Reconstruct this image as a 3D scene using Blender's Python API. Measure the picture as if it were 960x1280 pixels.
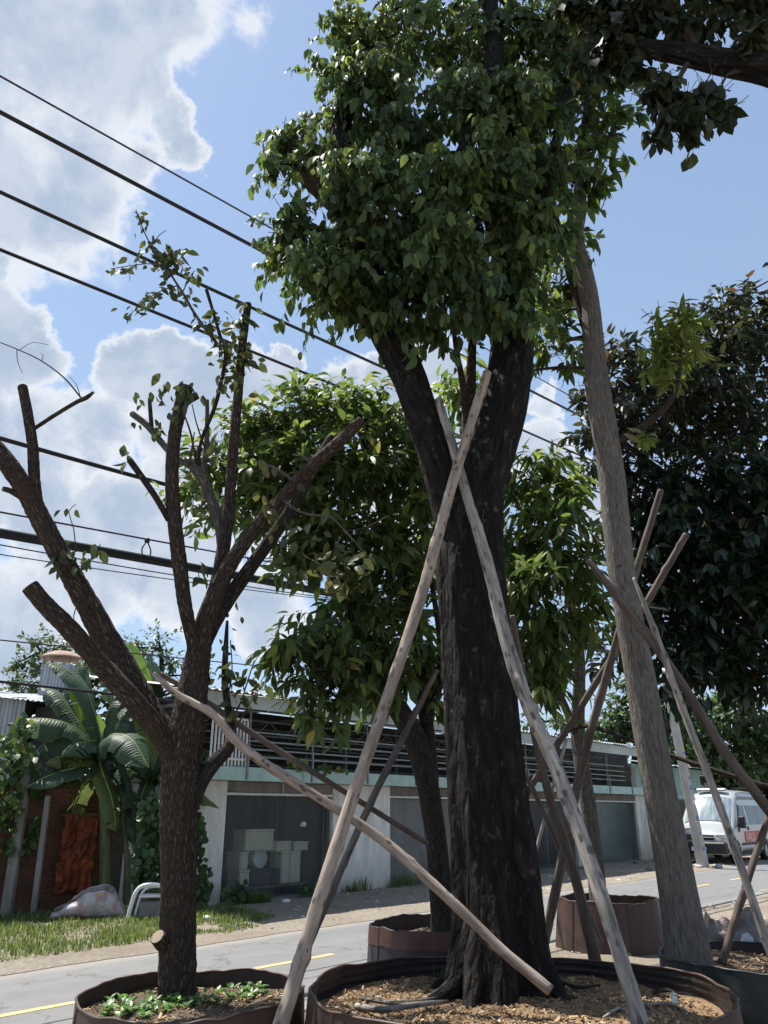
import bpy, bmesh, math, random
import numpy as np
from mathutils import Vector, Matrix, noise as mnoise

for _o in list(bpy.data.objects): bpy.data.objects.remove(_o)
SC = bpy.context.scene
COL = SC.collection

# ------------------------------------------------------------------ camera
CAM_H = 1.75; FPX = 960.0; PITCH = math.atan(374 / 960)
cam = bpy.data.cameras.new('camera'); camo = bpy.data.objects.new('camera', cam); COL.objects.link(camo)
cam.sensor_fit = 'VERTICAL'; cam.sensor_height = 36; cam.lens = 27.0
cam.clip_start = 0.05; cam.clip_end = 3000
camo.location = (0, 0, CAM_H); camo.rotation_euler = (math.pi / 2 + PITCH, 0, 0)
SC.camera = camo

# ------------------------------------------------------------------ light
EXPO = 1.05
SKY_STRENGTH = 0.088
SUN_AZ = math.radians(-52)          # clockwise from +Y
SUN_EL = math.radians(64)
SC.view_settings.view_transform = 'Standard'; SC.view_settings.look = 'None'
SC.view_settings.exposure = EXPO; SC.view_settings.gamma = 1; SC.view_settings.use_curve_mapping = False
SC.render.resolution_x = 768; SC.render.resolution_y = 1024
sun = bpy.data.lights.new('sun', 'SUN'); suno = bpy.data.objects.new('sun', sun); COL.objects.link(suno)
sun.energy = 4.2; sun.angle = math.radians(0.55); sun.color = (1.0, 0.955, 0.88)
SUN_DIR = Vector((math.sin(SUN_AZ) * math.cos(SUN_EL), math.cos(SUN_AZ) * math.cos(SUN_EL), math.sin(SUN_EL)))
suno.location = SUN_DIR * 60
suno.rotation_euler = SUN_DIR.to_track_quat('Z', 'Y').to_euler()

def ray(px, py):
    a = (px - 480) / FPX; b = (640 - py) / FPX
    return Vector((a, math.cos(PITCH) - b * math.sin(PITCH), math.sin(PITCH) + b * math.cos(PITCH)))

world = bpy.data.worlds.new('World'); SC.world = world; world.use_nodes = True
def build_world():
    nt = world.node_tree; N = nt.nodes; L = nt.links; N.clear()
    out = N.new('ShaderNodeOutputWorld'); bg = N.new('ShaderNodeBackground'); L.new(bg.outputs[0], out.inputs[0])
    bg.inputs[1].default_value = SKY_STRENGTH
    sky = N.new('ShaderNodeTexSky'); sky.sky_type = 'NISHITA'; sky.sun_disc = False
    sky.sun_elevation = SUN_EL; sky.sun_rotation = SUN_AZ
    sky.air_density = 1.0; sky.dust_density = 0.35; sky.ozone_density = 0.9
    tc = N.new('ShaderNodeTexCoord')
    nrm = N.new('ShaderNodeVectorMath'); nrm.operation = 'NORMALIZE'; L.new(tc.outputs['Generated'], nrm.inputs[0])
    D = nrm.outputs[0]
    def math_(op, a, b=None, c=None, clamp=False):
        m = N.new('ShaderNodeMath'); m.operation = op; m.use_clamp = clamp
        for i, v in enumerate((a, b, c)):
            if v is None: continue
            if isinstance(v, (int, float)): m.inputs[i].default_value = v
            else: L.new(v, m.inputs[i])
        return m.outputs[0]
    def mrange(v, a, b, c, d, smooth=True):
        m = N.new('ShaderNodeMapRange'); m.clamp = True
        m.interpolation_type = 'SMOOTHSTEP' if smooth else 'LINEAR'
        L.new(v, m.inputs[0])
        for i, q in enumerate((a, b, c, d)): m.inputs[i + 1].default_value = q
        return m.outputs[0]
    def noise_(scale, detail, rough, dist=0.0, off=(0, 0, 0), lac=2.0):
        mp = N.new('ShaderNodeVectorMath'); mp.operation = 'ADD'; mp.inputs[1].default_value = off; L.new(D, mp.inputs[0])
        n = N.new('ShaderNodeTexNoise'); n.inputs['Scale'].default_value = scale; n.inputs['Detail'].default_value = detail
        n.inputs['Roughness'].default_value = rough; n.inputs['Distortion'].default_value = dist; n.inputs['Lacunarity'].default_value = lac
        L.new(mp.outputs[0], n.inputs['Vector']); return n.outputs[0]
    # cumulus bodies, each a direction in the sky and an angular radius (degrees)
    blobs = []
    for px, py, r in ((40, 60, 9), (-70, 130, 12), (100, 10, 6.5), (160, 60, 3.6), (190, 110, 2.2), (90, 190, 6), (225, 178, 2.2), (212, 150, 2.4), (0, 190, 6), (150, -60, 7), (-80, 30, 14), (115, 105, 5.0), (150, 200, 2.6), (140, -20, 4), (60, 262, 3),
                      (30, 430, 3.2), (-30, 420, 5), (-5, 335, 1.4), (-40, 560, 6), (60, 540, 4), (175, 475, 3.0), (205, 455, 2.2), (230, 500, 4), (310, 470, 2.6), (345, 455, 1.8), (120, 540, 3.5), (250, 570, 5), (430, 490, 3), (490, 480, 2.4), (540, 470, 2.4),
                      (690, 500, 1.8), (680, 560, 2.8), (720, 610, 2.6), (60, 640, 4), (100, 720, 5), (20, 800, 6), (230, 720, 5), (150, 650, 4), (360, 640, 4), (600, 560, 4), (760, 640, 3), (500, 620, 5), (330, 760, 4)):
        v = ray(px, py).normalized(); blobs.append((v, r))
    rg = random.Random(5)
    while len(blobs) < 66:
        az = rg.uniform(0, 2 * math.pi); el = math.radians(rg.uniform(6, 55))
        v = Vector((math.sin(az) * math.cos(el), math.cos(az) * math.cos(el), math.sin(el)))
        if v.y > 0.35 and abs(v.x) < 0.75: continue
        blobs.append((v, rg.uniform(3, 9)))
    # ragged, billowing outlines: the directions are stirred before the bodies are measured
    wn = N.new('ShaderNodeTexNoise'); wn.inputs['Scale'].default_value = 9.0; wn.inputs['Detail'].default_value = 9; wn.inputs['Roughness'].default_value = 0.62; L.new(D, wn.inputs['Vector'])
    ws = N.new('ShaderNodeVectorMath'); ws.operation = 'SUBTRACT'; L.new(wn.outputs[1], ws.inputs[0]); ws.inputs[1].default_value = (0.5, 0.5, 0.5)
    wm = N.new('ShaderNodeVectorMath'); wm.operation = 'MULTIPLY_ADD'; L.new(ws.outputs[0], wm.inputs[0]); wm.inputs[1].default_value = (0.13, 0.13, 0.13); L.new(D, wm.inputs[2])
    wd = N.new('ShaderNodeVectorMath'); wd.operation = 'NORMALIZE'; L.new(wm.outputs[0], wd.inputs[0])
    acc = None
    for v, r in blobs:
        d = N.new('ShaderNodeVectorMath'); d.operation = 'DOT_PRODUCT'; L.new(wd.outputs[0], d.inputs[0]); d.inputs[1].default_value = v
        m = mrange(d.outputs['Value'], math.cos(math.radians(r * 1.30)), math.cos(math.radians(r * 0.1)), 0, 1)
        acc = m if acc is None else math_('MAXIMUM', acc, m)
    n1 = noise_(8.5, 14, 0.60, 0.15, (3.1, 1.7, 0.4))
    n2 = noise_(3.1, 4, 0.5, 0.0, (7.7, 0.3, 2.2))
    nn = math_('ADD', math_('MULTIPLY', math_('SUBTRACT', n1, 0.5), 1.7), math_('MULTIPLY', math_('SUBTRACT', n2, 0.5), 0.7))
    dens = math_('ADD', acc, nn)
    alpha = mrange(dens, 0.34, 0.70, 0, 1)
    # thickness makes the base grey, thin sunlit rims stay white
    thick = mrange(dens, 0.52, 1.0, 0, 1)
    n3 = noise_(13.0, 10, 0.6, 0.3, (0.2, 5.5, 1.1))
    shade = math_('MULTIPLY', thick, mrange(n3, 0.36, 0.64, 1.0, 0.62))
    mx = N.new('ShaderNodeMix'); mx.data_type = 'RGBA'; L.new(shade, mx.inputs[0])
    k = 1.0 / (SKY_STRENGTH * 2 ** EXPO)
    mx.inputs[6].default_value = (0.92 * k, 0.95 * k, 0.99 * k, 1)
    mx.inputs[7].default_value = (0.46 * k, 0.56 * k, 0.71 * k, 1)
    # pale veil of humid air low in the sky
    sep = N.new('ShaderNodeSeparateXYZ'); L.new(D, sep.inputs[0])
    veil = mrange(sep.outputs[2], 0.0, 0.85, 0.80, 0.30, False)
    mv = N.new('ShaderNodeMix'); mv.data_type = 'RGBA'; L.new(veil, mv.inputs[0])
    L.new(sky.outputs[0], mv.inputs[6]); mv.inputs[7].default_value = (0.47 * k, 0.63 * k, 0.86 * k, 1)
    mc = N.new('ShaderNodeMix'); mc.data_type = 'RGBA'
    L.new(math_('MULTIPLY', alpha, 0.95), mc.inputs[0]); L.new(mv.outputs[2], mc.inputs[6]); L.new(mx.outputs[2], mc.inputs[7])
    L.new(mc.outputs[2], bg.inputs[0])
build_world()

# ------------------------------------------------------------------ frames
RA = math.radians(41)                # the road runs 41 degrees to the right of the view
RU = Vector((math.sin(RA), math.cos(RA), 0)); RV = Vector((-math.cos(RA), math.sin(RA), 0))
RROT = math.pi / 2 - RA
def RF(s, t, z=0.0): return RU * s + RV * t + Vector((0, 0, z))
def at(px, py, Y):
    r = ray(px, py); k = Y / r.y
    return Vector((r.x * k, Y, CAM_H + r.z * k))
def gnd(px, py, z=0.0):
    r = ray(px, py); k = (z - CAM_H) / r.z
    return Vector((r.x * k, r.y * k, z))
def onT(px, py, t):
    r = ray(px, py); k = t / r.dot(RV); p = r * k
    return Vector((p.x, p.y, p.z + CAM_H))
def zc(p): return p.y * math.cos(PITCH) + (p.z - CAM_H) * math.sin(PITCH)
def sx(px, py=1040, t=13.5): return onT(px, py, t).dot(RU)

# ------------------------------------------------------------------ materials
MAT = {}
class NT:
    def __init__(s, name):
        s.m = bpy.data.materials.new(name); s.m.use_nodes = True
        s.t = s.m.node_tree; s.N = s.t.nodes; s.L = s.t.links
        s.N.clear(); s.out = s.N.new('ShaderNodeOutputMaterial')
        MAT[name] = s.m
    def n(s, typ, **kw):
        x = s.N.new(typ)
        for k, v in kw.items(): setattr(x, k, v)
        return x
    def set(s, node, key, v):
        if isinstance(v, bpy.types.NodeSocket): s.L.new(v, node.inputs[key])
        else: node.inputs[key].default_value = v
    def bsdf(s, **kw):
        b = s.n('ShaderNodeBsdfPrincipled')
        for k, v in kw.items(): s.set(b, k.replace('_', ' '), v)
        return b
    def coord(s, kind='Object', scale=(1, 1, 1), attr=None, rot=(0, 0, 0)):
        if attr:
            a = s.n('ShaderNodeAttribute'); a.attribute_name = attr; src = a.outputs['Vector']
        elif kind == 'World':
            src = s.n('ShaderNodeNewGeometry').outputs['Position']
        else:
            src = s.n('ShaderNodeTexCoord').outputs[kind]
        m = s.n('ShaderNodeMapping'); m.inputs['Scale'].default_value = scale; m.inputs['Rotation'].default_value = rot
        s.L.new(src, m.inputs[0]); return m.outputs[0]
    def noise(s, v, scale, detail=6, rough=0.55, dist=0.0):
        x = s.n('ShaderNodeTexNoise'); s.L.new(v, x.inputs['Vector'])
        x.inputs['Scale'].default_value = scale; x.inputs['Detail'].default_value = detail
        x.inputs['Roughness'].default_value = rough; x.inputs['Distortion'].default_value = dist
        return x.outputs[0]
    def ramp(s, f, stops, const=False):
        r = s.n('ShaderNodeValToRGB'); s.L.new(f, r.inputs[0]); e = r.color_ramp.elements
        if const: r.color_ramp.interpolation = 'CONSTANT'
        while len(e) < len(stops): e.new(0.5)
        for i, (p, c) in enumerate(stops):
            e[i].position = p; e[i].color = (c[0], c[1], c[2], 1) if not isinstance(c, (int, float)) else (c, c, c, 1)
        return r.outputs[0]
    def mix(s, f, a, b, mode='MIX'):
        m = s.n('ShaderNodeMix', data_type='RGBA', blend_type=mode)
        s.set(m, 0, f)
        for i, v in ((6, a), (7, b)):
            if isinstance(v, tuple) and len(v) == 3: v = (*v, 1)
            s.set(m, i, v)
        return m.outputs[2]
    def math(s, op, a, b=None, clamp=False):
        m = s.n('ShaderNodeMath', operation=op, use_clamp=clamp); s.set(m, 0, a)
        if b is not None: s.set(m, 1, b)
        return m.outputs[0]
    def bump(s, h, strength, dist):
        b = s.n('ShaderNodeBump'); b.inputs['Strength'].default_value = strength; b.inputs['Distance'].default_value = dist
        s.L.new(h, b.inputs['Height']); return b.outputs[0]
    def done(s, sh): s.L.new(sh.outputs[0] if hasattr(sh, 'outputs') else sh, s.out.inputs[0]); return s.m

def mat_simple(name, col, rough=0.7, var=0.25, scale=6.0, bump=0.0, bscale=40, metal=0.0, spec=0.4, coord='Object', stretch=(1, 1, 1)):
    t = NT(name); v = t.coord(coord, stretch)
    n = t.noise(v, scale, 6, 0.6)
    lo = tuple(c * (1 - var) for c in col); hi = tuple(min(1, c * (1 + var)) for c in col)
    c = t.ramp(n, [(0.3, lo), (0.7, hi)])
    b = t.bsdf(Base_Color=c, Roughness=rough, Metallic=metal)
    b.inputs['Specular IOR Level'].default_value = spec
    if bump: t.L.new(t.bump(t.noise(v, bscale, 5, 0.6), 0.6, bump), b.inputs['Normal'])
    return t.done(b)

def mat_leaf(name, dark, mid, light, odd=None, trans=0.34, rough=0.42, spec=0.45):
    t = NT(name); a = t.n('ShaderNodeAttribute'); a.attribute_name = 'tint'; f = a.outputs['Fac']
    stops = [(0.0, dark), (0.45, mid), (0.9, light)]
    if odd: stops = [(0.0, dark), (0.42, mid), (0.82, light), (0.93, odd)]
    c = t.ramp(f, stops)
    b = t.bsdf(Base_Color=c, Roughness=rough); b.inputs['Specular IOR Level'].default_value = spec
    tr = t.n('ShaderNodeBsdfTranslucent')
    hs = t.n('ShaderNodeHueSaturation'); hs.inputs['Hue'].default_value = 0.485; hs.inputs['Saturation'].default_value = 1.1; hs.inputs['Value'].default_value = 2.2
    t.L.new(c, hs.inputs['Color']); t.L.new(hs.outputs[0], tr.inputs[0])
    m = t.n('ShaderNodeMixShader'); m.inputs[0].default_value = trans
    t.L.new(b.outputs[0], m.inputs[1]); t.L.new(tr.outputs[0], m.inputs[2])
    return t.done(m)

def mat_bark(name, base, dark, light, su=22, sl=3.0, bump=0.02, lich=None, lichcol=(0.3, 0.3, 0.27), red=None, plates=0.0):
    t = NT(name); v = t.coord(attr='bc', scale=(su, su, sl))
    n = t.noise(v, 1.0, 9, 0.66, 0.7)
    v2 = t.coord(attr='bc', scale=(2.2, 2.2, 0.9)); n2 = t.noise(v2, 1.0, 5, 0.6)
    c = t.ramp(n, [(0.34, dark), (0.50, base), (0.68, light)])
    h = t.math('ADD', n, t.math('MULTIPLY', n2, 0.6))
    if plates:
        nw = t.n('ShaderNodeTexNoise'); t.L.new(t.coord(attr='bc', scale=(su * 0.5, su * 0.5, sl * 0.5)), nw.inputs['Vector']); nw.inputs['Scale'].default_value = 1.0; nw.inputs['Detail'].default_value = 5
        ad = t.n('ShaderNodeVectorMath', operation='MULTIPLY_ADD'); t.L.new(nw.outputs[1], ad.inputs[0]); ad.inputs[1].default_value = (1.6, 1.6, 1.6); t.L.new(t.coord(attr='bc', scale=(su * 0.62, su * 0.62, sl * 0.62)), ad.inputs[2])
        vo = t.n('ShaderNodeTexVoronoi'); vo.feature = 'DISTANCE_TO_EDGE'; vo.inputs['Scale'].default_value = 1.0; t.L.new(ad.outputs[0], vo.inputs['Vector'])
        e = t.ramp(vo.outputs['Distance'], [(0.0, 0.0), (0.30, 1.0)])
        c = t.mix(t.math('MULTIPLY', t.math('SUBTRACT', 1.0, e), plates), c, dark)
        h = t.math('ADD', h, t.math('MULTIPLY', e, 0.9))
    c = t.mix(t.ramp(n2, [(0.35, 0.0), (0.7, 0.5)]), c, tuple(x * 0.6 for x in base))
    if red:
        n5 = t.noise(t.coord(attr='bc', scale=(3, 3, 1.2)), 1.0, 4, 0.6)
        c = t.mix(t.ramp(n5, [(0.52, 0.0), (0.68, 0.5)]), c, red)
    if lich:
        v3 = t.coord(attr='bc', scale=(13, 13, 6)); n3 = t.noise(v3, 1.0, 8, 0.70, 0.6)
        c = t.mix(t.ramp(n3, [(lich, 0.0), (lich + 0.07, 0.8)]), c, lichcol)
    b = t.bsdf(Base_Color=c, Roughness=0.9); b.inputs['Specular IOR Level'].default_value = 0.2
    t.L.new(t.bump(h, 1.0, bump), b.inputs['Normal'])
    return t.done(b)

mat_bark('bark_main', (0.024, 0.020, 0.018), (0.007, 0.006, 0.006), (0.052, 0.044, 0.037), 15, 4.0, 0.05, 0.585, (0.105, 0.094, 0.078), None, 0.7)
mat_bark('bark_left', (0.155, 0.118, 0.092), (0.032, 0.023, 0.017), (0.33, 0.27, 0.215), 60, 17.0, 0.05, 0.70, (0.20, 0.19, 0.13), (0.11, 0.06, 0.042), 0.85)
mat_bark('bark_right', (0.205, 0.184, 0.163), (0.088, 0.077, 0.067), (0.33, 0.304, 0.275), 52, 9.0, 0.013, 0.66, (0.30, 0.285, 0.25), None, 0.2)
mat_bark('bark_mid', (0.060, 0.050, 0.041), (0.018, 0.015, 0.013), (0.12, 0.105, 0.085), 44, 13.0, 0.025, 0.64, (0.22, 0.21, 0.17), None, 0.6)
mat_bark('bark_grey', (0.15, 0.136, 0.118), (0.05, 0.043, 0.038), (0.27, 0.25, 0.22), 44, 14.0, 0.02, 0.62, (0.31, 0.31, 0.28), None, 0.5)
mat_bark('bark_dark', (0.045, 0.034, 0.03), (0.015, 0.012, 0.01), (0.09, 0.07, 0.06), 28, 6.0, 0.015)
mat_bark('twig', (0.075, 0.058, 0.042), (0.04, 0.03, 0.022), (0.12, 0.1, 0.07), 40, 10, 0.003)
def mat_pole(name, base, dark, light, dens):
    t = NT(name); n = t.noise(t.coord(attr='bc', scale=(26, 26, 3.5)), 1.0, 7, 0.62)
    c = t.ramp(n, [(0.3, dark), (0.48, base), (0.72, light)])
    v = t.n('ShaderNodeTexVoronoi'); t.L.new(t.coord(attr='bc', scale=(15, 15, 8)), v.inputs['Vector']); v.inputs['Scale'].default_value = 1.0
    nk = t.noise(t.coord(attr='bc', scale=(40, 40, 25)), 1.0, 4, 0.6)
    c = t.mix(t.ramp(t.math('ADD', v.outputs['Distance'], t.math('MULTIPLY', t.math('SUBTRACT', nk, 0.5), 0.35)), [(dens * 0.6, 0.85), (dens, 0.0)]), c, tuple(x * 0.2 for x in base))
    n2 = t.noise(t.coord(attr='bc', scale=(3, 3, 1.5)), 1.0, 4, 0.6)
    c = t.mix(t.ramp(n2, [(0.5, 0.0), (0.62, 0.6)]), c, tuple(x * 0.5 for x in base))
    b = t.bsdf(Base_Color=c, Roughness=0.85)
    t.L.new(t.bump(n, 0.9, 0.012), b.inputs['Normal']); return t.done(b)
mat_pole('pole_pale', (0.31, 0.245, 0.195), (0.10, 0.075, 0.058), (0.43, 0.355, 0.29), 0.25)
mat_pole('pole_patchy', (0.26, 0.23, 0.20), (0.05, 0.04, 0.034), (0.46, 0.42, 0.38), 0.34)
mat_pole('pole_dark', (0.11, 0.085, 0.068), (0.045, 0.034, 0.028), (0.17, 0.14, 0.115), 0.15)
mat_simple('wrap', (0.075, 0.06, 0.05), 0.9, 0.3, 20, 0.003)
mat_simple('cut_wood', (0.29, 0.225, 0.16), 0.8, 0.25, 30, 0.002)
mat_simple('cut_wood_old', (0.16, 0.12, 0.09), 0.85, 0.35, 30, 0.002)

mat_leaf('leaf_main', (0.034, 0.058, 0.024), (0.072, 0.116, 0.038), (0.155, 0.195, 0.050), None, 0.42, 0.55, 0.38)
mat_leaf('leaf_left', (0.028, 0.042, 0.016), (0.056, 0.072, 0.026), (0.11, 0.11, 0.036), (0.20, 0.16, 0.05), 0.28, 0.5, 0.4)
mat_leaf('leaf_mid', (0.034, 0.056, 0.020), (0.074, 0.118, 0.034), (0.150, 0.195, 0.050), (0.24, 0.21, 0.06), 0.42, 0.48, 0.42)
mat_leaf('leaf_mango', (0.028, 0.050, 0.018), (0.064, 0.108, 0.029), (0.150, 0.200, 0.046), (0.23, 0.20, 0.10), 0.42, 0.48, 0.42)
mat_leaf('leaf_purple', (0.011, 0.017, 0.009), (0.023, 0.031, 0.014), (0.048, 0.052, 0.022), (0.10, 0.068, 0.028), 0.26, 0.52, 0.35)
mat_leaf('leaf_deep', (0.010, 0.018, 0.010), (0.018, 0.036, 0.017), (0.036, 0.064, 0.022), (0.11, 0.085, 0.022), 0.18, 0.34)
mat_leaf('leaf_near', (0.014, 0.022, 0.011), (0.030, 0.042, 0.018), (0.066, 0.078, 0.026), (0.12, 0.11, 0.04), 0.30, 0.52, 0.35)
mat_leaf('leaf_far', (0.030, 0.055, 0.022), (0.055, 0.095, 0.034), (0.10, 0.15, 0.05), None, 0.3)
mat_leaf('leaf_vine', (0.024, 0.05, 0.018), (0.05, 0.10, 0.028), (0.12, 0.19, 0.04), (0.30, 0.22, 0.03), 0.3)
mat_leaf('leaf_weed', (0.05, 0.11, 0.03), (0.09, 0.18, 0.045), (0.15, 0.26, 0.07), None, 0.3)
mat_leaf('grass_blade', (0.05, 0.085, 0.024), (0.10, 0.15, 0.040), (0.17, 0.205, 0.065), (0.34, 0.31, 0.18), 0.32, 0.65)
def mat_banana(name, a, b_, edge):
    t = NT(name); at_ = t.n('ShaderNodeAttribute'); at_.attribute_name = 'luv'
    sp = t.n('ShaderNodeSeparateXYZ'); t.L.new(at_.outputs['Vector'], sp.inputs[0])
    w = t.n('ShaderNodeTexWave'); w.wave_type = 'BANDS'; w.bands_direction = 'X'; w.inputs['Scale'].default_value = 5; w.inputs['Distortion'].default_value = 7.0; w.inputs['Detail'].default_value = 4
    t.L.new(at_.outputs['Vector'], w.inputs[0])
    c = t.mix(t.ramp(w.outputs[0], [(0.2, 0.0), (0.9, 0.4)]), a, b_)
    n = t.noise(at_.outputs['Vector'], 3.0, 5)
    c = t.mix(t.ramp(n, [(0.55, 0.0), (0.75, 0.5)]), c, edge)
    b = t.bsdf(Base_Color=c, Roughness=0.5); b.inputs['Specular IOR Level'].default_value = 0.35
    t.L.new(t.bump(w.outputs[0], 0.3, 0.015), b.inputs['Normal'])
    tr = t.n('ShaderNodeBsdfTranslucent'); hs = t.n('ShaderNodeHueSaturation'); hs.inputs['Value'].default_value = 2.1
    t.L.new(c, hs.inputs['Color']); t.L.new(hs.outputs[0], tr.inputs[0])
    m = t.n('ShaderNodeMixShader'); m.inputs[0].default_value = 0.28
    t.L.new(b.outputs[0], m.inputs[1]); t.L.new(tr.outputs[0], m.inputs[2]); return t.done(m)
mat_banana('banana_leaf', (0.040, 0.076, 0.042), (0.075, 0.120, 0.060), (0.09, 0.12, 0.045))
mat_banana('banana_young_lit', (0.16, 0.26, 0.045), (0.20, 0.31, 0.06), (0.16, 0.24, 0.05))  # young green, with bright sunlight put into the colour
mat_banana('banana_worn_or_lit', (0.10, 0.14, 0.04), (0.13, 0.16, 0.05), (0.28, 0.24, 0.10))  # worn leaves, and the paler colour of a leaf painted as lit
mat_simple('banana_rib', (0.24, 0.30, 0.12), 0.5, 0.2, 8)
mat_simple('banana_stem', (0.105, 0.12, 0.05), 0.6, 0.5, 5, 0.004, 20, stretch=(3, 3, 0.6))

# ground materials
def mat_ground():
    t = NT('dirt'); v = t.coord('World')
    n = t.noise(v, 0.7, 8, 0.6); n2 = t.noise(v, 16, 6, 0.7); n3 = t.noise(v, 90, 4, 0.7)
    c = t.ramp(n, [(0.3, (0.26, 0.215, 0.165)), (0.55, (0.35, 0.305, 0.245)), (0.75, (0.40, 0.355, 0.295))])
    c = t.mix(t.ramp(n2, [(0.42, 0.55), (0.6, 0.0)]), c, (0.18, 0.14, 0.10))
    c = t.mix(t.ramp(n3, [(0.62, 0.0), (0.72, 0.6)]), c, (0.46, 0.43, 0.39))
    b = t.bsdf(Base_Color=c, Roughness=0.95)
    t.L.new(t.bump(t.math('ADD', n2, t.math('MULTIPLY', n3, 0.5)), 0.9, 0.05), b.inputs['Normal']); t.done(b)
    t = NT('asphalt'); v = t.coord('World'); vr = t.coord('Object', (0.25, 2.2, 1))
    n = t.noise(v, 180, 3, 0.7); n2 = t.noise(vr, 1.0, 6, 0.6); n4 = t.noise(v, 2.3, 6, 0.65)
    c = t.ramp(n, [(0.3, (0.112, 0.114, 0.117)), (0.7, (0.195, 0.196, 0.198))])
    c = t.mix(t.ramp(n2, [(0.35, 0.0), (0.7, 0.5)]), c, (0.205, 0.20, 0.19))
    c = t.mix(t.ramp(n4, [(0.50, 0.0), (0.72, 0.45)]), c, (0.105, 0.105, 0.107))
    ck = t.n('ShaderNodeTexVoronoi'); ck.feature = 'DISTANCE_TO_EDGE'; ck.inputs['Scale'].default_value = 0.55; wv = t.n('ShaderNodeTexNoise'); wv.inputs['Scale'].default_value = 3.0; wv.inputs['Detail'].default_value = 6; t.L.new(v, wv.inputs['Vector'])
    ad = t.n('ShaderNodeVectorMath', operation='MULTIPLY_ADD'); t.L.new(wv.outputs[1], ad.inputs[0]); ad.inputs[1].default_value = (0.9, 0.9, 0.9); t.L.new(v, ad.inputs[2]); t.L.new(ad.outputs[0], ck.inputs['Vector'])
    c = t.mix(t.ramp(ck.outputs['Distance'], [(0.004, 0.6), (0.012, 0.0)]), c, (0.06, 0.06, 0.06))
    # dust drifting in from the two shoulders
    o = t.n('ShaderNodeTexCoord'); sp = t.n('ShaderNodeSeparateXYZ'); t.L.new(o.outputs['Object'], sp.inputs[0])
    e = t.math('ABSOLUTE', sp.outputs[1]); e = t.math('ADD', e, t.math('MULTIPLY', t.math('SUBTRACT', n4, 0.5), 0.5))
    c = t.mix(t.ramp(t.math('SUBTRACT', e, 1.0), [(0.50, 0.0), (0.98, 0.65)]), c, (0.34, 0.30, 0.25))
    b = t.bsdf(Base_Color=c, Roughness=0.82)
    t.L.new(t.bump(n, 0.5, 0.006), b.inputs['Normal']); t.done(b)
    t = NT('road_paint'); v = t.coord('World'); n = t.noise(v, 26, 6, 0.7)
    c = t.ramp(n, [(0.3, (0.22, 0.20, 0.17)), (0.48, (0.50, 0.36, 0.16)), (0.8, (0.60, 0.44, 0.21))])
    t.done(t.bsdf(Base_Color=c, Roughness=0.75))
    t = NT('soil'); v = t.coord('World'); n = t.noise(v, 9, 8, 0.65); n2 = t.noise(v, 60, 5, 0.7)
    c = t.ramp(n, [(0.3, (0.075, 0.052, 0.036)), (0.52, (0.17, 0.118, 0.078)), (0.72, (0.27, 0.19, 0.12))])
    c = t.mix(t.ramp(n2, [(0.4, 0.6), (0.62, 0.0)]), c, (0.06, 0.042, 0.03))
    b = t.bsdf(Base_Color=c, Roughness=0.95); t.L.new(t.bump(n2, 1.0, 0.03), b.inputs['Normal']); t.done(b)
    t = NT('sawdust'); v = t.coord('World'); n = t.noise(v, 3.2, 7, 0.62); n2 = t.noise(v, 70, 5, 0.75)
    c = t.ramp(n, [(0.34, (0.15, 0.095, 0.052)), (0.52, (0.36, 0.235, 0.12)), (0.7, (0.50, 0.35, 0.19))])
    c = t.mix(t.ramp(n2, [(0.38, 0.65), (0.6, 0.0)]), c, (0.10, 0.068, 0.044))
    b = t.bsdf(Base_Color=c, Roughness=0.95); t.L.new(t.bump(n2, 1.0, 0.025), b.inputs['Normal']); t.done(b)
mat_ground()
t = NT('chips'); a = t.n('ShaderNodeAttribute'); a.attribute_name = 'tint'
t.done(t.bsdf(Base_Color=t.ramp(a.outputs['Fac'], [(0.0, (0.07, 0.043, 0.026)), (0.5, (0.26, 0.165, 0.085)), (0.85, (0.46, 0.32, 0.175)), (0.98, (0.46, 0.40, 0.33))]), Roughness=0.9))
t = NT('stones'); a = t.n('ShaderNodeAttribute'); a.attribute_name = 'tint'
t.done(t.bsdf(Base_Color=t.ramp(a.outputs['Fac'], [(0.0, (0.10, 0.085, 0.07)), (0.5, (0.30, 0.26, 0.21)), (1.0, (0.52, 0.49, 0.45))]), Roughness=0.9))
# planter skins
def mat_skin(name, col, lo):
    t = NT(name); v = t.coord('Object'); n = t.noise(v, 5, 7, 0.6); n2 = t.noise(t.coord('Object', (14, 14, 2)), 1.0, 5, 0.6)
    c = t.ramp(n, [(0.3, lo), (0.7, col)])
    c = t.mix(t.ramp(n2, [(0.58, 0.0), (0.78, 0.30)]), c, (0.17, 0.13, 0.10))
    b = t.bsdf(Base_Color=c, Roughness=t.ramp(n, [(0.3, 0.45), (0.7, 0.65)]))
    t.L.new(t.bump(t.math('ADD', n, t.math('MULTIPLY', n2, 0.4)), 0.5, 0.012), b.inputs['Normal']); t.done(b)
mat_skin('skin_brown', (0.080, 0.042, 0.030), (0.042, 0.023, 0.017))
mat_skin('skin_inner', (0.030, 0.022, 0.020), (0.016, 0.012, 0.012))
mat_skin('skin_black', (0.032, 0.032, 0.036), (0.016, 0.017, 0.020))
mat_skin('skin_band', (0.105, 0.042, 0.031), (0.062, 0.026, 0.020))
mat_skin('skin_green', (0.035, 0.042, 0.040), (0.016, 0.021, 0.021))
mat_simple('rim_wire', (0.45, 0.42, 0.38), 0.5, 0.2)

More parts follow.
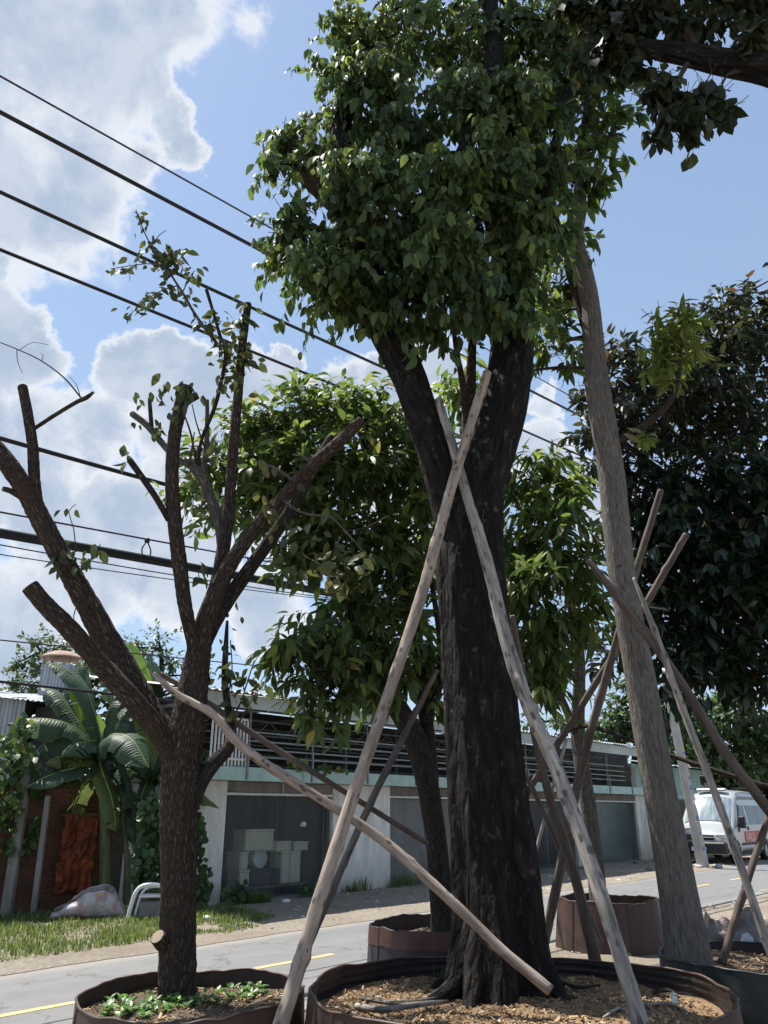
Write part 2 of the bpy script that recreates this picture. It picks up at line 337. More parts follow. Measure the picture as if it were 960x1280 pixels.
# building materials
def mat_plaster():
    t = NT('plaster'); v = t.coord('World', (1, 1, 0.35)); n = t.noise(v, 3.0, 8, 0.65); n2 = t.noise(t.coord('World'), 30, 5, 0.6)
    p = t.n('ShaderNodeNewGeometry'); sp = t.n('ShaderNodeSeparateXYZ'); t.L.new(p.outputs['Position'], sp.inputs[0])
    c = t.ramp(n, [(0.3, (0.52, 0.505, 0.465)), (0.6, (0.79, 0.785, 0.75))])
    n6 = t.noise(t.coord('World', (7, 7, 0.5)), 1.0, 6, 0.65); c = t.mix(t.ramp(n6, [(0.55, 0.0), (0.75, 0.40)]), c, (0.38, 0.35, 0.31))
    low = t.math('MULTIPLY', t.ramp(sp.outputs[2], [(0.05, 1.0), (0.75, 0.0)]), t.ramp(n, [(0.40, 0.0), (0.60, 0.9)]))
    c = t.mix(low, c, (0.30, 0.25, 0.20))
    c = t.mix(t.ramp(n2, [(0.6, 0.0), (0.72, 0.25)]), c, (0.34, 0.33, 0.30))
    b = t.bsdf(Base_Color=c, Roughness=0.9); t.L.new(t.bump(n2, 0.3, 0.008), b.inputs['Normal']); t.done(b)
mat_plaster()
mat_simple('teal_paint', (0.36, 0.50, 0.46), 0.7, 0.16, 4, 0.002, 40, coord='World')
mat_simple('teal_wall', (0.30, 0.47, 0.43), 0.8, 0.15, 3, coord='World')
mat_simple('concrete', (0.40, 0.385, 0.355), 0.9, 0.22, 6, 0.004, 40, coord='World', stretch=(1, 1, 0.4))
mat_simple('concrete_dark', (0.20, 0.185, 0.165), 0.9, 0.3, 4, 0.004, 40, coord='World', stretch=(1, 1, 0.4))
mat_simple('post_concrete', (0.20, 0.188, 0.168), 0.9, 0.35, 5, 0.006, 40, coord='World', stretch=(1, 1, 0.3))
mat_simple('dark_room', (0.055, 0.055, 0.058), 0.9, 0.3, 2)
mat_simple('rail_steel', (0.20, 0.22, 0.225), 0.5, 0.25, 12, metal=0.3)
mat_simple('rail_white', (0.62, 0.63, 0.61), 0.6, 0.18, 12)
mat_simple('truss_steel', (0.13, 0.17, 0.17), 0.6, 0.25, 8)
mat_simple('roof_sheet', (0.34, 0.37, 0.37), 0.55, 0.25, 1.2, 0.0, metal=0.25, coord='World')
mat_simple('roof_fascia', (0.40, 0.44, 0.42), 0.6, 0.22, 2.0, coord='World')
mat_simple('tin', (0.33, 0.36, 0.38), 0.5, 0.3, 1.5, metal=0.35, coord='World', stretch=(4, 4, 0.5))
mat_simple('rust_tile', (0.33, 0.225, 0.175), 0.85, 0.3, 6)
mat_simple('brick', (0.165, 0.072, 0.048), 0.92, 0.4, 3.1, 0.006, 40, coord='World')
mat_simple('mortar', (0.15, 0.13, 0.115), 0.95, 0.3, 8, 0.006, 40)
t = NT('tarp'); v = t.coord('Object', (1, 1, 1)); n = t.noise(v, 7, 8, 0.68, 0.8); n2 = t.noise(v, 2.2, 5)
c = t.ramp(n, [(0.36, (0.10, 0.022, 0.012)), (0.5, (0.34, 0.075, 0.022)), (0.68, (0.50, 0.135, 0.04))])
c = t.mix(t.ramp(n2, [(0.45, 0.0), (0.65, 0.75)]), c, (0.11, 0.035, 0.025))  # darker patches put the shade of the creases into the colour
b = t.bsdf(Base_Color=c, Roughness=0.6); t.L.new(t.bump(n, 1.0, 0.06), b.inputs['Normal']); t.done(b)
mat_simple('foam', (0.80, 0.77, 0.62), 0.8, 0.12, 5)
mat_simple('white_plastic', (0.74, 0.75, 0.74), 0.35, 0.08, 5)
mat_simple('grey_plastic', (0.20, 0.19, 0.18), 0.5, 0.3, 8)
mat_simple('cabinet', (0.05, 0.05, 0.055), 0.6, 0.3, 5)
mat_simple('wood_board', (0.20, 0.135, 0.09), 0.8, 0.3, 6, stretch=(1, 1, 6))
mat_simple('black_rubber', (0.018, 0.018, 0.019), 0.7, 0.25, 8)
mat_simple('cable', (0.016, 0.016, 0.018), 0.55, 0.2, 3)
mat_simple('cable_violet', (0.040, 0.024, 0.045), 0.5, 0.2, 3)
def mat_film(name, tint, col, alpha, rough=0.28):
    t = NT(name); v = t.coord('World'); n = t.noise(v, 1.6, 7, 0.65); n2 = t.noise(t.coord('World', (5, 5, 0.5)), 1.0, 5, 0.6)
    tr = t.n('ShaderNodeBsdfTransparent'); tr.inputs[0].default_value = (*tint, 1)
    c = t.ramp(n, [(0.3, tuple(x * 0.7 for x in col)), (0.7, tuple(x * 1.3 for x in col))])
    b = t.bsdf(Base_Color=c, Roughness=rough); b.inputs['Specular IOR Level'].default_value = 0.6
    f = t.math('ADD', t.math('MULTIPLY', t.math('SUBTRACT', n2, 0.5), 0.35), alpha, True)
    m = t.n('ShaderNodeMixShader'); t.L.new(f, m.inputs[0]); t.L.new(tr.outputs[0], m.inputs[1]); t.L.new(b.outputs[0], m.inputs[2]); t.done(m)
mat_film('door_film', (0.94, 0.97, 0.97), (0.075, 0.095, 0.105), 0.38)
mat_film('door_film_grey', (0.9, 0.9, 0.9), (0.17, 0.18, 0.18), 0.72, 0.4)
mat_film('door_film_teal', (0.8, 0.95, 0.95), (0.10, 0.145, 0.15), 0.70, 0.3)
# vehicle
t = NT('van_paint'); n = t.noise(t.coord('Object'), 3, 5); b = t.bsdf(Base_Color=t.ramp(n, [(0.3, (0.36, 0.385, 0.38)), (0.7, (0.42, 0.445, 0.435))]), Roughness=0.32, Metallic=0.15)
b.inputs['Coat Weight'].default_value = 0.5; b.inputs['Coat Roughness'].default_value = 0.08; t.done(b)
t = NT('van_glass'); b = t.bsdf(Base_Color=(0.03, 0.04, 0.045, 1), Roughness=0.06); b.inputs['Specular IOR Level'].default_value = 0.9; t.done(b)
t = NT('van_screen'); n = t.noise(t.coord('Object', (1, 6, 1)), 1.4, 5); b = t.bsdf(Base_Color=t.ramp(n, [(0.35, (0.10, 0.14, 0.17)), (0.65, (0.26, 0.32, 0.35))]), Roughness=0.1); b.inputs['Specular IOR Level'].default_value = 0.9; t.done(b)
mat_simple('van_trim', (0.028, 0.029, 0.03), 0.6, 0.2, 6)
mat_simple('van_red', (0.60, 0.10, 0.075), 0.5, 0.12, 6)
mat_simple('van_white', (0.75, 0.75, 0.74), 0.5, 0.08, 6)
mat_simple('van_lamp', (0.62, 0.63, 0.62), 0.15, 0.15, 30)
mat_simple('rim_metal', (0.36, 0.36, 0.36), 0.4, 0.2, 20, metal=0.6)
mat_simple('sticker_blue', (0.10, 0.16, 0.42), 0.6, 0.3, 20)
mat_simple('sticker_orange', (0.62, 0.33, 0.06), 0.6, 0.3, 20)
def mat_sack(name, a, b_, f=0.5):
    t = NT(name); n = t.noise(t.coord('Object'), 4.5, 6, 0.6); c = t.ramp(n, [(0.42, a), (0.56, b_)])
    b = t.bsdf(Base_Color=c, Roughness=f); t.L.new(t.bump(t.noise(t.coord('Object'), 9, 6, 0.6), 0.7, 0.05), b.inputs['Normal']); t.done(b)
mat_sack('sack_grey', (0.11, 0.09, 0.085), (0.22, 0.20, 0.19))
mat_sack('sack_maroon', (0.12, 0.04, 0.045), (0.22, 0.19, 0.18))
mat_sack('sack_clear', (0.30, 0.30, 0.31), (0.62, 0.63, 0.65), 0.2)
mat_sack('sack_tan', (0.30, 0.24, 0.17), (0.44, 0.37, 0.28), 0.8)
mat_sack('wreck_skin', (0.36, 0.24, 0.24), (0.48, 0.45, 0.46), 0.6)

# ------------------------------------------------------------------ object helpers
class Thing:
    def __init__(s, o, loc, rz): s.o = o; s.M = Matrix.Translation(loc) @ Matrix.Rotation(rz, 4, 'Z'); s.inv = s.M.inverted()
def tagit(o, label=None, cat=None, group=None, kind=None):
    if label: o['label'] = label
    if cat: o['category'] = cat
    if group: o['group'] = group
    if kind: o['kind'] = kind
    return o
def thing(name, label, cat, loc=(0, 0, 0), rz=0.0, group=None):
    o = bpy.data.objects.new(name, None); COL.objects.link(o); o.empty_display_size = 0.2
    o.location = loc; o.rotation_euler = (0, 0, rz); tagit(o, label, cat, group)
    return Thing(o, Vector(loc), rz)
def np3(V): return np.asarray([tuple(v) for v in V], dtype=np.float64) if not isinstance(V, np.ndarray) else V
def xf(M, V):
    A = np.array(M); return V @ A[:3, :3].T + A[:3, 3]
def fast_mesh(name, V, T, tint=None, bc=None, smooth=True, luv=None):
    """V (n,3), T list of polygons or (m,3)/(m,4) array"""
    me = bpy.data.meshes.new(name)
    if isinstance(T, np.ndarray):
        k = T.shape[1]; me.vertices.add(len(V)); me.vertices.foreach_set('co', V.astype(np.float32).ravel())
        me.loops.add(T.size); me.loops.foreach_set('vertex_index', T.astype(np.int32).ravel())
        me.polygons.add(len(T)); me.polygons.foreach_set('loop_start', np.arange(0, T.size, k, dtype=np.int32))
        me.polygons.foreach_set('loop_total', np.full(len(T), k, dtype=np.int32))
        me.update(calc_edges=True)
    else:
        me.from_pydata([tuple(v) for v in V], [], T)
    if smooth: me.polygons.foreach_set('use_smooth', np.ones(len(me.polygons), dtype=bool))
    if tint is not None:
        a = me.attributes.new('tint', 'FLOAT', 'POINT'); a.data.foreach_set('value', np.asarray(tint, dtype=np.float32))
    for nm, arr in (('bc', bc), ('luv', luv)):
        if arr is not None:
            a = me.attributes.new(nm, 'FLOAT_VECTOR', 'POINT'); a.data.foreach_set('vector', np.asarray(arr, dtype=np.float32).ravel())
    return me
def link(name, me, mat, parent=None, kind=None):
    o = bpy.data.objects.new(name, me); COL.objects.link(o)
    if mat and not me.materials: me.materials.append(MAT[mat])
    if parent is not None: o.parent = parent.o if isinstance(parent, Thing) else parent
    if kind: o['kind'] = kind
    return o
def part(th, name, V, F, mat, smooth=False, kind=None, local=False, parent=None, **kw):
    V = np3(V)
    if th is not None and not local: V = xf(th.inv, V)
    me = fast_mesh(name, V, F, smooth=smooth, **kw)
    return link(name, me, mat, parent if parent is not None else th, kind)
def box(x0, x1, y0, y1, z0, z1):
    V = [(x, y, z) for x in (x0, x1) for y in (y0, y1) for z in (z0, z1)]
    F = [(0, 1, 3, 2), (4, 6, 7, 5), (0, 4, 5, 1), (2, 3, 7, 6), (0, 2, 6, 4), (1, 5, 7, 3)]
    return V, F
def bbox(x0, x1, y0, y1, z0, z1, b=0.01):
    bm = bmesh.new(); bmesh.ops.create_cube(bm, size=1)
    for v in bm.verts: v.co = Vector(((x0 + x1) / 2 + v.co.x * (x1 - x0), (y0 + y1) / 2 + v.co.y * (y1 - y0), (z0 + z1) / 2 + v.co.z * (z1 - z0)))
    if b > 0: bmesh.ops.bevel(bm, geom=bm.edges[:], offset=b, segments=1, affect='EDGES')
    bm.verts.index_update(); V = [tuple(v.co) for v in bm.verts]; F = [tuple(v.index for v in f.verts) for f in bm.faces]; bm.free(); return V, F
def catmull(P, R, step):
    P = np3(P); R = np.asarray(R, float)
    if len(P) < 3:
        n = max(2, int(np.linalg.norm(P[-1] - P[0]) / step) + 1); tt = np.linspace(0, 1, n)[:, None]
        return P[0] * (1 - tt) + P[-1] * tt, R[0] * (1 - tt[:, 0]) + R[-1] * tt[:, 0]
    out = []; ro = []
    Q = np.vstack([2 * P[0] - P[1], P, 2 * P[-1] - P[-2]])
    for i in range(1, len(Q) - 2):
        n = max(2, int(np.linalg.norm(Q[i + 1] - Q[i]) / step))
        for k in range(n):
            t_ = k / n; a, b, c, d = Q[i - 1], Q[i], Q[i + 1], Q[i + 2]
            out.append(0.5 * ((2 * b) + (c - a) * t_ + (2 * a - 5 * b + 4 * c - d) * t_ ** 2 + (3 * b - a - 3 * c + d) * t_ ** 3))
            ro.append(R[i - 1] * (1 - t_) + R[i] * t_)
    out.append(P[-1]); ro.append(R[-1]); return np.array(out), np.array(ro)
def tube(P, R, n=10, step=0.12, rough=0.0, seed=0.0, rk=3.0, rl=1.0, cap=True, fluted=None, shag=0.0):
    P, R = catmull(P, R, step); m = len(P)
    T = np.gradient(P, axis=0); T /= np.linalg.norm(T, axis=1)[:, None] + 1e-9
    u = np.cross(T[0], (0.31, 0.2, 0.1) if abs(T[0][2]) > 0.8 else (0, 0, 1)); u /= np.linalg.norm(u)
    s = np.concatenate([[0], np.cumsum(np.linalg.norm(np.diff(P, axis=0), axis=1))])
    V = np.zeros((m * n, 3)); BC = np.zeros((m * n, 3))
    for i in range(m):
        u = u - T[i] * u.dot(T[i]); u /= np.linalg.norm(u) + 1e-9; w = np.cross(T[i], u)
        for j in range(n):
            a = 2 * math.pi * j / n; ca, sa = math.cos(a), math.sin(a); r = R[i]
            if rough:
                q = Vector((ca * rk + seed, sa * rk + seed * 0.37, s[i] * rl))
                r *= 1 + rough * (mnoise.noise(q) + 0.6 * mnoise.noise(q * 2.7) + 0.45 * mnoise.noise(q * 6.1)) + shag * mnoise.noise(Vector((ca * rk * 4, sa * rk * 4, s[i] * 26 + seed)))
            if fluted: r *= fluted(a, s[i], P[i])
            V[i * n + j] = P[i] + r * (ca * u + sa * w); BC[i * n + j] = (ca * R[i] + seed, sa * R[i], s[i])
    F = []
    for i in range(m - 1):
        for j in range(n):
            j2 = (j + 1) % n; F.append((i * n + j, i * n + j2, (i + 1) * n + j2, (i + 1) * n + j))
    if cap:
        F.append(tuple(range(n - 1, -1, -1))); F.append(tuple((m - 1) * n + j for j in range(n)))
    return V, F, BC, P, R
def pxpath(L):
    P = [at(x, y, Y) for x, y, Y, w in L]; R = [0.445 * w * zc(p) / FPX for p, (x, y, Y, w) in zip(P, L)]
    return P, R
LIMB_POINTS = {}
def limb(th, name, L, mat, n=12, step=0.1, rough=0.06, seed=0.0, px=True, key=None, parent=None, rk=3.0, rl=1.5, fluted=None, cut=None, shag=None):
    if shag is None: shag = 0.075 if mat == 'bark_left' else 0.0
    if mat == 'bark_left' and px and name in ('limb', 'branch'): L = [(x, y, Y, w * 0.92) for x, y, Y, w in L]
    if shag: step = min(step, 0.024); n = max(n, 26)
    P, R = pxpath(L) if px else ([Vector(q[:3]) for q in L], [q[3] for q in L])
    V, F, BC, PP, RR = tube(P, R, n, step, rough, seed, rk, rl, True, fluted, shag)
    o = part(th, name, V, F, mat, True, bc=BC, parent=parent)
    if key is not None: LIMB_POINTS.setdefault(key, []).append(PP)
    if cut:
        # pale saw cut at the end of the limb
        d = PP[-1] - PP[-2]; d /= np.linalg.norm(d); c = PP[-1] + d * 0.004; ring = V[-n:] + d * 0.006
        ring = c + (ring - c) * 0.9
        part(th, 'cut_end', np.vstack([ring, ring - d * 0.02]), [tuple(range(n))] + [(j, n + j, n + (j + 1) % n, (j + 1) % n) for j in range(n)], cut)
    return o

# ------------------------------------------------------------------ foliage
def leaf_template(aspect=0.5, fold=0.25, curl=0.25, broad=0.45):
    st = [(0.20, 0.33), (broad, 0.5), (0.76, 0.31)]
    V = [(0, 0, 0)]
    for x, h in st:
        for sgn in (1, 0, -1):
            y = sgn * h * aspect; V.append((x, y, fold * abs(y) - curl * x * x))
    V.append((1, 0, -curl))
    T = [(0, 2, 1), (0, 3, 2)]
    for a in (1, 4): T += [(a, a + 1, a + 4), (a, a + 4, a + 3), (a + 1, a + 2, a + 5), (a + 1, a + 5, a + 4)]
    T += [(7, 8, 10), (8, 9, 10)]
    return np.array(V, float), np.array(T, int)
def leaf_small(aspect=0.5):
    V = np.array([(0, 0, 0), (0.45, 0.5 * aspect, 0.05), (0.45, -0.5 * aspect, 0.05), (1, 0, -0.12)], float)
    return V, np.array([(0, 2, 3), (0, 3, 1)], int)
def norm(a): return a / (np.linalg.norm(a, axis=-1, keepdims=True) + 1e-9)
class Foliage:
    def __init__(s, seed): s.r = np.random.RandomState(seed); s.P = []; s.D = []; s.N = []; s.L = []; s.T = []; s.tw = []
    def add(s, P, D, N, L, T): s.P.append(P); s.D.append(D); s.N.append(N); s.L.append(L); s.T.append(T)
    def twigs(s, B, DIR, LEN, nl, L, droop, tint, spread=0.8, tj=0.22, whorl=False, ljit=0.25):
        """leafy shoots: B bases (k,3), DIR (k,3), LEN (k)"""
        r = s.r; k = len(B); DIR = norm(DIR)
        bend = np.array([0, 0, -1.0]) * (LEN[:, None] * 0.30 * droop)
        tip = B + DIR * LEN[:, None] + bend
        s.tw.append((B, tip, LEN))
        tint = np.broadcast_to(tint, (k,))
        for i in range(nl):
            f = (i + 0.8) / nl if not whorl else 0.70 + 0.3 * (i / nl)
            f = np.clip(f + r.uniform(-0.5, 0.5, k) / nl, 0.05, 1.0)[:, None]
            p = B + DIR * LEN[:, None] * f + bend * f * f
            side = np.cross(DIR, r.normal(size=(k, 3))); side = norm(side)
            d = DIR * (0.45 + 0.25 * f) + side * spread + np.array([0, 0, -1.0]) * droop * (0.6 + 0.5 * r.rand(k, 1)) + 0.22 * r.normal(size=(k, 3))
            d = norm(d); up = np.array([0, 0, 1.0]) + 0.45 * r.normal(size=(k, 3)) + 0.35 * DIR
            n = norm(up - d * (up * d).sum(1, keepdims=True))
            s.add(p + side * 0.01, d, n, L * (1 + ljit * r.normal(size=k)).clip(0.45, 1.6), np.clip(tint + tj * r.normal(size=k), 0, 1))
    def blob(s, c, rad, k, tl=(0.25, 0.5), nl=9, L=0.12, droop=0.6, tint=0.4, shell=0.45, up=0.25, spread=0.8, whorl=False, tj=0.2, lower=None):
        r = s.r; u = norm(r.normal(size=(k, 3)))
        rr = r.rand(k, 1) ** shell
        c = np.array(c, float); rad = np.array(rad, float) if np.ndim(rad) else np.full(3, rad)
        # knobbly outline
        wob = np.array([0.85 + 0.35 * mnoise.noise(Vector(x * 2.1 + c)) for x in u])[:, None]
        B = c + u * rad * rr * wob
        DIR = u * 0.8 + 0.55 * r.normal(size=(k, 3)) + np.array([0, 0, up])
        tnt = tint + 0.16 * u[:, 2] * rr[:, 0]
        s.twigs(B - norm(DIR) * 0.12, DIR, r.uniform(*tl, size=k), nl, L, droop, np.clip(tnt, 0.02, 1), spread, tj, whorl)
    def arrays(s):
        return (np.vstack(s.P), norm(np.vstack(s.D)), norm(np.vstack(s.N)), np.concatenate(s.L), np.concatenate(s.T))
def leaf_mesh(name, tmpl, P, D, N, L, T):
    V0, T0 = tmpl; S = np.cross(N, D); k = len(P); nv = len(V0)
    V = (P[:, None, :] + (D[:, None, :] * V0[None, :, 0:1] + S[:, None, :] * V0[None, :, 1:2] + N[:, None, :] * V0[None, :, 2:3]) * L[:, None, None]).reshape(-1, 3)
    F = (T0[None] + (np.arange(k) * nv)[:, None, None]).reshape(-1, 3)
    return V, F, np.repeat(T, nv)
def project(P):
    rel = P - np.array([0, 0, CAM_H]); c, s_ = math.cos(PITCH), math.sin(PITCH)
    z = rel[:, 1] * c + rel[:, 2] * s_; y = -rel[:, 1] * s_ + rel[:, 2] * c
    return 480 + FPX * rel[:, 0] / np.maximum(z, 0.01), 640 - FPX * y / np.maximum(z, 0.01), z
def foliage(th, fo, mat, tmpl, nleaf=300, crown='crown', twig_r=0.004, twig_mat='twig'):
    P, D, N, L, T = fo.arrays(); r = fo.r
    pick = np.zeros(len(P), bool)
    if nleaf:
        x, y, z = project(P); inside = (x > 0) & (x < 960) & (y > 0) & (y < 1280)
        cell = (x // 9).astype(int) * 1000 + (y // 9).astype(int)
        idx = np.where(inside)[0]; idx = idx[np.argsort(z[idx])]
        _, first = np.unique(cell[idx], return_index=True); front = idx[first]
        size = L[front] / z[front] * (0.4 + np.abs(N[front][:, 1]))
        front = front[np.argsort(-size)][:nleaf]
        pick[front] = True
        V0, T0 = tmpl; vs = []
        for q in range(6):
            vs.append(fast_mesh('leaf', V0, T0, tint=np.full(len(V0), (q + 0.5) / 6)))
        Inv = th.inv
        for i in front:
            d = Vector(D[i]); n = Vector(N[i]); sd = n.cross(d); l = L[i]
            M = Matrix(((d.x * l, sd.x * l, n.x * l, P[i][0]), (d.y * l, sd.y * l, n.y * l, P[i][1]), (d.z * l, sd.z * l, n.z * l, P[i][2]), (0, 0, 0, 1)))
            o = link('leaf', vs[min(5, int(T[i] * 6))], mat, th); o.matrix_local = Inv @ M
    keep = ~pick
    if keep.any():
        V, F, TT = leaf_mesh(crown, tmpl, P[keep], D[keep], N[keep], L[keep], T[keep])
        V = xf(th.inv, V); me = fast_mesh(crown, V, F, tint=TT); link(crown, me, mat, th, 'stuff')
    if fo.tw and twig_r:
        B = np.vstack([a for a, b, c in fo.tw]); E = np.vstack([b for a, b, c in fo.tw]); k = len(B)
        d = norm(E - B); u = norm(np.cross(d, np.array([0.3, 0.5, 0.8]))); w = np.cross(d, u); B = B - d * 0.15
        ring = [(math.cos(a), math.sin(a)) for a in (0, 2.094, 4.189)]
        V = np.stack([B + (u * c + w * s_) * twig_r for c, s_ in ring] + [E + (u * c + w * s_) * twig_r * 0.5 for c, s_ in ring], 1).reshape(-1, 3)
        f0 = np.array([(0, 1, 4), (0, 4, 3), (1, 2, 5), (1, 5, 4), (2, 0, 3), (2, 3, 5)])
        F = (f0[None] + (np.arange(k) * 6)[:, None, None]).reshape(-1, 3)
        me = fast_mesh('twigs', xf(th.inv, V), F, bc=V); link('twigs', me, twig_mat, th, 'stuff')
def branch_to(th, key, targets, mat, r0=0.03, r1=0.008, seed=1, name='branch', sag=0.12):
    pts = np.vstack(LIMB_POINTS[key]); rg = random.Random(seed)
    for tg in targets:
        tg = np.array(tg, float); d = np.linalg.norm(pts - tg, axis=1) + 0.5 * np.maximum(0, pts[:, 2] - tg[2])
        b = pts[np.argmin(d)]; m = (b + tg) / 2 + np.array([rg.uniform(-.1, .1), rg.uniform(-.1, .1), sag * rg.uniform(-.5, 1.0)])
        V, F, BC, _, _ = tube([b, m, tg], [r0, r0 * 0.7, r1], 6, 0.15, 0.08, rg.random() * 9)
        part(th, name, V, F, mat, True, bc=BC)

# ================================================================== THE SETTING
# ground: one sheet, finer near the camera, gently uneven
def build_ground():
    xs = np.concatenate([np.linspace(-700, -40, 12)[:-1], np.linspace(-40, 60, 101), np.linspace(60, 700, 12)[1:]])
    ys = np.concatenate([np.linspace(-60, -6, 6)[:-1], np.linspace(-6, 70, 96), np.linspace(70, 1500, 14)[1:]])
    V = []
    for y in ys:
        for x in xs:
            p = Vector((x, y, 0)); t_ = p.dot(RV); s_ = p.dot(RU)
            z = 0.02 * mnoise.noise(Vector((x * 0.6, y * 0.6, 0.3))) - 0.03
            if 5.4 < t_ < 11.0: z = -0.05
            V.append((x, y, z))
    n = len(xs); F = [(j * n + i, j * n + i + 1, (j + 1) * n + i + 1, (j + 1) * n + i) for j in range(len(ys) - 1) for i in range(n - 1)]
    o = part(None, 'ground', V, F, 'dirt', True); o['kind'] = 'structure'
    # shoulders of packed earth, finely modelled, either side of the road
    for nm, t0, t1 in (('far_shoulder', 9.9, 13.7), ('near_shoulder', -3.5, 6.25)):
        ss = np.arange(-2, 60, 0.28); ts = np.arange(t0, t1 + 0.01, 0.24); V = []
        for tq in ts:
            for sq in ss:
                e = min(1.0, (tq - t0) / 0.5 if nm[0] == 'f' else (t1 - tq) / 0.5)
                z = 0.012 + e * (0.028 * mnoise.noise(Vector((sq * 0.9, tq * 0.9, 4))) + 0.016 * mnoise.noise(Vector((sq * 3.1, tq * 3.1, 2)))) + (0.02 * e)
                dt = 0.10 * mnoise.noise(Vector((sq * 0.8, 3.3, 0))) + 0.05 * mnoise.noise(Vector((sq * 3, 1.3, 0)))
                if e > 0.2: dt = 0
                else: z = 0.006
                V.append(tuple(RF(sq, tq + dt, z)))
        n = len(ss); F = [(j * n + i, j * n + i + 1, (j + 1) * n + i + 1, (j + 1) * n + i) for j in range(len(ts) - 1) for i in range(n - 1)]
        o = part(None, nm, V, F, 'dirt', True); o['kind'] = 'structure'
    rd = bpy.data.objects.new('road', fast_mesh('road', np.array([(-60, -2.35, 0), (160, -2.35, 0), (160, 2.35, 0), (-60, 2.35, 0)], float), [(0, 1, 2, 3)], smooth=False)); COL.objects.link(rd)
    rd.data.materials.append(MAT['asphalt']); rd.location = RF(0, 8.05, 0.0); rd.rotation_euler = (0, 0, RROT); rd['kind'] = 'structure'
    # yellow centre dashes
    dm = None; rg = random.Random(2)
    for s0, s1 in ((-3.2, -1.0), (3.2, 5.35), (6.9, 8.25), (11.6, 13.2), (16.7, 18.1), (20.6, 22.0), (23.6, 25.2), (28.2, 29.8), (33, 34.8), (38, 40), (44, 46)):
        k = 8; V = []
        for i in range(k + 1):
            f = i / k; x = s0 + (s1 - s0) * f
            V += [(x, -0.055 + rg.uniform(-.007, .007), 0.004), (x, 0.055 + rg.uniform(-.007, .007), 0.004)]
        F = [(2 * i, 2 * i + 2, 2 * i + 3, 2 * i + 1) for i in range(k)]
        link('lane_dash', fast_mesh('lane_dash', np.array(V), F, smooth=False), 'road_paint', rd)
build_ground()

def pebbles(name, label, cat, n, area, zf, size, seed, mat='stones'):
    rg = np.random.RandomState(seed); V = []; F = []; T = []
    oct_ = np.array([(1, 0, 0), (-1, 0, 0), (0, 1, 0), (0, -1, 0), (0, 0, 1), (0, 0, -0.4)], float)
    of = [(0, 2, 4), (2, 1, 4), (1, 3, 4), (3, 0, 4), (2, 0, 5), (1, 2, 5), (3, 1, 5), (0, 3, 5)]
    for i in range(n):
        p = area(rg); sc = size * rg.lognormal(0, 0.5); m = np.array([1.3, 0.9, 0.55]) * sc * rg.uniform(0.7, 1.3, 3); a = rg.rand() * 6.28
        q = oct_ * m * rg.uniform(0.75, 1.25, (6, 1)); c, s_ = math.cos(a), math.sin(a)
        q = np.stack([q[:, 0] * c - q[:, 1] * s_, q[:, 0] * s_ + q[:, 1] * c, q[:, 2]], 1)
        b = len(V) * 1; V += [tuple(x) for x in q + np.array([p[0], p[1], zf(p) + sc * 0.15])]; F += [tuple(b + k for k in f) for f in of]; T += [rg.rand()] * 6
    o = part(None, name, V, F, mat, False, tint=T); tagit(o, label, cat, kind='stuff'); return o
def a_far(rg):
    p = RF(rg.uniform(8, 40), 10.2 + 3.2 * rg.rand() ** 1.2); return (p.x, p.y)
def a_near(rg):
    p = RF(rg.uniform(3, 30), rg.uniform(4.6, 6.4)); return (p.x, p.y)
pebbles('gravel', 'small stones scattered on the dirt shoulder by the garages', 'gravel', 1700, a_far, lambda p: 0.02, 0.022, 3)
pebbles('gravel', 'small stones scattered on the dirt beside the planters', 'gravel', 700, a_near, lambda p: 0.02, 0.022, 4)

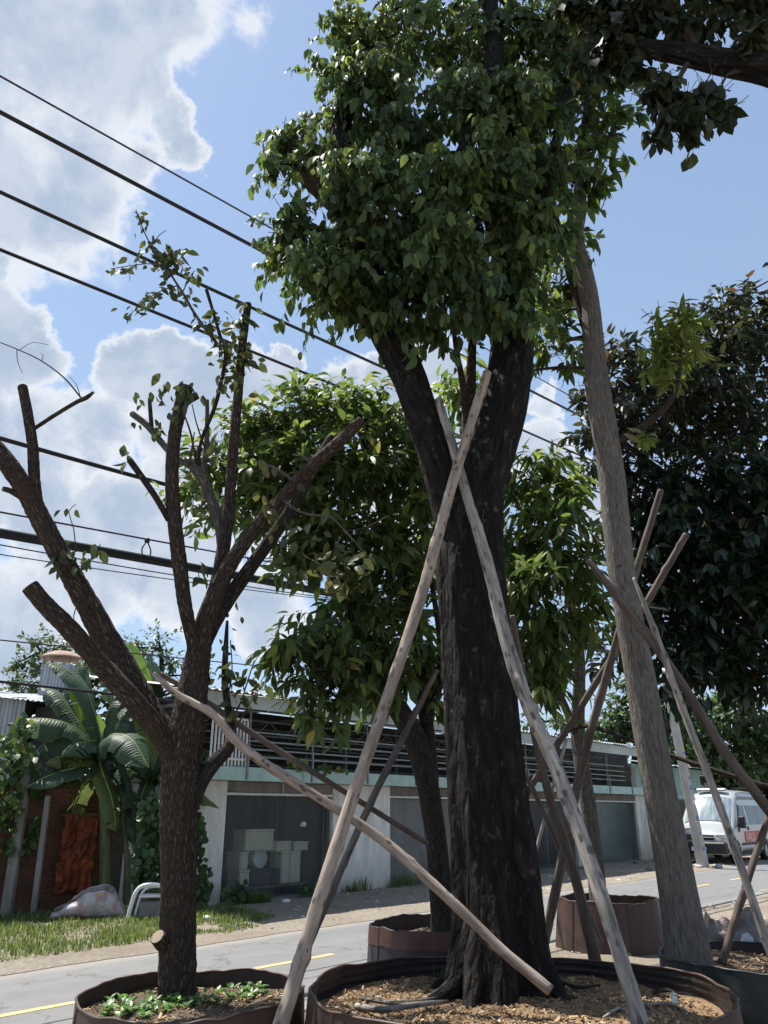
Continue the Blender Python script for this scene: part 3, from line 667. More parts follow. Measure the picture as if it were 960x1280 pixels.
# grass verge in front of the brick wall and tufts at the wall foot
def grass():
    rg = np.random.RandomState(11); P = []; H = []; W = []
    def patch(n, s0, s1, t0, t1, h, edge=0.25):
        k = 0
        while k < n:
            s_ = rg.uniform(s0, s1); tq = rg.uniform(t0, t1); p = RF(s_, tq)
            d = mnoise.noise(Vector((s_ * 1.3, tq * 1.3, 1.5)))
            lim = 0.35 * mnoise.noise(Vector((s_ * 0.9, 0.2, 7))) + 0.15 * mnoise.noise(Vector((s_ * 4, 0.2, 7)))
            if tq < t0 + 0.25 + lim or d < -0.42: 
                k += 0.3; continue
            P.append((p.x, p.y, 0.0)); H.append(h * (0.6 + 0.6 * (d + 0.5)) * rg.uniform(0.5, 1.25)); k += 1
    patch(21000, 2.6, 9.2, 10.35, 14.8, 0.105)
    patch(1500, 9.0, 10.3, 10.9, 12.9, 0.17)
    patch(900, sx(425), sx(600), 13.0, 13.45, 0.30); patch(500, sx(285), sx(330), 12.95, 13.4, 0.28); patch(250, sx(385), sx(415), 13.0, 13.4, 0.26)
    patch(250, 16, 26, 12.6, 13.4, 0.14)
    P_ = np.array(P); k = len(P_); H = np.array(H); a = rg.rand(k) * 6.28; lean = np.abs(rg.normal(0, 0.45, k)) * H; w = 0.006 + 0.006 * rg.rand(k)
    dx = np.stack([np.cos(a), np.sin(a), 0 * a], 1); sd = np.stack([-np.sin(a), np.cos(a), 0 * a], 1); up = np.array([0, 0, 1.0])
    V = np.stack([P_ - sd * w[:, None], P_ + sd * w[:, None], P_ + up * H[:, None] * 0.6 + dx * lean[:, None] * 0.35 - sd * w[:, None] * 0.8,
                  P_ + up * H[:, None] * 0.6 + dx * lean[:, None] * 0.35 + sd * w[:, None] * 0.8, P_ + up * H[:, None] + dx * lean[:, None]], 1).reshape(-1, 3)
    f0 = np.array([(0, 1, 3), (0, 3, 2), (2, 3, 4)]); F = (f0[None] + (np.arange(k) * 5)[:, None, None]).reshape(-1, 3)
    T = np.clip(rg.normal(0.42, 0.24, k), 0, 1)
    o = part(None, 'grass', V, F, 'grass_blade', False, tint=np.repeat(T, 5)); tagit(o, 'sunlit green grass along the verge and wall foot', 'grass', kind='stuff')
grass()

def lump(th, name, c, rad, mat, seed, amp=0.35, k=1.6, flat=0.0, sub=4, parent=None, local=False):
    bm = bmesh.new(); bmesh.ops.create_icosphere(bm, subdivisions=sub, radius=1)
    for v in bm.verts:
        d = v.co.copy(); f = 1 + amp * mnoise.noise(d * k + Vector((seed, seed * 0.7, 0))) + amp * 0.4 * mnoise.noise(d * k * 2.9 + Vector((seed, 0, seed))) + amp * 0.16 * (1 - 2 * abs(mnoise.noise(d * k * 5 + Vector((0, seed, 0)))))
        v.co = Vector((d.x * rad[0] * f, d.y * rad[1] * f, max(d.z * rad[2] * f, -rad[2] * 0.55)))
    bm.verts.index_update(); V = [v.co + Vector(c) for v in bm.verts]; F = [tuple(v.index for v in f.verts) for f in bm.faces]; bm.free()
    return part(th, name, V, F, mat, True, local=local, parent=parent)

# ------------------------------------------------------------------ the long garage building
BT = 13.5
def building():
    S0 = sx(246); S1 = sx(813)
    th = thing('garage_building', 'long white garage building with mint ledge, railed upper deck and tin roof', 'building', RF(S0, BT), RROT)
    def lb(name, s0, s1, t0, t1, z0, z1, mat, bev=0.012, parent=None):
        V, F = bbox(s0 - S0, s1 - S0, t0 - BT, t1 - BT, z0, z1, bev) if bev else box(s0 - S0, s1 - S0, t0 - BT, t1 - BT, z0, z1)
        return part(th, name, V, F, mat, False, local=True, parent=parent)
    bays = [(sx(281), sx(416), 'door_film'), (sx(488), sx(606), 'door_film_grey'), (sx(655), sx(721), 'door_film'), (sx(743), sx(799), 'door_film_teal')]
    edges = [S0] + [q for b in bays for q in b[:2]] + [S1]
    for i in range(0, len(edges), 2): lb('pillar', edges[i], edges[i + 1], BT, BT + 0.35, -0.05, 2.34, 'plaster')
    lb('side_wall', S0, S0 + 0.25, BT + 0.353, BT + 6, -0.05, 2.34, 'plaster'); lb('side_wall', S1 - 0.25, S1, BT + 0.353, BT + 6, -0.05, 2.34, 'plaster')
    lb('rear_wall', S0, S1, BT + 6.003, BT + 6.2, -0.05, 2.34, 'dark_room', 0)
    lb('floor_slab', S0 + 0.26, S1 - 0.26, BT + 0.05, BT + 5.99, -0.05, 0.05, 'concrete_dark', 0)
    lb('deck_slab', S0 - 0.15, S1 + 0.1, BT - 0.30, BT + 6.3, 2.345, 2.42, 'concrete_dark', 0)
    # mint ledge, in cast lengths
    L0 = S0 - 0.2
    while L0 < S1 + 0.1:
        L1 = min(L0 + 2.6, S1 + 0.15); lb('ledge', L0 + 0.004, L1 - 0.004, BT - 0.42, BT - 0.303, 2.33, 2.60, 'teal_paint', 0.012); L0 = L1
    for a, b, m in bays:
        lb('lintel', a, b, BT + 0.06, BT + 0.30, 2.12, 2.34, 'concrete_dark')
        lb('door_rail', a, b, BT + 0.02, BT + 0.058, 2.06, 2.115, 'rail_white', 0.006)
        lb('lintel_post', (a + b) / 2 - 0.03, (a + b) / 2 + 0.03, BT + 0.03, BT + 0.058, 2.118, 2.338, 'concrete')
        k = 2 if b - a < 3.6 else 3
        for q in range(k):
            x0 = a + (b - a) * q / k; x1 = a + (b - a) * (q + 1) / k
            V = []; nx, nz = 14, 10
            for iz in range(nz + 1):
                for ix in range(nx + 1):
                    x = x0 + (x1 - x0) * ix / nx; z = 0.06 + 1.99 * iz / nz
                    y = 0.17 + 0.03 * q + 0.022 * mnoise.noise(Vector((x * 1.7, z * 0.8, q + a)))
                    V.append((x - S0, y, z))
            F = [(j * (nx + 1) + i, j * (nx + 1) + i + 1, (j + 1) * (nx + 1) + i + 1, (j + 1) * (nx + 1) + i) for j in range(nz) for i in range(nx)]
            part(th, 'door_sheet', V, F, m, True, local=True)
        for f in (0.0, 1.0):
            x = a + (b - a) * f; lb('door_jamb', x - 0.03 if f else x + 0.003, x - 0.003 if f else x + 0.03, BT + 0.1, BT + 0.26, 0.05, 2.055, 'concrete_dark', 0)
    p = onT(378, 1031, BT + 0.17); lump(th, 'paper_scrap', (p.x - RV.x * 0.02, p.y - RV.y * 0.02, p.z), (0.075, 0.02, 0.065), 'white_plastic', 3.3, 0.6, 2.0, sub=2)
    # partitions between bays
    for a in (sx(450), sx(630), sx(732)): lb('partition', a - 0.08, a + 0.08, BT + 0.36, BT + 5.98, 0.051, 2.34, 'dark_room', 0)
    # upper deck: railing at the front
    bal0, bal1 = S0 - 0.1, sx(309, 930, 13.1)
    for z in (2.72, 3.52): lb('top_rail' if z > 3 else 'bottom_rail', bal0, bal1, BT - 0.40, BT - 0.36, z, z + 0.045, 'rail_white', 0.006)
    n = 10
    for i in range(n + 1):
        x = bal0 + (bal1 - bal0) * i / n; lb('baluster', x - 0.016, x + 0.016, BT - 0.395, BT - 0.365, 2.61, 3.52, 'rail_white', 0)
    rows = (2.80, 2.95, 3.12, 3.30)
    for z in rows: lb('rail', bal1 + 0.04, S1 - 2.5, BT - 0.345, BT - 0.315, z, z + 0.032, 'rail_steel', 0)
    x = bal1 + 0.02; i = 0
    while x < S1:
        hi = 3.92 if x < sx(600, 940) else 3.0
        lb('deck_post', x - 0.022, x + 0.022, BT - 0.455, BT - 0.423, 2.36, 2.98, 'rail_steel', 0)
        if x < S1 - 2.5: lb('deck_post', x + 0.10, x + 0.135, BT - 0.312, BT - 0.28, 2.42, 3.90, 'rail_steel', 0)
        x += 1.85; i += 1
    # dim back wall of the deck with an inner lattice of steel
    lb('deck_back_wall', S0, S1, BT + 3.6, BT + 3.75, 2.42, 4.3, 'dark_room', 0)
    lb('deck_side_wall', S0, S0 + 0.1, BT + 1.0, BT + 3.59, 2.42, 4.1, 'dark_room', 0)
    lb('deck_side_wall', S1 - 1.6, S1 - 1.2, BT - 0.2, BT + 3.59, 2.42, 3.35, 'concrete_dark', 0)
    lb('deck_side_wall', S1 - 0.12, S1 - 0.02, BT + 0.6, BT + 3.59, 2.42, 4.2, 'dark_room', 0)  # dark end wall added to close off bright sky where foliage belongs
    for t_, mt in ((BT + 0.75, 'truss_steel'), (BT + 2.2, 'truss_steel')):
        for z in (3.36, 3.68): lb('truss_chord', S0 + 0.2, S1 - 1.7, t_, t_ + 0.035, z, z + 0.035, mt, 0)
        q = S0 + 0.3
        while q < S1 - 2.4:
            for (z0, z1) in ((3.39, 3.68), (3.68, 3.39)):
                V = [(q - S0, t_ - BT + 0.005, z0), (q - S0 + 0.03, t_ - BT + 0.005, z0), (q - S0 + 0.41, t_ - BT + 0.005, z1), (q - S0 + 0.38, t_ - BT + 0.005, z1)]
                V += [(a_, b_ + 0.02, c_) for a_, b_, c_ in V]
                part(th, 'truss_web', V, [(0, 1, 2, 3), (7, 6, 5, 4), (0, 4, 5, 1), (1, 5, 6, 2), (2, 6, 7, 3), (3, 7, 4, 0)], mt, False, local=True); q += 0.42
        q = S0 + 1.2
        while q < S1 - 1.6: lb('deck_column', q - 0.04, q + 0.04, t_ - 0.1, t_ - 0.02, 2.42, 4.0, 'truss_steel', 0); q += 3.7
    for z in (2.75, 2.98, 3.2): lb('inner_rail', S0 + 0.2, S1 - 1.7, BT + 1.4, BT + 1.43, z, z + 0.03, 'truss_steel', 0)
    # roof: corrugated sheets rising away from the street, over a pale eaves board
    e0, e1 = sx(246, 880, 13.1) - 0.1, sx(796, 940, 13.1)
    lb('eaves_board', e0, e1, BT - 0.62, BT - 0.585, 3.70, 4.005, 'roof_fascia', 0)
    x = e0; k = 0
    while x < e1 - 0.05:
        x1 = min(x + 1.06, e1); m = 22; V = []
        dz = 0.012 * math.sin(k * 2.3) + 0.006 * (k % 2)
        for iy in range(5):
            t_ = -0.78 + 6.6 * iy / 4
            for ix in range(m + 1):
                xx = x + (x1 - x) * ix / m; V.append((xx - S0, t_, 4.02 + dz + 0.155 * (t_ + 0.78) + 0.022 * math.sin(xx * 2 * math.pi / 0.19)))
        F = [(j * (m + 1) + i, j * (m + 1) + i + 1, (j + 1) * (m + 1) + i + 1, (j + 1) * (m + 1) + i) for j in range(4) for i in range(m)]
        part(th, 'roof_sheet', V, F, 'roof_sheet', True, local=True); x = x1; k += 1
    q = e0 + 0.6
    while q < e1: lb('rafter', q - 0.03, q + 0.03, BT - 0.58, BT + 5.6, 3.86, 3.93, 'concrete_dark', 0); q += 1.9
    return S0, S1, bays
BS0, BS1, BAYS = building()

# goods stored behind the first translucent door, and a pale box for the light patch on the last
def stored_goods():
    def crate(px0, px1, py0, py1, t_, depth, mat, label, cat, name, tilt=0.0, bev=0.03):
        a = onT(px0, py1, t_); b = onT(px1, py0, t_); s0 = a.dot(RU); s1 = b.dot(RU); z0 = max(a.z, 0.05); z1 = b.z
        c = RF((s0 + s1) / 2, t_); w = (s1 - s0) / 2
        th = thing(name, label, cat, (c.x, c.y, z0), RROT + tilt)
        V, F = bbox(-w, w, 0, depth, 0, z1 - z0, bev); part(th, 'body', V, F, mat, False, local=True)
        V, F = bbox(-w - 0.012, w + 0.012, -0.012, depth + 0.012, (z1 - z0) - 0.07, (z1 - z0) + 0.012, 0.012); part(th, 'lid', V, F, mat, False, local=True)
        return z0
    G = 'goods stacked behind the garage sheet'
    bench = thing('storage_bench', 'low brown bench board carrying foam boxes inside the first garage', 'bench', RF(sx(298), 13.90, 0.05), RROT)
    wlen = sx(396) - sx(298)
    V, F = bbox(0, wlen, 0, 0.62, 0.16, 0.21, 0.008); part(bench, 'board', V, F, 'wood_board', False, local=True)
    for x in (0.05, wlen - 0.11):
        V, F = bbox(x, x + 0.06, 0.05, 0.57, 0.0, 0.158, 0.006); part(bench, 'leg', V, F, 'wood_board', False, local=True)
    TZ = 13.98
    def stack(px0, px1, z0, h, mat, label, cat, name, tilt=0, depth=0.42, t_=TZ):
        s0 = sx(px0, 1080, t_); s1 = sx(px1, 1080, t_); w = (s1 - s0) / 2; c = RF((s0 + s1) / 2, t_)
        th = thing(name, label, cat, (c.x, c.y, z0), RROT + tilt)
        V, F = bbox(-w, w, 0, depth, 0, h, 0.02); part(th, 'body', V, F, mat, False, local=True)
        V, F = bbox(-w - 0.01, w + 0.01, -0.01, depth + 0.01, h + 0.001, h + 0.05, 0.012); part(th, 'lid', V, F, mat, False, local=True)
    stack(300, 313, 0.262, 0.28, 'foam', 'small foam box at the lower left of the garage stack', 'foam box', 'foam_box')
    stack(314, 350, 0.262, 0.27, 'cabinet', 'low black cabinet under the round tub in the garage', 'cabinet', 'cabinet')
    stack(299, 311, 0.595, 0.30, 'foam', 'narrow grey-white foam box left of the round tub', 'foam box', 'foam_box', 0.12)
    stack(305, 341, 0.952, 0.38, 'foam', 'largest pale foam box on top of the garage stack', 'foam box', 'foam_box')
    stack(352, 362, 0.262, 0.60, 'foam', 'tall narrow foam box standing on end, nearer the tub', 'foam box', 'foam_box')
    stack(363, 376, 0.262, 0.60, 'foam', 'tall wide foam box standing on end at the right of the garage stack', 'foam box', 'foam_box')
    stack(343, 366, 0.915, 0.16, 'foam', 'flat foam box lying tilted across the upright boxes', 'foam box', 'foam_box', 0.25)
    stack(368, 384, 0.915, 0.14, 'foam', 'grey flat foam box resting at the far right of the upright boxes', 'foam box', 'foam_box', -0.1)
    # round tub lying on its side, open end to the street
    c = RF(sx(325, 1080, TZ), TZ + 0.02, 0.60); th = thing('plastic_tub', 'round white tub lying on its side above the black cabinet', 'tub', c, RROT)
    n = 24; V = []; F = []
    prof = ((0.17, -0.03), (0.165, -0.04), (0.155, -0.03), (0.13, 0.02), (0.0, 0.02), (0.15, 0.30), (0.0, 0.30))
    ring = ((0.165, 0.30), (0.19, 0.0), (0.195, -0.02), (0.18, -0.02), (0.165, 0.05), (0.02, 0.06))
    for r_, y in ring:
        for j in range(n): a = 2 * math.pi * j / n; V.append((r_ * math.cos(a), y, 0.20 + r_ * math.sin(a)))
    for i in range(len(ring) - 1):
        for j in range(n): F.append((i * n + j, i * n + (j + 1) % n, (i + 1) * n + (j + 1) % n, (i + 1) * n + j))
    F.append(tuple(range(n))); F.append(tuple((len(ring) - 1) * n + j for j in range(n)))
    part(th, 'shell', V, F, 'white_plastic', True, local=True)
    V, F = bbox(-0.16, 0.16, 0.02, 0.28, -0.02, 0.006, 0.004); part(th, 'cradle', V, F, 'wood_board', False, local=True)
    s0 = sx(752, 1035, 14.6); th = thing('foam_box', 'long pale foam box behind the last garage sheet, standing for its reflected light patch', 'foam box', RF(s0, 14.6, 0.052), RROT)  # white box takes the place of a reflected light patch
    V, F = bbox(0, 1.5, 0, 0.5, 0, 1.2, 0.03); part(th, 'body', V, F, 'foam', False, local=True); V, F = bbox(-0.02, 1.52, -0.02, 0.52, 1.201, 1.30, 0.02); part(th, 'lid', V, F, 'foam', False, local=True)
stored_goods()

# ------------------------------------------------------------------ left side: brick wall, posts, sheds
def brick_wall():
    s0, s1, tw, h = 3.2, 9.6, 15.5, 2.3
    th = thing('brick_wall', 'old red brick boundary wall behind the banana plants', 'wall', RF(s0, tw), RROT)
    V, F = box(0, s1 - s0, 0.012, 0.20, -0.05, h); part(th, 'mortar_bed', V, F, 'mortar', False, local=True)
    bw, bh, g = 0.215, 0.078, 0.014; V, F = bbox(0, bw - g, 0, 0.10, 0, bh - g, 0.005); bm_ = fast_mesh('brick', np.array(V), F, smooth=False)
    rg = random.Random(8); n = 0; rest_V = []; rest_F = []
    cells = []
    for r in range(int(h / bh)):
        off = (r % 2) * bw / 2
        for c in range(int((s1 - s0) / bw) - 1):
            x = c * bw + off; z = r * bh; px, py, _ = project(np.array([tuple(RF(s0 + x, tw, z))]))
            seen = 0 <= px[0] < 75 and 985 < py[0] < 1150
            cells.append((0 if seen else 1, rg.random(), x, z))
    cells.sort()
    for k, (_, _, x, z) in enumerate(cells):
        d = rg.uniform(-0.012, 0.006)
        if k < 300:
            o = link('brick', bm_, 'brick', th); o.location = (x, d - 0.002, z); o.rotation_euler = (0, 0, rg.uniform(-.012, .012))
        else:
            b = len(rest_V); rest_V += [(a + x, q + d - 0.002, c + z) for a, q, c in V]; rest_F += [tuple(b + i for i in f) for f in F]
    part(th, 'bricks', rest_V, rest_F, 'brick', False, 'stuff', True)
brick_wall()
def post(px0, py0, px1, py1, w, Yb, mat, label, lean=0.0):
    b = gnd(px1, py1); p = at(px0, py0, b.y + lean); r = 0.5 * w * zc(b) / FPX
    th = thing('concrete_post', label, 'post', b)
    d = (p - b).normalized(); x = Vector((1, 0, 0)); x = (x - d * x.dot(d)).normalized(); y = d.cross(x); V = []
    for q, rr in ((b - d * 0.15, r), (b + (p - b) * 0.5, r * 0.97), (p, r * 0.9)):
        for a, c in ((-1, -0.8), (-0.85, -1), (0.85, -1), (1, -0.8), (1, 0.8), (0.85, 1), (-0.85, 1), (-1, 0.8)): V.append(q + x * rr * a + y * rr * c * 0.8)
    F = [(i * 8 + j, i * 8 + (j + 1) % 8, (i + 1) * 8 + (j + 1) % 8, (i + 1) * 8 + j) for i in range(2) for j in range(8)] + [tuple(range(16, 24)), tuple(range(7, -1, -1))]
    part(th, 'shaft', V, F, mat)
    return th
post(34, 965, 7, 1147, 13, 0, 'post_concrete', 'wide weathered concrete post leaning against the brick wall', 0.25)
post(60, 995, 41, 1147, 7, 0, 'post_concrete', 'thin grey concrete post with bolt holes left of the orange tarp', 0.25)
def tarp():
    t_ = 15.30; a = onT(68, 1114, t_); b = onT(124, 1018, t_); s0 = a.dot(RU); s1 = b.dot(RU); z0 = 0.30; z1 = b.z
    th = thing('orange_tarp', 'crumpled orange tarp hung against the brick wall behind the banana stem', 'tarp', RF(s0, t_), RROT)
    nx, nz = 26, 34; V = []
    for iz in range(nz + 1):
        for ix in range(nx + 1):
            x = (s1 - s0) * ix / nx; z = z0 + (z1 - z0) * iz / nz
            y = 0.10 * mnoise.noise(Vector((x * 4, z * 2.2, 3))) + 0.07 * (1 - 2 * abs(mnoise.noise(Vector((x * 6, z * 5, 5))))) + 0.03 * mnoise.noise(Vector((x * 15, z * 14, 5)))
            V.append((x + 0.04 * mnoise.noise(Vector((z * 3, 1, 1))), y - 0.02, z + 0.03 * mnoise.noise(Vector((x * 5, 4, 1)))))
    F = [(j * (nx + 1) + i, j * (nx + 1) + i + 1, (j + 1) * (nx + 1) + i + 1, (j + 1) * (nx + 1) + i) for j in range(nz) for i in range(nx)]
    part(th, 'sheet', V, F, 'tarp', True, local=True)
    V, F = bbox(-0.06, s1 - s0 + 0.06, 0.03, 0.10, z1 - 0.03, z1 + 0.02, 0.006); part(th, 'batten', V, F, 'wood_board', False, local=True)
tarp()
def corrugated(th, name, x0, x1, z0, z1, y, mat, pitch=0.09, amp=0.012, sheet=0.85):
    x = x0
    while x < x1 - 0.02:
        xe = min(x + sheet, x1); m = max(6, int((xe - x) / pitch * 6)); V = []
        for z in (z0, z1):
            for i in range(m + 1):
                q = x + (xe - x) * i / m; V.append((q, y + amp * math.sin(q * 2 * math.pi / pitch), z))
        part(th, name, V, [(i, i + 1, m + 2 + i, m + 1 + i) for i in range(m)], mat, True, local=True); x = xe
def sheds():
    # grey tin shed at the left edge of the picture
    c = at(-40, 960, 17.2); z1 = at(20, 868, 17.2).z; xr = at(29, 900, 17.2).x
    th = thing('tin_shed', 'grey corrugated tin shed at the far left behind the vines', 'shed', (c.x - 1.6, 17.2, 0.0))
    w = xr - (c.x - 1.6); corrugated(th, 'wall_sheet', 0, w, -0.05, z1 - 0.06, 0, 'tin')
    V, F = box(0.02, w - 0.02, 0.03, 3.0, -0.05, z1 - 0.10); part(th, 'inner_wall', V, F, 'dark_room', False, local=True)
    V = []; m = 60
    for y, dz in ((-0.25, -0.06), (3.2, 0.45)):
        for i in range(m + 1):
            q = -0.1 + (w + 0.75) * i / m; V.append((q, y, z1 + dz + 0.02 * math.sin(q * 60) - 0.10 * (q - w * 0.7 if q > w * 0.7 else 0)))
    part(th, 'roof', V, [(i, i + 1, m + 2 + i, m + 1 + i) for i in range(m)], 'tin', True, local=True)
    V, F = box(w + 0.06, w + 0.62, 0.4, 2.4, -0.05, z1 - 0.22); part(th, 'lean_to', V, F, 'dark_room', False, local=True)
    # narrow tin-clad tower with a flared tiled cap
    b = at(66, 900, 19.5); ztop = at(66, 832, 19.5).z; hw = 0.5 * 34 * zc(b) / FPX
    th = thing('water_tower', 'narrow tin clad tower with flared rust-red cap behind the banana leaves', 'tower', (b.x, 19.5, 0.0))
    for k in range(4):
        sub = [(-hw, -hw), (hw, -hw), (hw, hw), (-hw, hw)]; p, q = Vector((*sub[k], 0)), Vector((*sub[(k + 1) % 4], 0)); d = (q - p); n = Vector((d.y, -d.x, 0)).normalized(); V = []; m = 40
        for z in (-0.05, ztop):
            for i in range(m + 1): V.append(p + d * i / m + n * 0.012 * math.sin(i / m * 50) + Vector((0, 0, z)))
        part(th, 'cladding', V, [(i, i + 1, m + 2 + i, m + 1 + i) for i in range(m)], 'tin', True, local=True)
    n = 28; V = []; F = []
    for r_, z in ((hw * 0.2, 0.32), (hw * 0.8, 0.28), (hw * 1.3, 0.20), (hw * 1.55, 0.14), (hw * 1.52, 0.11), (hw * 0.3, 0.20)):
        for j in range(n):
            a = 2 * math.pi * j / n; V.append((r_ * math.cos(a) * (1 + 0.015 * (j % 2)), r_ * math.sin(a), ztop + 0.05 + z))
    for i in range(5):
        for j in range(n): F.append((i * n + j, i * n + (j + 1) % n, (i + 1) * n + (j + 1) % n, (i + 1) * n + j))
    F.append(tuple(range(n))); F.append(tuple(5 * n + j for j in range(n))[::-1]); part(th, 'cap', V, F, 'rust_tile', False, local=True)
    for a in (0.6, 2.5, 3.8, 5.6):
        V, F, BC, _, _ = tube([(hw * 0.9 * math.cos(a), hw * 0.9 * math.sin(a), ztop - 0.2), (hw * 1.35 * math.cos(a), hw * 1.35 * math.sin(a), ztop + 0.20)], [0.015, 0.015], 6, 0.2); part(th, 'strut', V, F, 'concrete_dark', True, local=True)
sheds()
def wreck():
    # deflated inflatable hull lying in the grass: a long lens of faded pink skin with a moulded rim
    a = gnd(56, 1152); b = gnd(150, 1150); c = (a + b) / 2 + Vector((0, 0.25, 0)); L = (b - a).length
    th = thing('discarded_kayak', 'faded pink and grey hull lying in the grass by the brick wall', 'hull', (c.x, c.y, 0), (b - a).to_2d().angle_signed(Vector((1, 0))))
    n, m = 34, 22; V = []; F = []
    for i in range(n + 1):
        f = i / n; w = 0.36 * (math.sin(math.pi * min(f * 0.93 + 0.03, 1)) ** 0.65) + 0.02; hgt = 0.10 + 0.44 * max(0.0, math.sin(math.pi * f ** 1.55)) ** 0.75
        for j in range(m):
            an = 2 * math.pi * j / m; z = hgt * 0.5 + hgt * 0.5 * math.sin(an); y = w * math.cos(an)
            q = Vector((f * L - L / 2, y, z)); q.z = max(0.01, q.z + 0.05 * mnoise.noise(q * 4)); q.y += 0.04 * mnoise.noise(q * 5 + Vector((3, 0, 0)))
            V.append(q)
    for i in range(n):
        for j in range(m): F.append((i * m + j, i * m + (j + 1) % m, (i + 1) * m + (j + 1) % m, (i + 1) * m + j))
    F.append(tuple(range(m))[::-1]); F.append(tuple(n * m + j for j in range(m)))
    part(th, 'hull', V, F, 'wreck_skin', True, local=True)
    P = [(f * L - L / 2, -0.22 * math.sin(math.pi * f) ** 0.6, 0.10 + 0.40 * max(0.0, math.sin(math.pi * f ** 1.55)) ** 0.75 + 0.02 * math.sin(f * 19)) for f in np.linspace(0.05, 0.82, 14)]
    V, F, BC, _, _ = tube(P, [0.035] * 14, 8, 0.08, 0.2, 3); part(th, 'rim', V, F, 'sack_grey', True, local=True)
    rg = random.Random(4)
    for k in range(3):
        x = L * rg.uniform(0.0, 0.42); lump(th, 'patch', (x, -0.335 + 0.22 * (x / L), 0.20 + 0.09 * k), (0.06, 0.02, 0.05), ('sticker_orange', 'white_plastic', 'sticker_orange')[k], k, 0.3, sub=2, local=True)
    # broken white plastic chair on its side
    p = gnd(177, 1153); th = thing('plastic_chair', 'broken white plastic chair tipped over in the grass beside the trunk', 'chair', (p.x, p.y + 0.1, 0), 0.2)
    arch = [(-0.27, 0, 0.0), (-0.23, 0, 0.24), (-0.17, 0, 0.46), (-0.06, 0, 0.55), (0.16, 0, 0.56), (0.30, 0.02, 0.52)]
    V, F, BC, _, _ = tube(arch, [0.036] * 6, 8, 0.05); part(th, 'backrest_frame', V, F, 'white_plastic', True, local=True)
    arch2 = [(x * 0.9 + 0.06, y + 0.36, z * 0.9) for x, y, z in arch]; V, F, BC, _, _ = tube(arch2, [0.024] * 6, 8, 0.05); part(th, 'leg_frame', V, F, 'white_plastic', True, local=True)
    V, F = bbox(-0.12, 0.34, 0.03, 0.35, 0.36, 0.40, 0.012); part(th, 'seat', V, F, 'white_plastic', False, local=True)
    V, F = bbox(-0.10, 0.32, 0.05, 0.33, 0.0, 0.30, 0.03); part(th, 'sack_fill', V, F, 'grey_plastic', False, local=True)
wreck()
def litter():
    rg = random.Random(9)
    G = 'pale litter on the verge'
    for px, py, w, lb in ((258, 1152, 13, 'broken white concrete block in the grass right of the left trunk'), (268, 1143, 9, 'grey rubble lump behind the white concrete block'), (357, 1130, 10, 'crumpled white wrapper on the dirt before the first garage'),
                          (303, 1148, 5, 'small dark scrap on the dirt edge beside the grass'), (405, 1121, 6, 'small white scrap at the foot of the first garage sheet'), (795, 1080, 7, 'dark stone near the foot of the last garage sheet'), (822, 1192, 16, 'white plastic bag on the road edge beside the right trunk')):
        p = gnd(px, py); r = 0.5 * w * zc(p) / FPX; mt = 'grey_plastic' if 'dark' in lb else ('concrete' if 'rubble' in lb else 'white_plastic')
        o = lump(None, 'rubble' if 'block' in lb or 'lump' in lb or 'stone' in lb else 'litter_scrap', (0, 0, 0), (r, r * 0.8, r * 0.55), mt, rg.random() * 20, 0.5, 1.3, sub=2); o.location = (p.x, p.y, r * 0.32 + 0.02)
        tagit(o, lb, 'rubble' if 'block' in lb or 'lump' in lb or 'stone' in lb else 'litter')
litter()

# ------------------------------------------------------------------ banana plants
def banana_leaf(th, pts, width, mat, seed, twist=0.0, droop=0.5, tear=0.75):
    """blade along a curved midrib; the two halves hang from it and are torn along the veins"""
    P, _ = catmull([Vector(p) for p in pts], [0] * len(pts), 0.09); m = len(P); rg = random.Random(seed)
    T = np.gradient(P, axis=0); T = norm(T); V = []; F = []; UV = []
    up = np.array([0, 0, 1.0]); L = np.linalg.norm(np.diff(P, axis=0), axis=1).sum()
    S = norm(np.cross(T, up)); N = np.cross(S, T)
    ca, sa = math.cos(twist), math.sin(twist); S2 = S * ca + N * sa; N2 = N * ca - S * sa
    for side in (1, -1):
        cuts = {rg.randrange(3, max(4, m - 2)) for _ in range(int(tear * m / 4))}
        base = None; sagj = 0.0
        for i in range(m):
            f = i / (m - 1); w = width * 0.5 * min(1, (f / 0.16) ** 0.7) * (1 - max(0, (f - 0.72) / 0.28) ** 2.2)
            rows = []
            def row(sag, pull):
                ids = []
                for k in range(4):
                    q = k / 3; dd = (droop + sag) * q * q
                    co = P[i] + S2[i] * side * w * q * (1 - 0.25 * dd) - N2[i] * w * dd * 0.8 + N2[i] * w * 0.16 * q + T[i] * pull * q * 0.05 + N2[i] * 0.012 * q * math.sin(i * 1.9 + seed) + N2[i] * 0.03 * mnoise.noise(Vector((i * 0.7, k, seed)))
                    ids.append(len(V)); V.append(co); UV.append((f * L, side * q * 0.5, seed % 7))
                return ids
            a = row(sagj, 0)
            if base is not None:
                for k in range(3): F.append((base[k], base[k + 1], a[k + 1], a[k]) if side > 0 else (base[k], a[k], a[k + 1], base[k + 1]))
            base = a
            if i in cuts:
                sagj = rg.uniform(-0.25, 0.7); base = row(sagj, rg.uniform(0.6, 1.6))
    o = part(th, 'leaf', np.array(V), F, mat, True, luv=np.array(UV))
    V, F, BC, _, _ = tube([Vector(p) for p in P[::2]], list(np.linspace(0.022, 0.006, len(P[::2]))), 6, 0.15)
    part(th, 'midrib', V, F, 'banana_rib', True, parent=o)
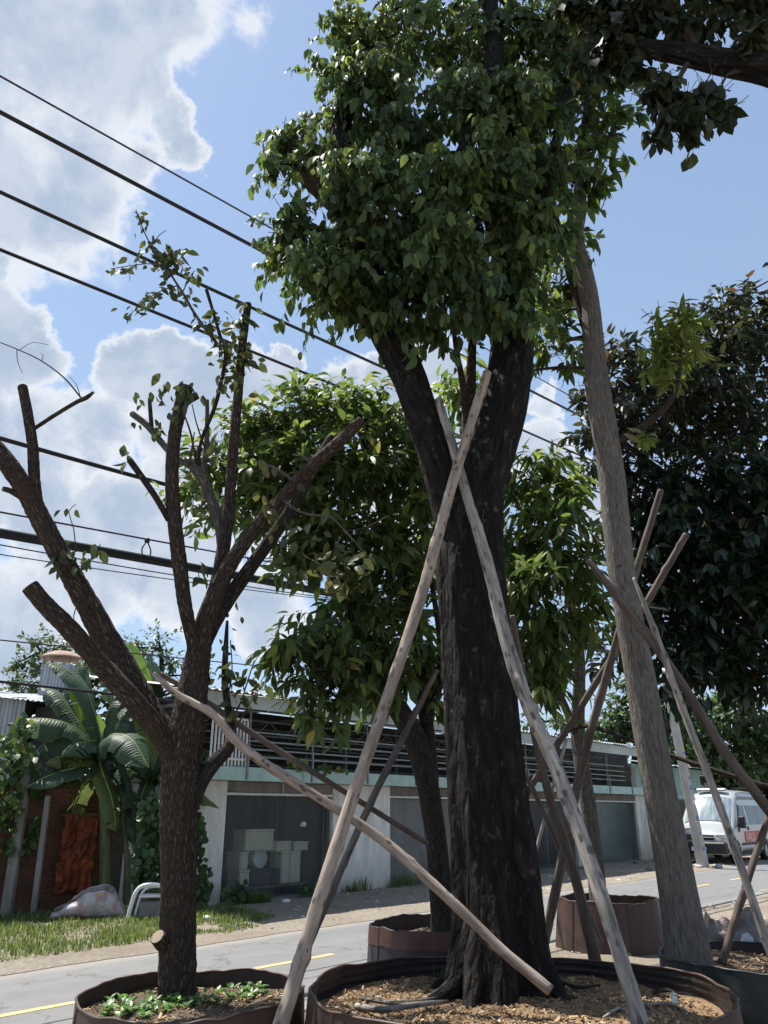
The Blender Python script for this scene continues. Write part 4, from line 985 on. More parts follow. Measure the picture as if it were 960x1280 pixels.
def banana(px, py, top, leaves, label, seed, rad=0.10):
    b = RF(sx(px, 1125, 14.55), 14.55, 0); Y = b.y; th = thing('banana_plant', label, 'banana plant', b, 0, 'banana plants by the brick wall')
    tp = at(top[0], top[1], Y); mid = (b + tp) / 2 + Vector((0.04, 0, 0))
    V, F, BC, _, _ = tube([b - Vector((0, 0, 0.1)), mid, tp], [rad * 1.2, rad * 0.9, rad * 0.55], 14, 0.1, 0.08, seed); part(th, 'stem', V, F, 'banana_stem', True)
    for k, (pl, w, mt, dy, tw, dr) in enumerate(leaves):
        pts = []
        for i, (x, y) in enumerate(pl):
            f = i / (len(pl) - 1); pts.append(at(x, y, Y + dy * f - 0.02))
        pts = [tp - Vector((0, 0, 0.12))] + pts if (Vector(pts[0]) - tp).length > 0.15 else pts
        banana_leaf(th, pts, w * 1.3, mt, seed * 10 + k, tw, dr)
banana(135, 1118, (124, 952), [
    ([(126, 925), (110, 868), (84, 838), (54, 826)], 0.62, 'banana_leaf', -0.5, 0.5, 0.5),
    ([(124, 930), (112, 905), (98, 872), (86, 852)], 0.34, 'banana_young_lit', -0.4, 1.2, -0.1),  # young leaf, its lit look put into the lighter colour
    ([(122, 935), (100, 905), (72, 868), (50, 858)], 0.50, 'banana_leaf', 0.2, 0.2, 0.6),
    ([(120, 935), (85, 905), (40, 898), (8, 906)], 0.62, 'banana_leaf', -0.7, 0.2, 0.8),
    ([(126, 938), (140, 918), (165, 925), (186, 960)], 0.72, 'banana_leaf', -0.8, -0.3, 0.7),
    ([(122, 945), (100, 948), (75, 945), (58, 955)], 0.45, 'banana_worn_or_lit', -0.6, 0.3, 0.7),  # paler colour stands for the lit underside of this leaf
    ([(122, 950), (100, 958), (65, 968), (33, 984)], 0.55, 'banana_leaf', -1.0, 0.4, 0.5),
    ([(126, 935), (132, 900), (140, 870), (136, 845)], 0.5, 'banana_leaf', 0.3, 0.7, 0.2),
    ([(128, 945), (150, 950), (165, 985), (168, 1050)], 0.55, 'banana_leaf', 0.3, 0.0, 0.7),
    ([(124, 945), (110, 930), (95, 930), (80, 945)], 0.6, 'banana_leaf', -0.9, 0.0, 0.8),
    ([(126, 940), (148, 900), (168, 885), (184, 898)], 0.6, 'banana_leaf', 0.5, -0.3, 0.6),
    ([(120, 945), (95, 922), (62, 926), (36, 946)], 0.55, 'banana_leaf', -0.2, 0.3, 0.9),
    ([(124, 948), (128, 965), (140, 1000), (146, 1040)], 0.42, 'banana_worn_or_lit', -0.4, 0.0, 0.8),
    ([(122, 940), (104, 890), (96, 850), (100, 825)], 0.5, 'banana_leaf', 0.6, 0.6, 0.3),
    ([(120, 952), (108, 975), (92, 1010), (88, 1040)], 0.38, 'banana_worn_or_lit', 0.2, 0.0, 0.9)],
    'tall banana plant with torn leaves rising before the orange tarp', 3)
banana(196, 1126, (186, 985), [
    ([(186, 965), (180, 950), (160, 955), (146, 985)], 0.50, 'banana_leaf', -0.6, 0.2, 0.8),
    ([(186, 960), (182, 900), (170, 830), (162, 800)], 0.42, 'banana_young_lit', 0.3, 0.9, 0.1),  # brighter colour paints this upright leaf as lit
    ([(190, 960), (192, 900), (190, 850), (186, 815)], 0.5, 'banana_leaf', 0.6, 0.4, 0.5),
    ([(190, 965), (215, 900), (245, 855), (262, 850)], 0.55, 'banana_leaf', 0.4, -0.4, 0.5),
    ([(190, 970), (215, 935), (250, 935), (276, 948)], 0.40, 'banana_leaf', -0.3, -0.2, 0.8),
    ([(192, 975), (215, 965), (240, 985), (274, 1010)], 0.34, 'banana_worn_or_lit', -0.8, -0.1, 0.6),
    ([(188, 975), (180, 985), (172, 1020), (170, 1060)], 0.40, 'banana_leaf', -0.5, 0.1, 0.6)],
    'banana plant growing behind the pollarded trunk, leaf tips on both sides of it', 5)
banana(160, 1118, (154, 1020), [
    ([(155, 1010), (150, 985), (142, 970)], 0.3, 'banana_leaf', -0.3, 0.4, 0.4),
    ([(155, 1010), (160, 990), (175, 1000), (180, 1035)], 0.32, 'banana_leaf', 0.1, -0.2, 0.6),
    ([(154, 1014), (140, 1010), (130, 1030)], 0.28, 'banana_worn_or_lit', 0.1, 0, 0.7)], 'short young banana shoot between the two taller banana plants', 7, 0.07)

# ------------------------------------------------------------------ climbers
HEART = leaf_template(0.85, 0.15, 0.15, 0.36); OVATE = leaf_template(0.52, 0.22, 0.28); LANCE = leaf_template(0.27, 0.3, 0.35, 0.42); OBOV = leaf_template(0.46, 0.2, 0.25, 0.56); FAR = leaf_small(0.6)
def vine(name, label, spots, n, L, seed, Yj=0.12, tint=0.42, nleaf=150, stem=None):
    fo = Foliage(seed); r = fo.r; base = None
    for (px, py, t_, rx, rz) in spots:
        c = onT(px, py, t_); k = int(n * rx * rz)
        for i in range(k):
            a = norm(r.normal(size=3)); a *= r.rand() ** 0.45
            p = np.array(c) + np.array(RU) * a[0] * rx + np.array(RV) * a[1] * Yj + np.array([0, 0, a[2] * rz])
            if p[2] < 0.05: continue
            d = norm(np.array([r.normal() * 0.6, -0.5 + r.normal() * 0.4, -0.7])); nn_ = np.array([0, -0.7, 0.7]) + 0.5 * r.normal(size=3); nn_ = norm(nn_ - d * nn_.dot(d))
            fo.add(p[None], d[None], nn_[None], np.array([L * r.uniform(0.55, 1.3)]), np.array([np.clip(tint + 0.22 * r.normal(), 0, 0.84)]))
    b = onT(spots[0][0], spots[0][1], spots[0][2]); th = thing(name, label, 'vine', (b.x, b.y, 0.0))
    for k, pl in enumerate(stem or []):
        P = [onT(x, y, t_) for x, y, t_ in pl]; P[0].z = min(P[0].z, 0.0) if P[0].z < 0.4 else P[0].z
        V, F, BC, _, _ = tube(P, [0.014] * len(P), 5, 0.2, 0.1, k); part(th, 'vine_stem', V, F, 'twig', True, bc=BC)
    foliage(th, fo, 'leaf_vine', HEART, nleaf, 'leaves', 0)
vine('climbing_vine', 'leafy climbing vine covering the shed corner and post top at far left', [(8, 950, 15.2, 0.6, 0.45), (22, 925, 15.3, 0.35, 0.35), (32, 905, 15.3, 0.25, 0.25), (4, 1005, 15.2, 0.35, 0.6), (45, 985, 15.2, 0.25, 0.2), (48, 1035, 15.2, 0.18, 0.3), (60, 970, 15.3, 0.5, 0.2), (95, 965, 15.3, 0.5, 0.25), (20, 1060, 15.25, 0.3, 0.3)], 620, 0.15, 21, 0.25, 0.45, 200, [[(12, 1146, 15.3), (10, 1050, 15.2), (20, 960, 15.2), (34, 910, 15.3)], [(48, 1146, 15.3), (50, 1040, 15.2), (60, 965, 15.3)]])
vine('climbing_vine', 'dark heart-leaved vine hanging beside the white garage wall behind the trunk', [(190, 1020, 13.35, 0.30, 0.55), (180, 1075, 13.3, 0.25, 0.5), (205, 1060, 13.3, 0.4, 0.8), (246, 1050, 13.3, 0.22, 0.55), (252, 1100, 13.25, 0.22, 0.45), (244, 1128, 13.2, 0.3, 0.25), (225, 1000, 13.35, 0.45, 0.5)], 760, 0.15, 22, 0.18, 0.25, 180, [[(225, 1140, 13.35), (230, 1060, 13.35), (205, 1000, 13.4)], [(250, 1142, 13.3), (250, 1080, 13.3), (247, 1020, 13.3)]])
vine('climbing_vine', 'dense dark creeper massed on the tower side behind the banana leaves', [(72, 885, 18.2, 0.4, 0.6), (68, 905, 18.2, 0.5, 0.5), (108, 850, 18.5, 0.5, 0.45), (150, 890, 18, 1.0, 0.8), (160, 950, 16.6, 1.0, 0.8), (125, 1000, 16, 0.8, 0.5)], 210, 0.17, 23, 0.3, 0.2, 80, [[(90, 1100, 17.5), (80, 950, 17.4), (85, 870, 17.4)]])
vine('ledge_plants', 'pale green weeds sprouting on the mint ledge under the deck rail', [(372, 955, 13.05, 0.35, 0.16), (405, 960, 13.05, 0.35, 0.12), (428, 962, 13.05, 0.2, 0.1)], 700, 0.10, 24, 0.06, 0.58, 60)
vine('wall_weed', 'low dark weed at the left foot of the first garage sheet', [(292, 1118, 13.25, 0.38, 0.22), (300, 1108, 13.3, 0.2, 0.2), (385, 1112, 13.35, 0.3, 0.14)], 600, 0.11, 25, 0.1, 0.3, 60)

# ------------------------------------------------------------------ van, pole and far right
def van():
    s0, t0 = 29.75, 10.05
    th = thing('parked_van', 'silver high-roof van with red side sign parked behind the leaning utility pole', 'van', RF(s0, t0 + 0.98, 0), RROT)
    LEN = 5.3
    XS = [0.0, 0.06, 0.18, 0.45, 0.80, 1.0, 1.25, 1.5, 1.72, 1.85, 2.0, 2.3, 3.0, 4.0, 5.0, 5.24, 5.3]
    TOP = [0.92, 1.04, 1.12, 1.22, 1.30, 1.36, 1.66, 1.96, 2.2, 2.32, 2.42, 2.50, 2.53, 2.53, 2.50, 2.44, 2.35]
    NOSE = [0.80, 0.88, 0.93, 0.965, 0.98, 0.98, 0.98, 0.98, 0.98, 0.98, 0.98, 0.98, 0.98, 0.98, 0.98, 0.96, 0.92]
    def half(z, w):
        if z < 0.55: q = 0.95 + 0.05 * (z - 0.3) / 0.25
        elif z < 1.2: q = 1.0
        elif z < 2.25: q = 1.0 - 0.13 * ((z - 1.2) / 1.05) ** 1.25
        else: q = 0.87
        return w * q
    K = 15; V = []; F = []
    for x, tp, w in zip(XS, TOP, NOSE):
        prof = []
        sill = 0.34
        for j in range(K):
            f = j / (K - 1)
            if f <= 0.72: z = sill + (tp - 0.16 - sill) * f / 0.72; y = half(z, w)
            else:
                g = (f - 0.72) / 0.28 * math.pi / 2; y = half(tp - 0.16, w) * (0.72 * math.cos(g) + 0.28 * (1 - (f - 0.72) / 0.28)); z = tp - 0.16 + 0.16 * math.sin(g)
            prof.append((y, z))
        for y, z in prof: V.append((x, -y, z))
        for y, z in reversed(prof[:-1]): V.append((x, y, z))
    M = 2 * K - 1
    for i in range(len(XS) - 1):
        for j in range(M - 1): F.append((i * M + j, (i + 1) * M + j, (i + 1) * M + j + 1, i * M + j + 1))
        F.append((i * M + M - 1, (i + 1) * M + M - 1, (i + 1) * M, i * M))
    F.append(tuple(range(M))); F.append(tuple((len(XS) - 1) * M + j for j in range(M))[::-1])
    part(th, 'body', V, F, 'van_paint', True, local=True)
    def interp(x, arr): return float(np.interp(x, XS, arr))
    def side_patch(name, pts, mat, off=0.012, side=-1, parent=None):
        """flat polygon on the van's flank given by (x,z) corners"""
        V = []
        for q in (off, -0.02):
            for x, z in pts: V.append((x, side * (half(z, interp(x, NOSE)) + q), z))
        n = len(pts); F = [tuple(range(n)), tuple(range(2 * n - 1, n - 1, -1))] + [(j, n + j, n + (j + 1) % n, (j + 1) % n) for j in range(n)]
        return part(th, name, V, F, mat, False, local=True, parent=parent)
    for sd in (-1, 1):
        side_patch('cab_window', [(1.52, 1.28), (2.50, 1.28), (2.47, 1.95), (1.98, 1.95)], 'van_glass', 0.012, sd)
        side_patch('side_window', [(2.72, 1.28), (3.75, 1.28), (3.75, 1.95), (2.70, 1.95)], 'van_glass', 0.012, sd)
        side_patch('side_window', [(3.83, 1.28), (5.05, 1.28), (5.03, 1.95), (3.83, 1.95)], 'van_glass', 0.012, sd)
        side_patch('pillar_trim', [(1.30, 1.05), (1.50, 1.05), (1.56, 1.24), (1.93, 1.97), (1.86, 1.99), (1.42, 1.34)], 'van_trim', 0.014, sd)
        side_patch('roof_strip', [(1.95, 2.16), (5.1, 2.16), (5.1, 2.27), (2.0, 2.27)], 'rail_steel', 0.014, sd)
        side_patch('side_moulding', [(1.55, 0.60), (4.0, 0.60), (4.0, 0.68), (1.55, 0.68)], 'van_trim', 0.016, sd)
        dr = side_patch('door_seam', [(2.575, 0.45), (2.595, 0.45), (2.615, 1.98), (2.595, 1.98)], 'van_trim', 0.006, sd)
        side_patch('door_handle', [(2.42, 1.10), (2.50, 1.10), (2.50, 1.22), (2.42, 1.22)], 'van_trim', 0.03, sd, dr)
        side_patch('sill', [(1.55, 0.30), (3.9, 0.30), (3.9, 0.42), (1.55, 0.42)], 'van_trim', 0.012, sd)
        # wheels
        for x in (0.92, 4.25):
            n = 28; 
            side_patch('wheel_arch', [(x + 0.43 * math.cos(a), 0.36 + 0.43 * math.sin(a)) for a in np.linspace(0, math.pi, 14)], 'van_trim', 0.004, sd)
            arc = [(x + 0.455 * math.cos(a), sd * 0.975, 0.36 + 0.455 * math.sin(a)) for a in np.linspace(0.05, math.pi - 0.05, 14)]
            Vt, Ft, BC, _, _ = tube(arc, [0.035] * 14, 6, 0.2); part(th, 'arch_lip', Vt, Ft, 'van_paint', True, local=True)
            prof = [(0.20, 0.0), (0.33, 0.0), (0.355, -0.04), (0.355, -0.18), (0.33, -0.22), (0.18, -0.22)]; V = []; F = []
            for r_, y in prof:
                for j in range(n): a = 2 * math.pi * j / n; V.append((x + r_ * math.cos(a), sd * (0.99 + y), 0.355 + r_ * math.sin(a)))
            for i in range(len(prof) - 1):
                for j in range(n): F.append((i * n + j, i * n + (j + 1) % n, (i + 1) * n + (j + 1) % n, (i + 1) * n + j))
            w = part(th, 'wheel', V, F, 'black_rubber', True, local=True)
            V = []; F = []
            for r_, y in ((0.205, -0.005), (0.17, -0.03), (0.10, 0.0), (0.06, 0.012), (0.0, 0.012)):
                for j in range(n): a = 2 * math.pi * j / n; V.append((x + r_ * math.cos(a), sd * (0.99 + y), 0.355 + r_ * math.sin(a)))
            for i in range(4):
                for j in range(n): F.append((i * n + j, i * n + (j + 1) % n, (i + 1) * n + (j + 1) % n, (i + 1) * n + j))
            part(th, 'rim', V, F, 'rim_metal', True, local=True, parent=w)
        # mirrors
        V, F = bbox(1.34, 1.50, min(sd * 1.03, sd * 1.24), max(sd * 1.03, sd * 1.24), 1.18, 1.58, 0.03); mi = part(th, 'wing_mirror', V, F, 'van_trim', False, local=True)
        V, F = bbox(1.38, 1.46, min(sd * 0.93, sd * 1.028), max(sd * 0.93, sd * 1.028), 1.22, 1.28, 0.005); part(th, 'mirror_arm', V, F, 'van_trim', False, local=True, parent=mi)
        # headlamp
        V, F = bbox(0.02, 0.26, min(sd * 0.56, sd * 0.94), max(sd * 0.56, sd * 0.94), 0.84, 1.03, 0.04); part(th, 'headlight', V, F, 'van_lamp', False, local=True)
    # red sign on the street side
    pl = side_patch('sign_panel', [(1.98, 0.70), (4.05, 0.70), (4.05, 1.06), (1.98, 1.06)], 'van_red', 0.020, -1)
    fc = bpy.data.curves.new('lettering', 'FONT'); fc.body = 'VALU'; fc.size = 0.40; fc.extrude = 0.003
    fo_ = bpy.data.objects.new('lettering', fc); COL.objects.link(fo_)
    dg = bpy.context.evaluated_depsgraph_get(); me = bpy.data.meshes.new_from_object(fo_.evaluated_get(dg)); bpy.data.objects.remove(fo_)
    me.materials.clear(); lo = link('lettering', me, 'van_white', pl); lo.rotation_euler = (math.pi / 2, 0, 0); lo.location = (2.06, -1.007, 0.735)
    # windscreen, wiper, grille, bumper, number plate
    V = []; F = []
    nx, ny = 8, 8
    for i in range(nx + 1):
        x = 1.06 + (1.80 - 1.06) * i / nx; tp = interp(x, TOP)
        for j in range(ny + 1):
            g = -1 + 2 * j / ny; w = half(tp - 0.16, 0.98) * 0.86; y = g * w; z = tp - 0.012 - 0.09 * abs(g) ** 3 + 0.018
            V.append((x - 0.014, y, z))
    F = [(i * (ny + 1) + j, i * (ny + 1) + j + 1, (i + 1) * (ny + 1) + j + 1, (i + 1) * (ny + 1) + j) for i in range(nx) for j in range(ny)]
    ws = part(th, 'windscreen', V, F, 'van_screen', True, local=True)
    V, F, BC, _, _ = tube([(1.06, 0.1, 1.43), (1.16, -0.42, 1.55)], [0.012, 0.008], 6, 0.2); part(th, 'wiper', V, F, 'van_trim', True, local=True, parent=ws)
    V, F = bbox(-0.10, 0.35, -0.93, 0.93, 0.36, 0.74, 0.05); part(th, 'bumper', V, F, 'van_trim', False, local=True)
    V, F = bbox(-0.115, -0.102, -0.26, 0.26, 0.45, 0.57, 0.003); part(th, 'number_plate', V, F, 'van_white', False, local=True)
    for z in (0.80, 0.90): 
        V, F = bbox(-0.035, 0.05, -0.54, 0.54, z, z + 0.07, 0.01); part(th, 'grille_slot', V, F, 'van_trim', False, local=True)
    V, F = bbox(-0.04, 0.1, -0.56, 0.56, 0.872, 0.898, 0.006); part(th, 'grille_bar', V, F, 'rail_steel', False, local=True)
    V, F = bbox(1.9, 2.15, -0.55, 0.55, 2.46, 2.56, 0.04); part(th, 'roof_fairing', V, F, 'van_paint', False, local=True)
    for y in (-0.7, 0.7):
        V, F, BC, _, _ = tube([(2.1, y, 2.56), (4.9, y, 2.60)], [0.022, 0.022], 6, 0.5); part(th, 'roof_rail', V, F, 'van_trim', True, local=True)
van()

def utility_pole():
    b = gnd(880, 1085); tp = at(836, 868, b.y + 0.2); d = (tp - b); tp = b + d * 1.25
    th = thing('utility_pole', 'leaning pale concrete utility pole with stickers in front of the van', 'utility pole', b)
    u = Vector((RU.x, RU.y, 0)); v = Vector((RV.x, RV.y, 0)); V = []; n = 10
    for i in range(n + 1):
        f = i / n; c = b + (tp - b) * f - Vector((0, 0, 0.2 * (1 - f))); w = 0.20 - 0.075 * f
        for a, e in ((-1, -0.75), (-0.8, -0.9), (0.8, -0.9), (1, -0.75), (1, 0.75), (0.8, 0.9), (-0.8, 0.9), (-1, 0.75)): V.append(c + u * a * w + v * e * w * 0.8)
    F = [(i * 8 + j, i * 8 + (j + 1) % 8, (i + 1) * 8 + (j + 1) % 8, (i + 1) * 8 + j) for i in range(n) for j in range(8)] + [tuple(n * 8 + j for j in range(8))]
    part(th, 'shaft', V, F, 'concrete')
    rg = random.Random(3)
    for f, h, mt in ((0.10, 0.05, 'sticker_blue'), (0.17, 0.03, 'sticker_blue'), (0.23, 0.06, 'sticker_blue'), (0.30, 0.05, 'van_white'), (0.36, 0.07, 'sticker_blue'), (0.41, 0.03, 'sticker_blue'), (0.52, 0.04, 'sticker_blue'), (0.545, 0.04, 'sticker_orange')):
        z0, z1 = f, f + h / 1.6 * 0.5; V = []
        for off in (0.004, -0.006):
            for q in (z0, z1):
                c = b + (tp - b) * q - Vector((0, 0, 0.2 * (1 - q))); w = 0.20 - 0.075 * q
                for a in (-0.6 + rg.uniform(-.1, .1), 0.45 + rg.uniform(-.1, .3)): V.append(c + u * a * w - v * (0.9 * w * 0.8 + off))
        part(th, 'sticker', V, [(0, 1, 3, 2), (5, 4, 6, 7), (0, 4, 5, 1), (2, 3, 7, 6), (0, 2, 6, 4), (1, 5, 7, 3)], mt)
    # rubble heap round its foot
    for k in range(7):
        a = rg.uniform(0, 6.28); r_ = rg.uniform(0.25, 0.55); lump(th, 'footing_stone', (b.x + r_ * math.cos(a), b.y + r_ * math.sin(a) * 0.7, 0.05), (rg.uniform(.07, .16),) * 2 + (rg.uniform(.05, .09),), 'concrete', k * 3.1, 0.4, sub=2)
utility_pole()

def teal_house():
    s0 = BS1 + 0.5; th = thing('teal_house', 'mint green house with dark awning half hidden by the utility pole', 'house', RF(s0, 14.2), RROT)
    V, F = box(0, 9, 0, 5, -0.05, 3.6); part(th, 'wall', V, F, 'teal_wall', False, local=True)
    V, F = bbox(-0.1, 9.1, -0.25, -0.003, 2.25, 2.42, 0.01); part(th, 'ledge', V, F, 'teal_paint', False, local=True)
    V, F = bbox(0.2, 2.2, -1.4, -0.26, 1.35, 2.15, 0.02); part(th, 'awning', V, F, 'skin_black', False, local=True)
    for x in (0.3, 2.1):
        V, F = bbox(x - 0.03, x + 0.03, -1.3, -1.24, -0.05, 1.348, 0.004); part(th, 'awning_post', V, F, 'rail_steel', False, local=True)
    for x in (2.8, 5.2, 7.4):
        V, F = bbox(x, x + 1.2, -0.04, 0.05, 2.6, 3.4, 0.01); w = part(th, 'window', V, F, 'rail_white', False, local=True)
        V, F = box(x + 0.07, x + 1.13, -0.055, -0.043, 2.67, 3.33); part(th, 'pane', V, F, 'van_glass', False, local=True, parent=w)
    V, F = bbox(2.6, 8.8, -0.03, 0.04, -0.02, 2.2, 0.01); part(th, 'shutter', V, F, 'skin_black', False, local=True)
    V = []; m = 80
    for y, z in ((-1.0, 3.55), (5.3, 4.5)):
        for i in range(m + 1): V.append((-0.3 + 9.6 * i / m, y, z + 0.02 * math.sin(i * 1.6)))
    part(th, 'roof', V, [(i, i + 1, m + 2 + i, m + 1 + i) for i in range(m)], 'roof_sheet', True, local=True)
teal_house()

# ------------------------------------------------------------------ overhead wires (set in over the road so their shadows miss its visible part)
def wires():
    T_ = 9.0
    def wire(name, label, pts, r, mat, s0=-9, s1=46, wob=0.0):
        q = [onT(x, y, T_) for x, y in pts]; ss = [p.dot(RU) for p in q]; zz = [p.z for p in q]
        c = np.polyfit(ss, zz, min(2, len(ss) - 1)) if len(ss) > 2 else np.polyfit(ss, zz, 1)
        P = []
        for s in np.linspace(s0, s1, 56): P.append(RF(s, T_ + wob * math.sin(s * 1.7), float(np.polyval(c, s))))
        V, F, BC, _, _ = tube(P, [r] * len(P), 7, 3.0); o = part(None, name, V, F, mat, True); tagit(o, label, 'cable', 'overhead cables'); return c
    wire('power_cable', 'thin dark cable, topmost of the overhead lines at upper left', [(0, 95), (335, 283)], 0.016, 'cable_violet', s1=40)
    wire('power_cable', 'thick black cable second from the top at upper left', [(0, 140), (330, 315), (690, 502)], 0.034, 'cable', s1=40)
    wire('power_cable', 'black cable third from the top, passing behind the leafy sprig', [(0, 240), (480, 460), (745, 578)], 0.030, 'cable')
    wire('power_cable', 'black cable fourth from the top, passing behind the pollarded stems', [(0, 312), (390, 470)], 0.026, 'cable', s1=40)
    wire('power_cable', 'twisted black cable crossing behind the tall centre stub', [(0, 548), (205, 605)], 0.030, 'cable', wob=0.01)
    wire('power_cable', 'thin violet cable carrying the hanger above the thick bundle', [(0, 640), (270, 690)], 0.012, 'cable_violet')
    c = wire('cable_bundle', 'thickest black cable bundle low across the pollarded tree', [(0, 666), (190, 700), (415, 742)], 0.062, 'cable', s1=30)
    wire('telephone_wire', 'hair thin wire just below the thick bundle', [(0, 681), (200, 716), (415, 748)], 0.008, 'cable', s1=30)
    wire('telephone_wire', 'hair thin sagging wire lowest under the thick bundle', [(0, 693), (100, 708), (415, 750)], 0.007, 'cable_violet', s1=30)
    wire('telephone_wire', 'thin wire low at far left across the banana leaves', [(0, 852), (125, 866)], 0.016, 'cable', s0=1, s1=12)
    wire('telephone_wire', 'thin wire against the low sky above the tin shed', [(0, 800), (30, 803)], 0.008, 'cable_violet', s0=1, s1=20)
    # hanger clamp on the violet cable
    p = onT(184, 676, T_); q = onT(182, 700, T_); th = thing('cable_hanger', 'small dark wire hanger clipped between violet cable and bundle', 'hanger', q)
    for dx in (-0.07, 0.07):
        V, F, BC, _, _ = tube([p, (p + q) / 2 + RU * dx, q + RU * dx * 0.6], [0.010] * 3, 6, 0.05); part(th, 'strap', V, F, 'cable', True)
    lump(th, 'clamp', p, (0.035, 0.035, 0.05), 'cable', 2, 0.1, sub=2)
wires()

# ------------------------------------------------------------------ planters
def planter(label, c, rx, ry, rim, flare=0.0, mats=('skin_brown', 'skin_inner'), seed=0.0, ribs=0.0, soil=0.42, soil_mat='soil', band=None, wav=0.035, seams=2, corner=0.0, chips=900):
    th = thing('tree_planter', label, 'planter', (c[0], c[1], 0.0))
    n, m = 168, 22
    def rad(a, z):
        k = 1 + flare * (1 - z / rim)
        w = wav * mnoise.noise(Vector((math.cos(a) * 1.6 + seed, math.sin(a) * 1.6, z * 0.8))) + wav * 0.5 * mnoise.noise(Vector((math.cos(a) * 5 + seed, math.sin(a) * 5, z * 2.0)))
        w += corner * max(0, math.cos(4 * (a + seed))) ** 6
        return k * (1 + w)
    def rimz(a): return rim + 0.040 * mnoise.noise(Vector((math.cos(a) * 1.3, math.sin(a) * 1.3, seed + 3))) + 0.016 * mnoise.noise(Vector((math.cos(a) * 6, math.sin(a) * 6, seed)))
    def wall(off, z0f, z1f, mm, rib):
        V = []
        for i in range(mm + 1):
            f = z0f + (z1f - z0f) * i / mm
            for j in range(n):
                a = 2 * math.pi * j / n; z = -0.02 + (rimz(a) + 0.02) * f; r = rad(a, z)
                rb = rib * math.sin(z * 2 * math.pi / 0.055) * (0.4 + 0.6 * (0.5 + 0.5 * math.sin(a * 9 + seed)))
                V.append((math.cos(a) * (rx * r + off + rb), math.sin(a) * (ry * r + off + rb), z))
        F = [(i * n + j, i * n + (j + 1) % n, (i + 1) * n + (j + 1) % n, (i + 1) * n + j) for i in range(mm) for j in range(n)]
        return V, F
    V, F = wall(0.0, 0, 1, m, 0); part(th, 'outer_skin', V, F, mats[0], True, local=True)
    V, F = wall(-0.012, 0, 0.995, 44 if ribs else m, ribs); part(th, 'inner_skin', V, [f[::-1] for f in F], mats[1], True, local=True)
    P = []
    for j in range(n + 1):
        a = 2 * math.pi * j / n; z = rimz(a); r = rad(a, z); P.append((math.cos(a) * (rx * r - 0.006), math.sin(a) * (ry * r - 0.006), z))
    V, F, BC, _, _ = tube(P, [0.011] * len(P), 6, 1.0, cap=False); part(th, 'hem', V, F, mats[0], True, local=True)
    if band:
        V, F = wall(0.006, band[0], band[1], 4, 0); part(th, 'band', V, F, band[2], True, local=True)
    rg = random.Random(int(seed * 10) + 3)
    for k in range(seams):
        a0 = rg.uniform(0, 6.28) if k else (-2.6); V = []
        for i in range(13):
            f = i / 12; z = -0.02 + (rimz(a0) + 0.02) * f
            for da, o in ((-0.015, 0.003), (0, 0.013), (0.015, 0.003)):
                a = a0 + da; r = rad(a, z); V.append((math.cos(a) * (rx * r + o), math.sin(a) * (ry * r + o), z))
        part(th, 'seam', V, [(i * 3 + j, i * 3 + j + 1, i * 3 + j + 4, i * 3 + j + 3) for i in range(12) for j in range(2)], mats[0], True, local=True)
    # soil
    V = [(0, 0, soil)]; F = []; R_ = 26; A_ = 72
    def sz(x, y): return soil + 0.05 * mnoise.noise(Vector((x * 1.7, y * 1.7, seed))) + 0.022 * mnoise.noise(Vector((x * 6, y * 6, seed))) + 0.01 * mnoise.noise(Vector((x * 17, y * 17, seed)))
    for i in range(1, R_ + 1):
        f = i / R_ * 0.985
        for j in range(A_):
            a = 2 * math.pi * j / A_; r = rad(a, soil) * f; x, y = math.cos(a) * rx * r, math.sin(a) * ry * r; V.append((x, y, sz(x, y)))
    F = [(0, 1 + j, 1 + (j + 1) % A_) for j in range(A_)]
    for i in range(R_ - 1):
        for j in range(A_): F.append((1 + i * A_ + j, 1 + (i + 1) * A_ + j, 1 + (i + 1) * A_ + (j + 1) % A_, 1 + i * A_ + (j + 1) % A_))
    part(th, 'soil', V, F, soil_mat, True, local=True)
    # loose bark and wood chips
    if chips:
        V = []; F = []; T = []; rn = np.random.RandomState(int(seed * 7) + 1)
        for k in range(chips):
            a = rn.rand() * 6.28; q = math.sqrt(rn.rand()) * 0.95; x, y = math.cos(a) * rx * q, math.sin(a) * ry * q; z = sz(x, y)
            l = 0.006 + 0.022 * rn.rand() ** 2.6; w = l * rn.uniform(0.15, 0.5); an = rn.rand() * 6.28; ti = rn.normal(0, 0.4)
            d = np.array([math.cos(an), math.sin(an), math.sin(ti)]); sd = np.array([-math.sin(an), math.cos(an), rn.normal(0, 0.3)]); p = np.array([x, y, z + 0.008]); up = np.array([0, 0, 0.006])
            b = len(V); V += [p - d * l - sd * w, p + d * l - sd * w * 0.6, p + d * l * 0.9 + sd * w, p - d * l * 0.8 + sd * w * 0.8]; V += [v - up for v in V[b:b + 4]]
            F += [(b, b + 1, b + 2, b + 3), (b + 4, b + 7, b + 6, b + 5), (b, b + 4, b + 5, b + 1), (b + 1, b + 5, b + 6, b + 2), (b + 2, b + 6, b + 7, b + 3), (b + 3, b + 7, b + 4, b)]; T += [float(np.clip(rn.normal(0.5, 0.27), 0, 1))] * 8
        part(th, 'chips', V, F, 'chips', False, 'stuff', True, tint=T)
    return th, sz
pl_left, szl = planter('brown skirted planter round the pollarded tree at lower left', (-1.42, 6.6), 0.83, 0.82, 0.50, 0.02, seed=1.3, soil=0.40, chips=1300)
pl_main, szm = planter('largest brown planter with ribbed inner wall round the big dark trunk', (0.95, 6.34), 1.47, 1.36, 0.58, 0.02, seed=4.1, ribs=0.006, soil=0.43, soil_mat='sawdust', chips=6500, wav=0.05)
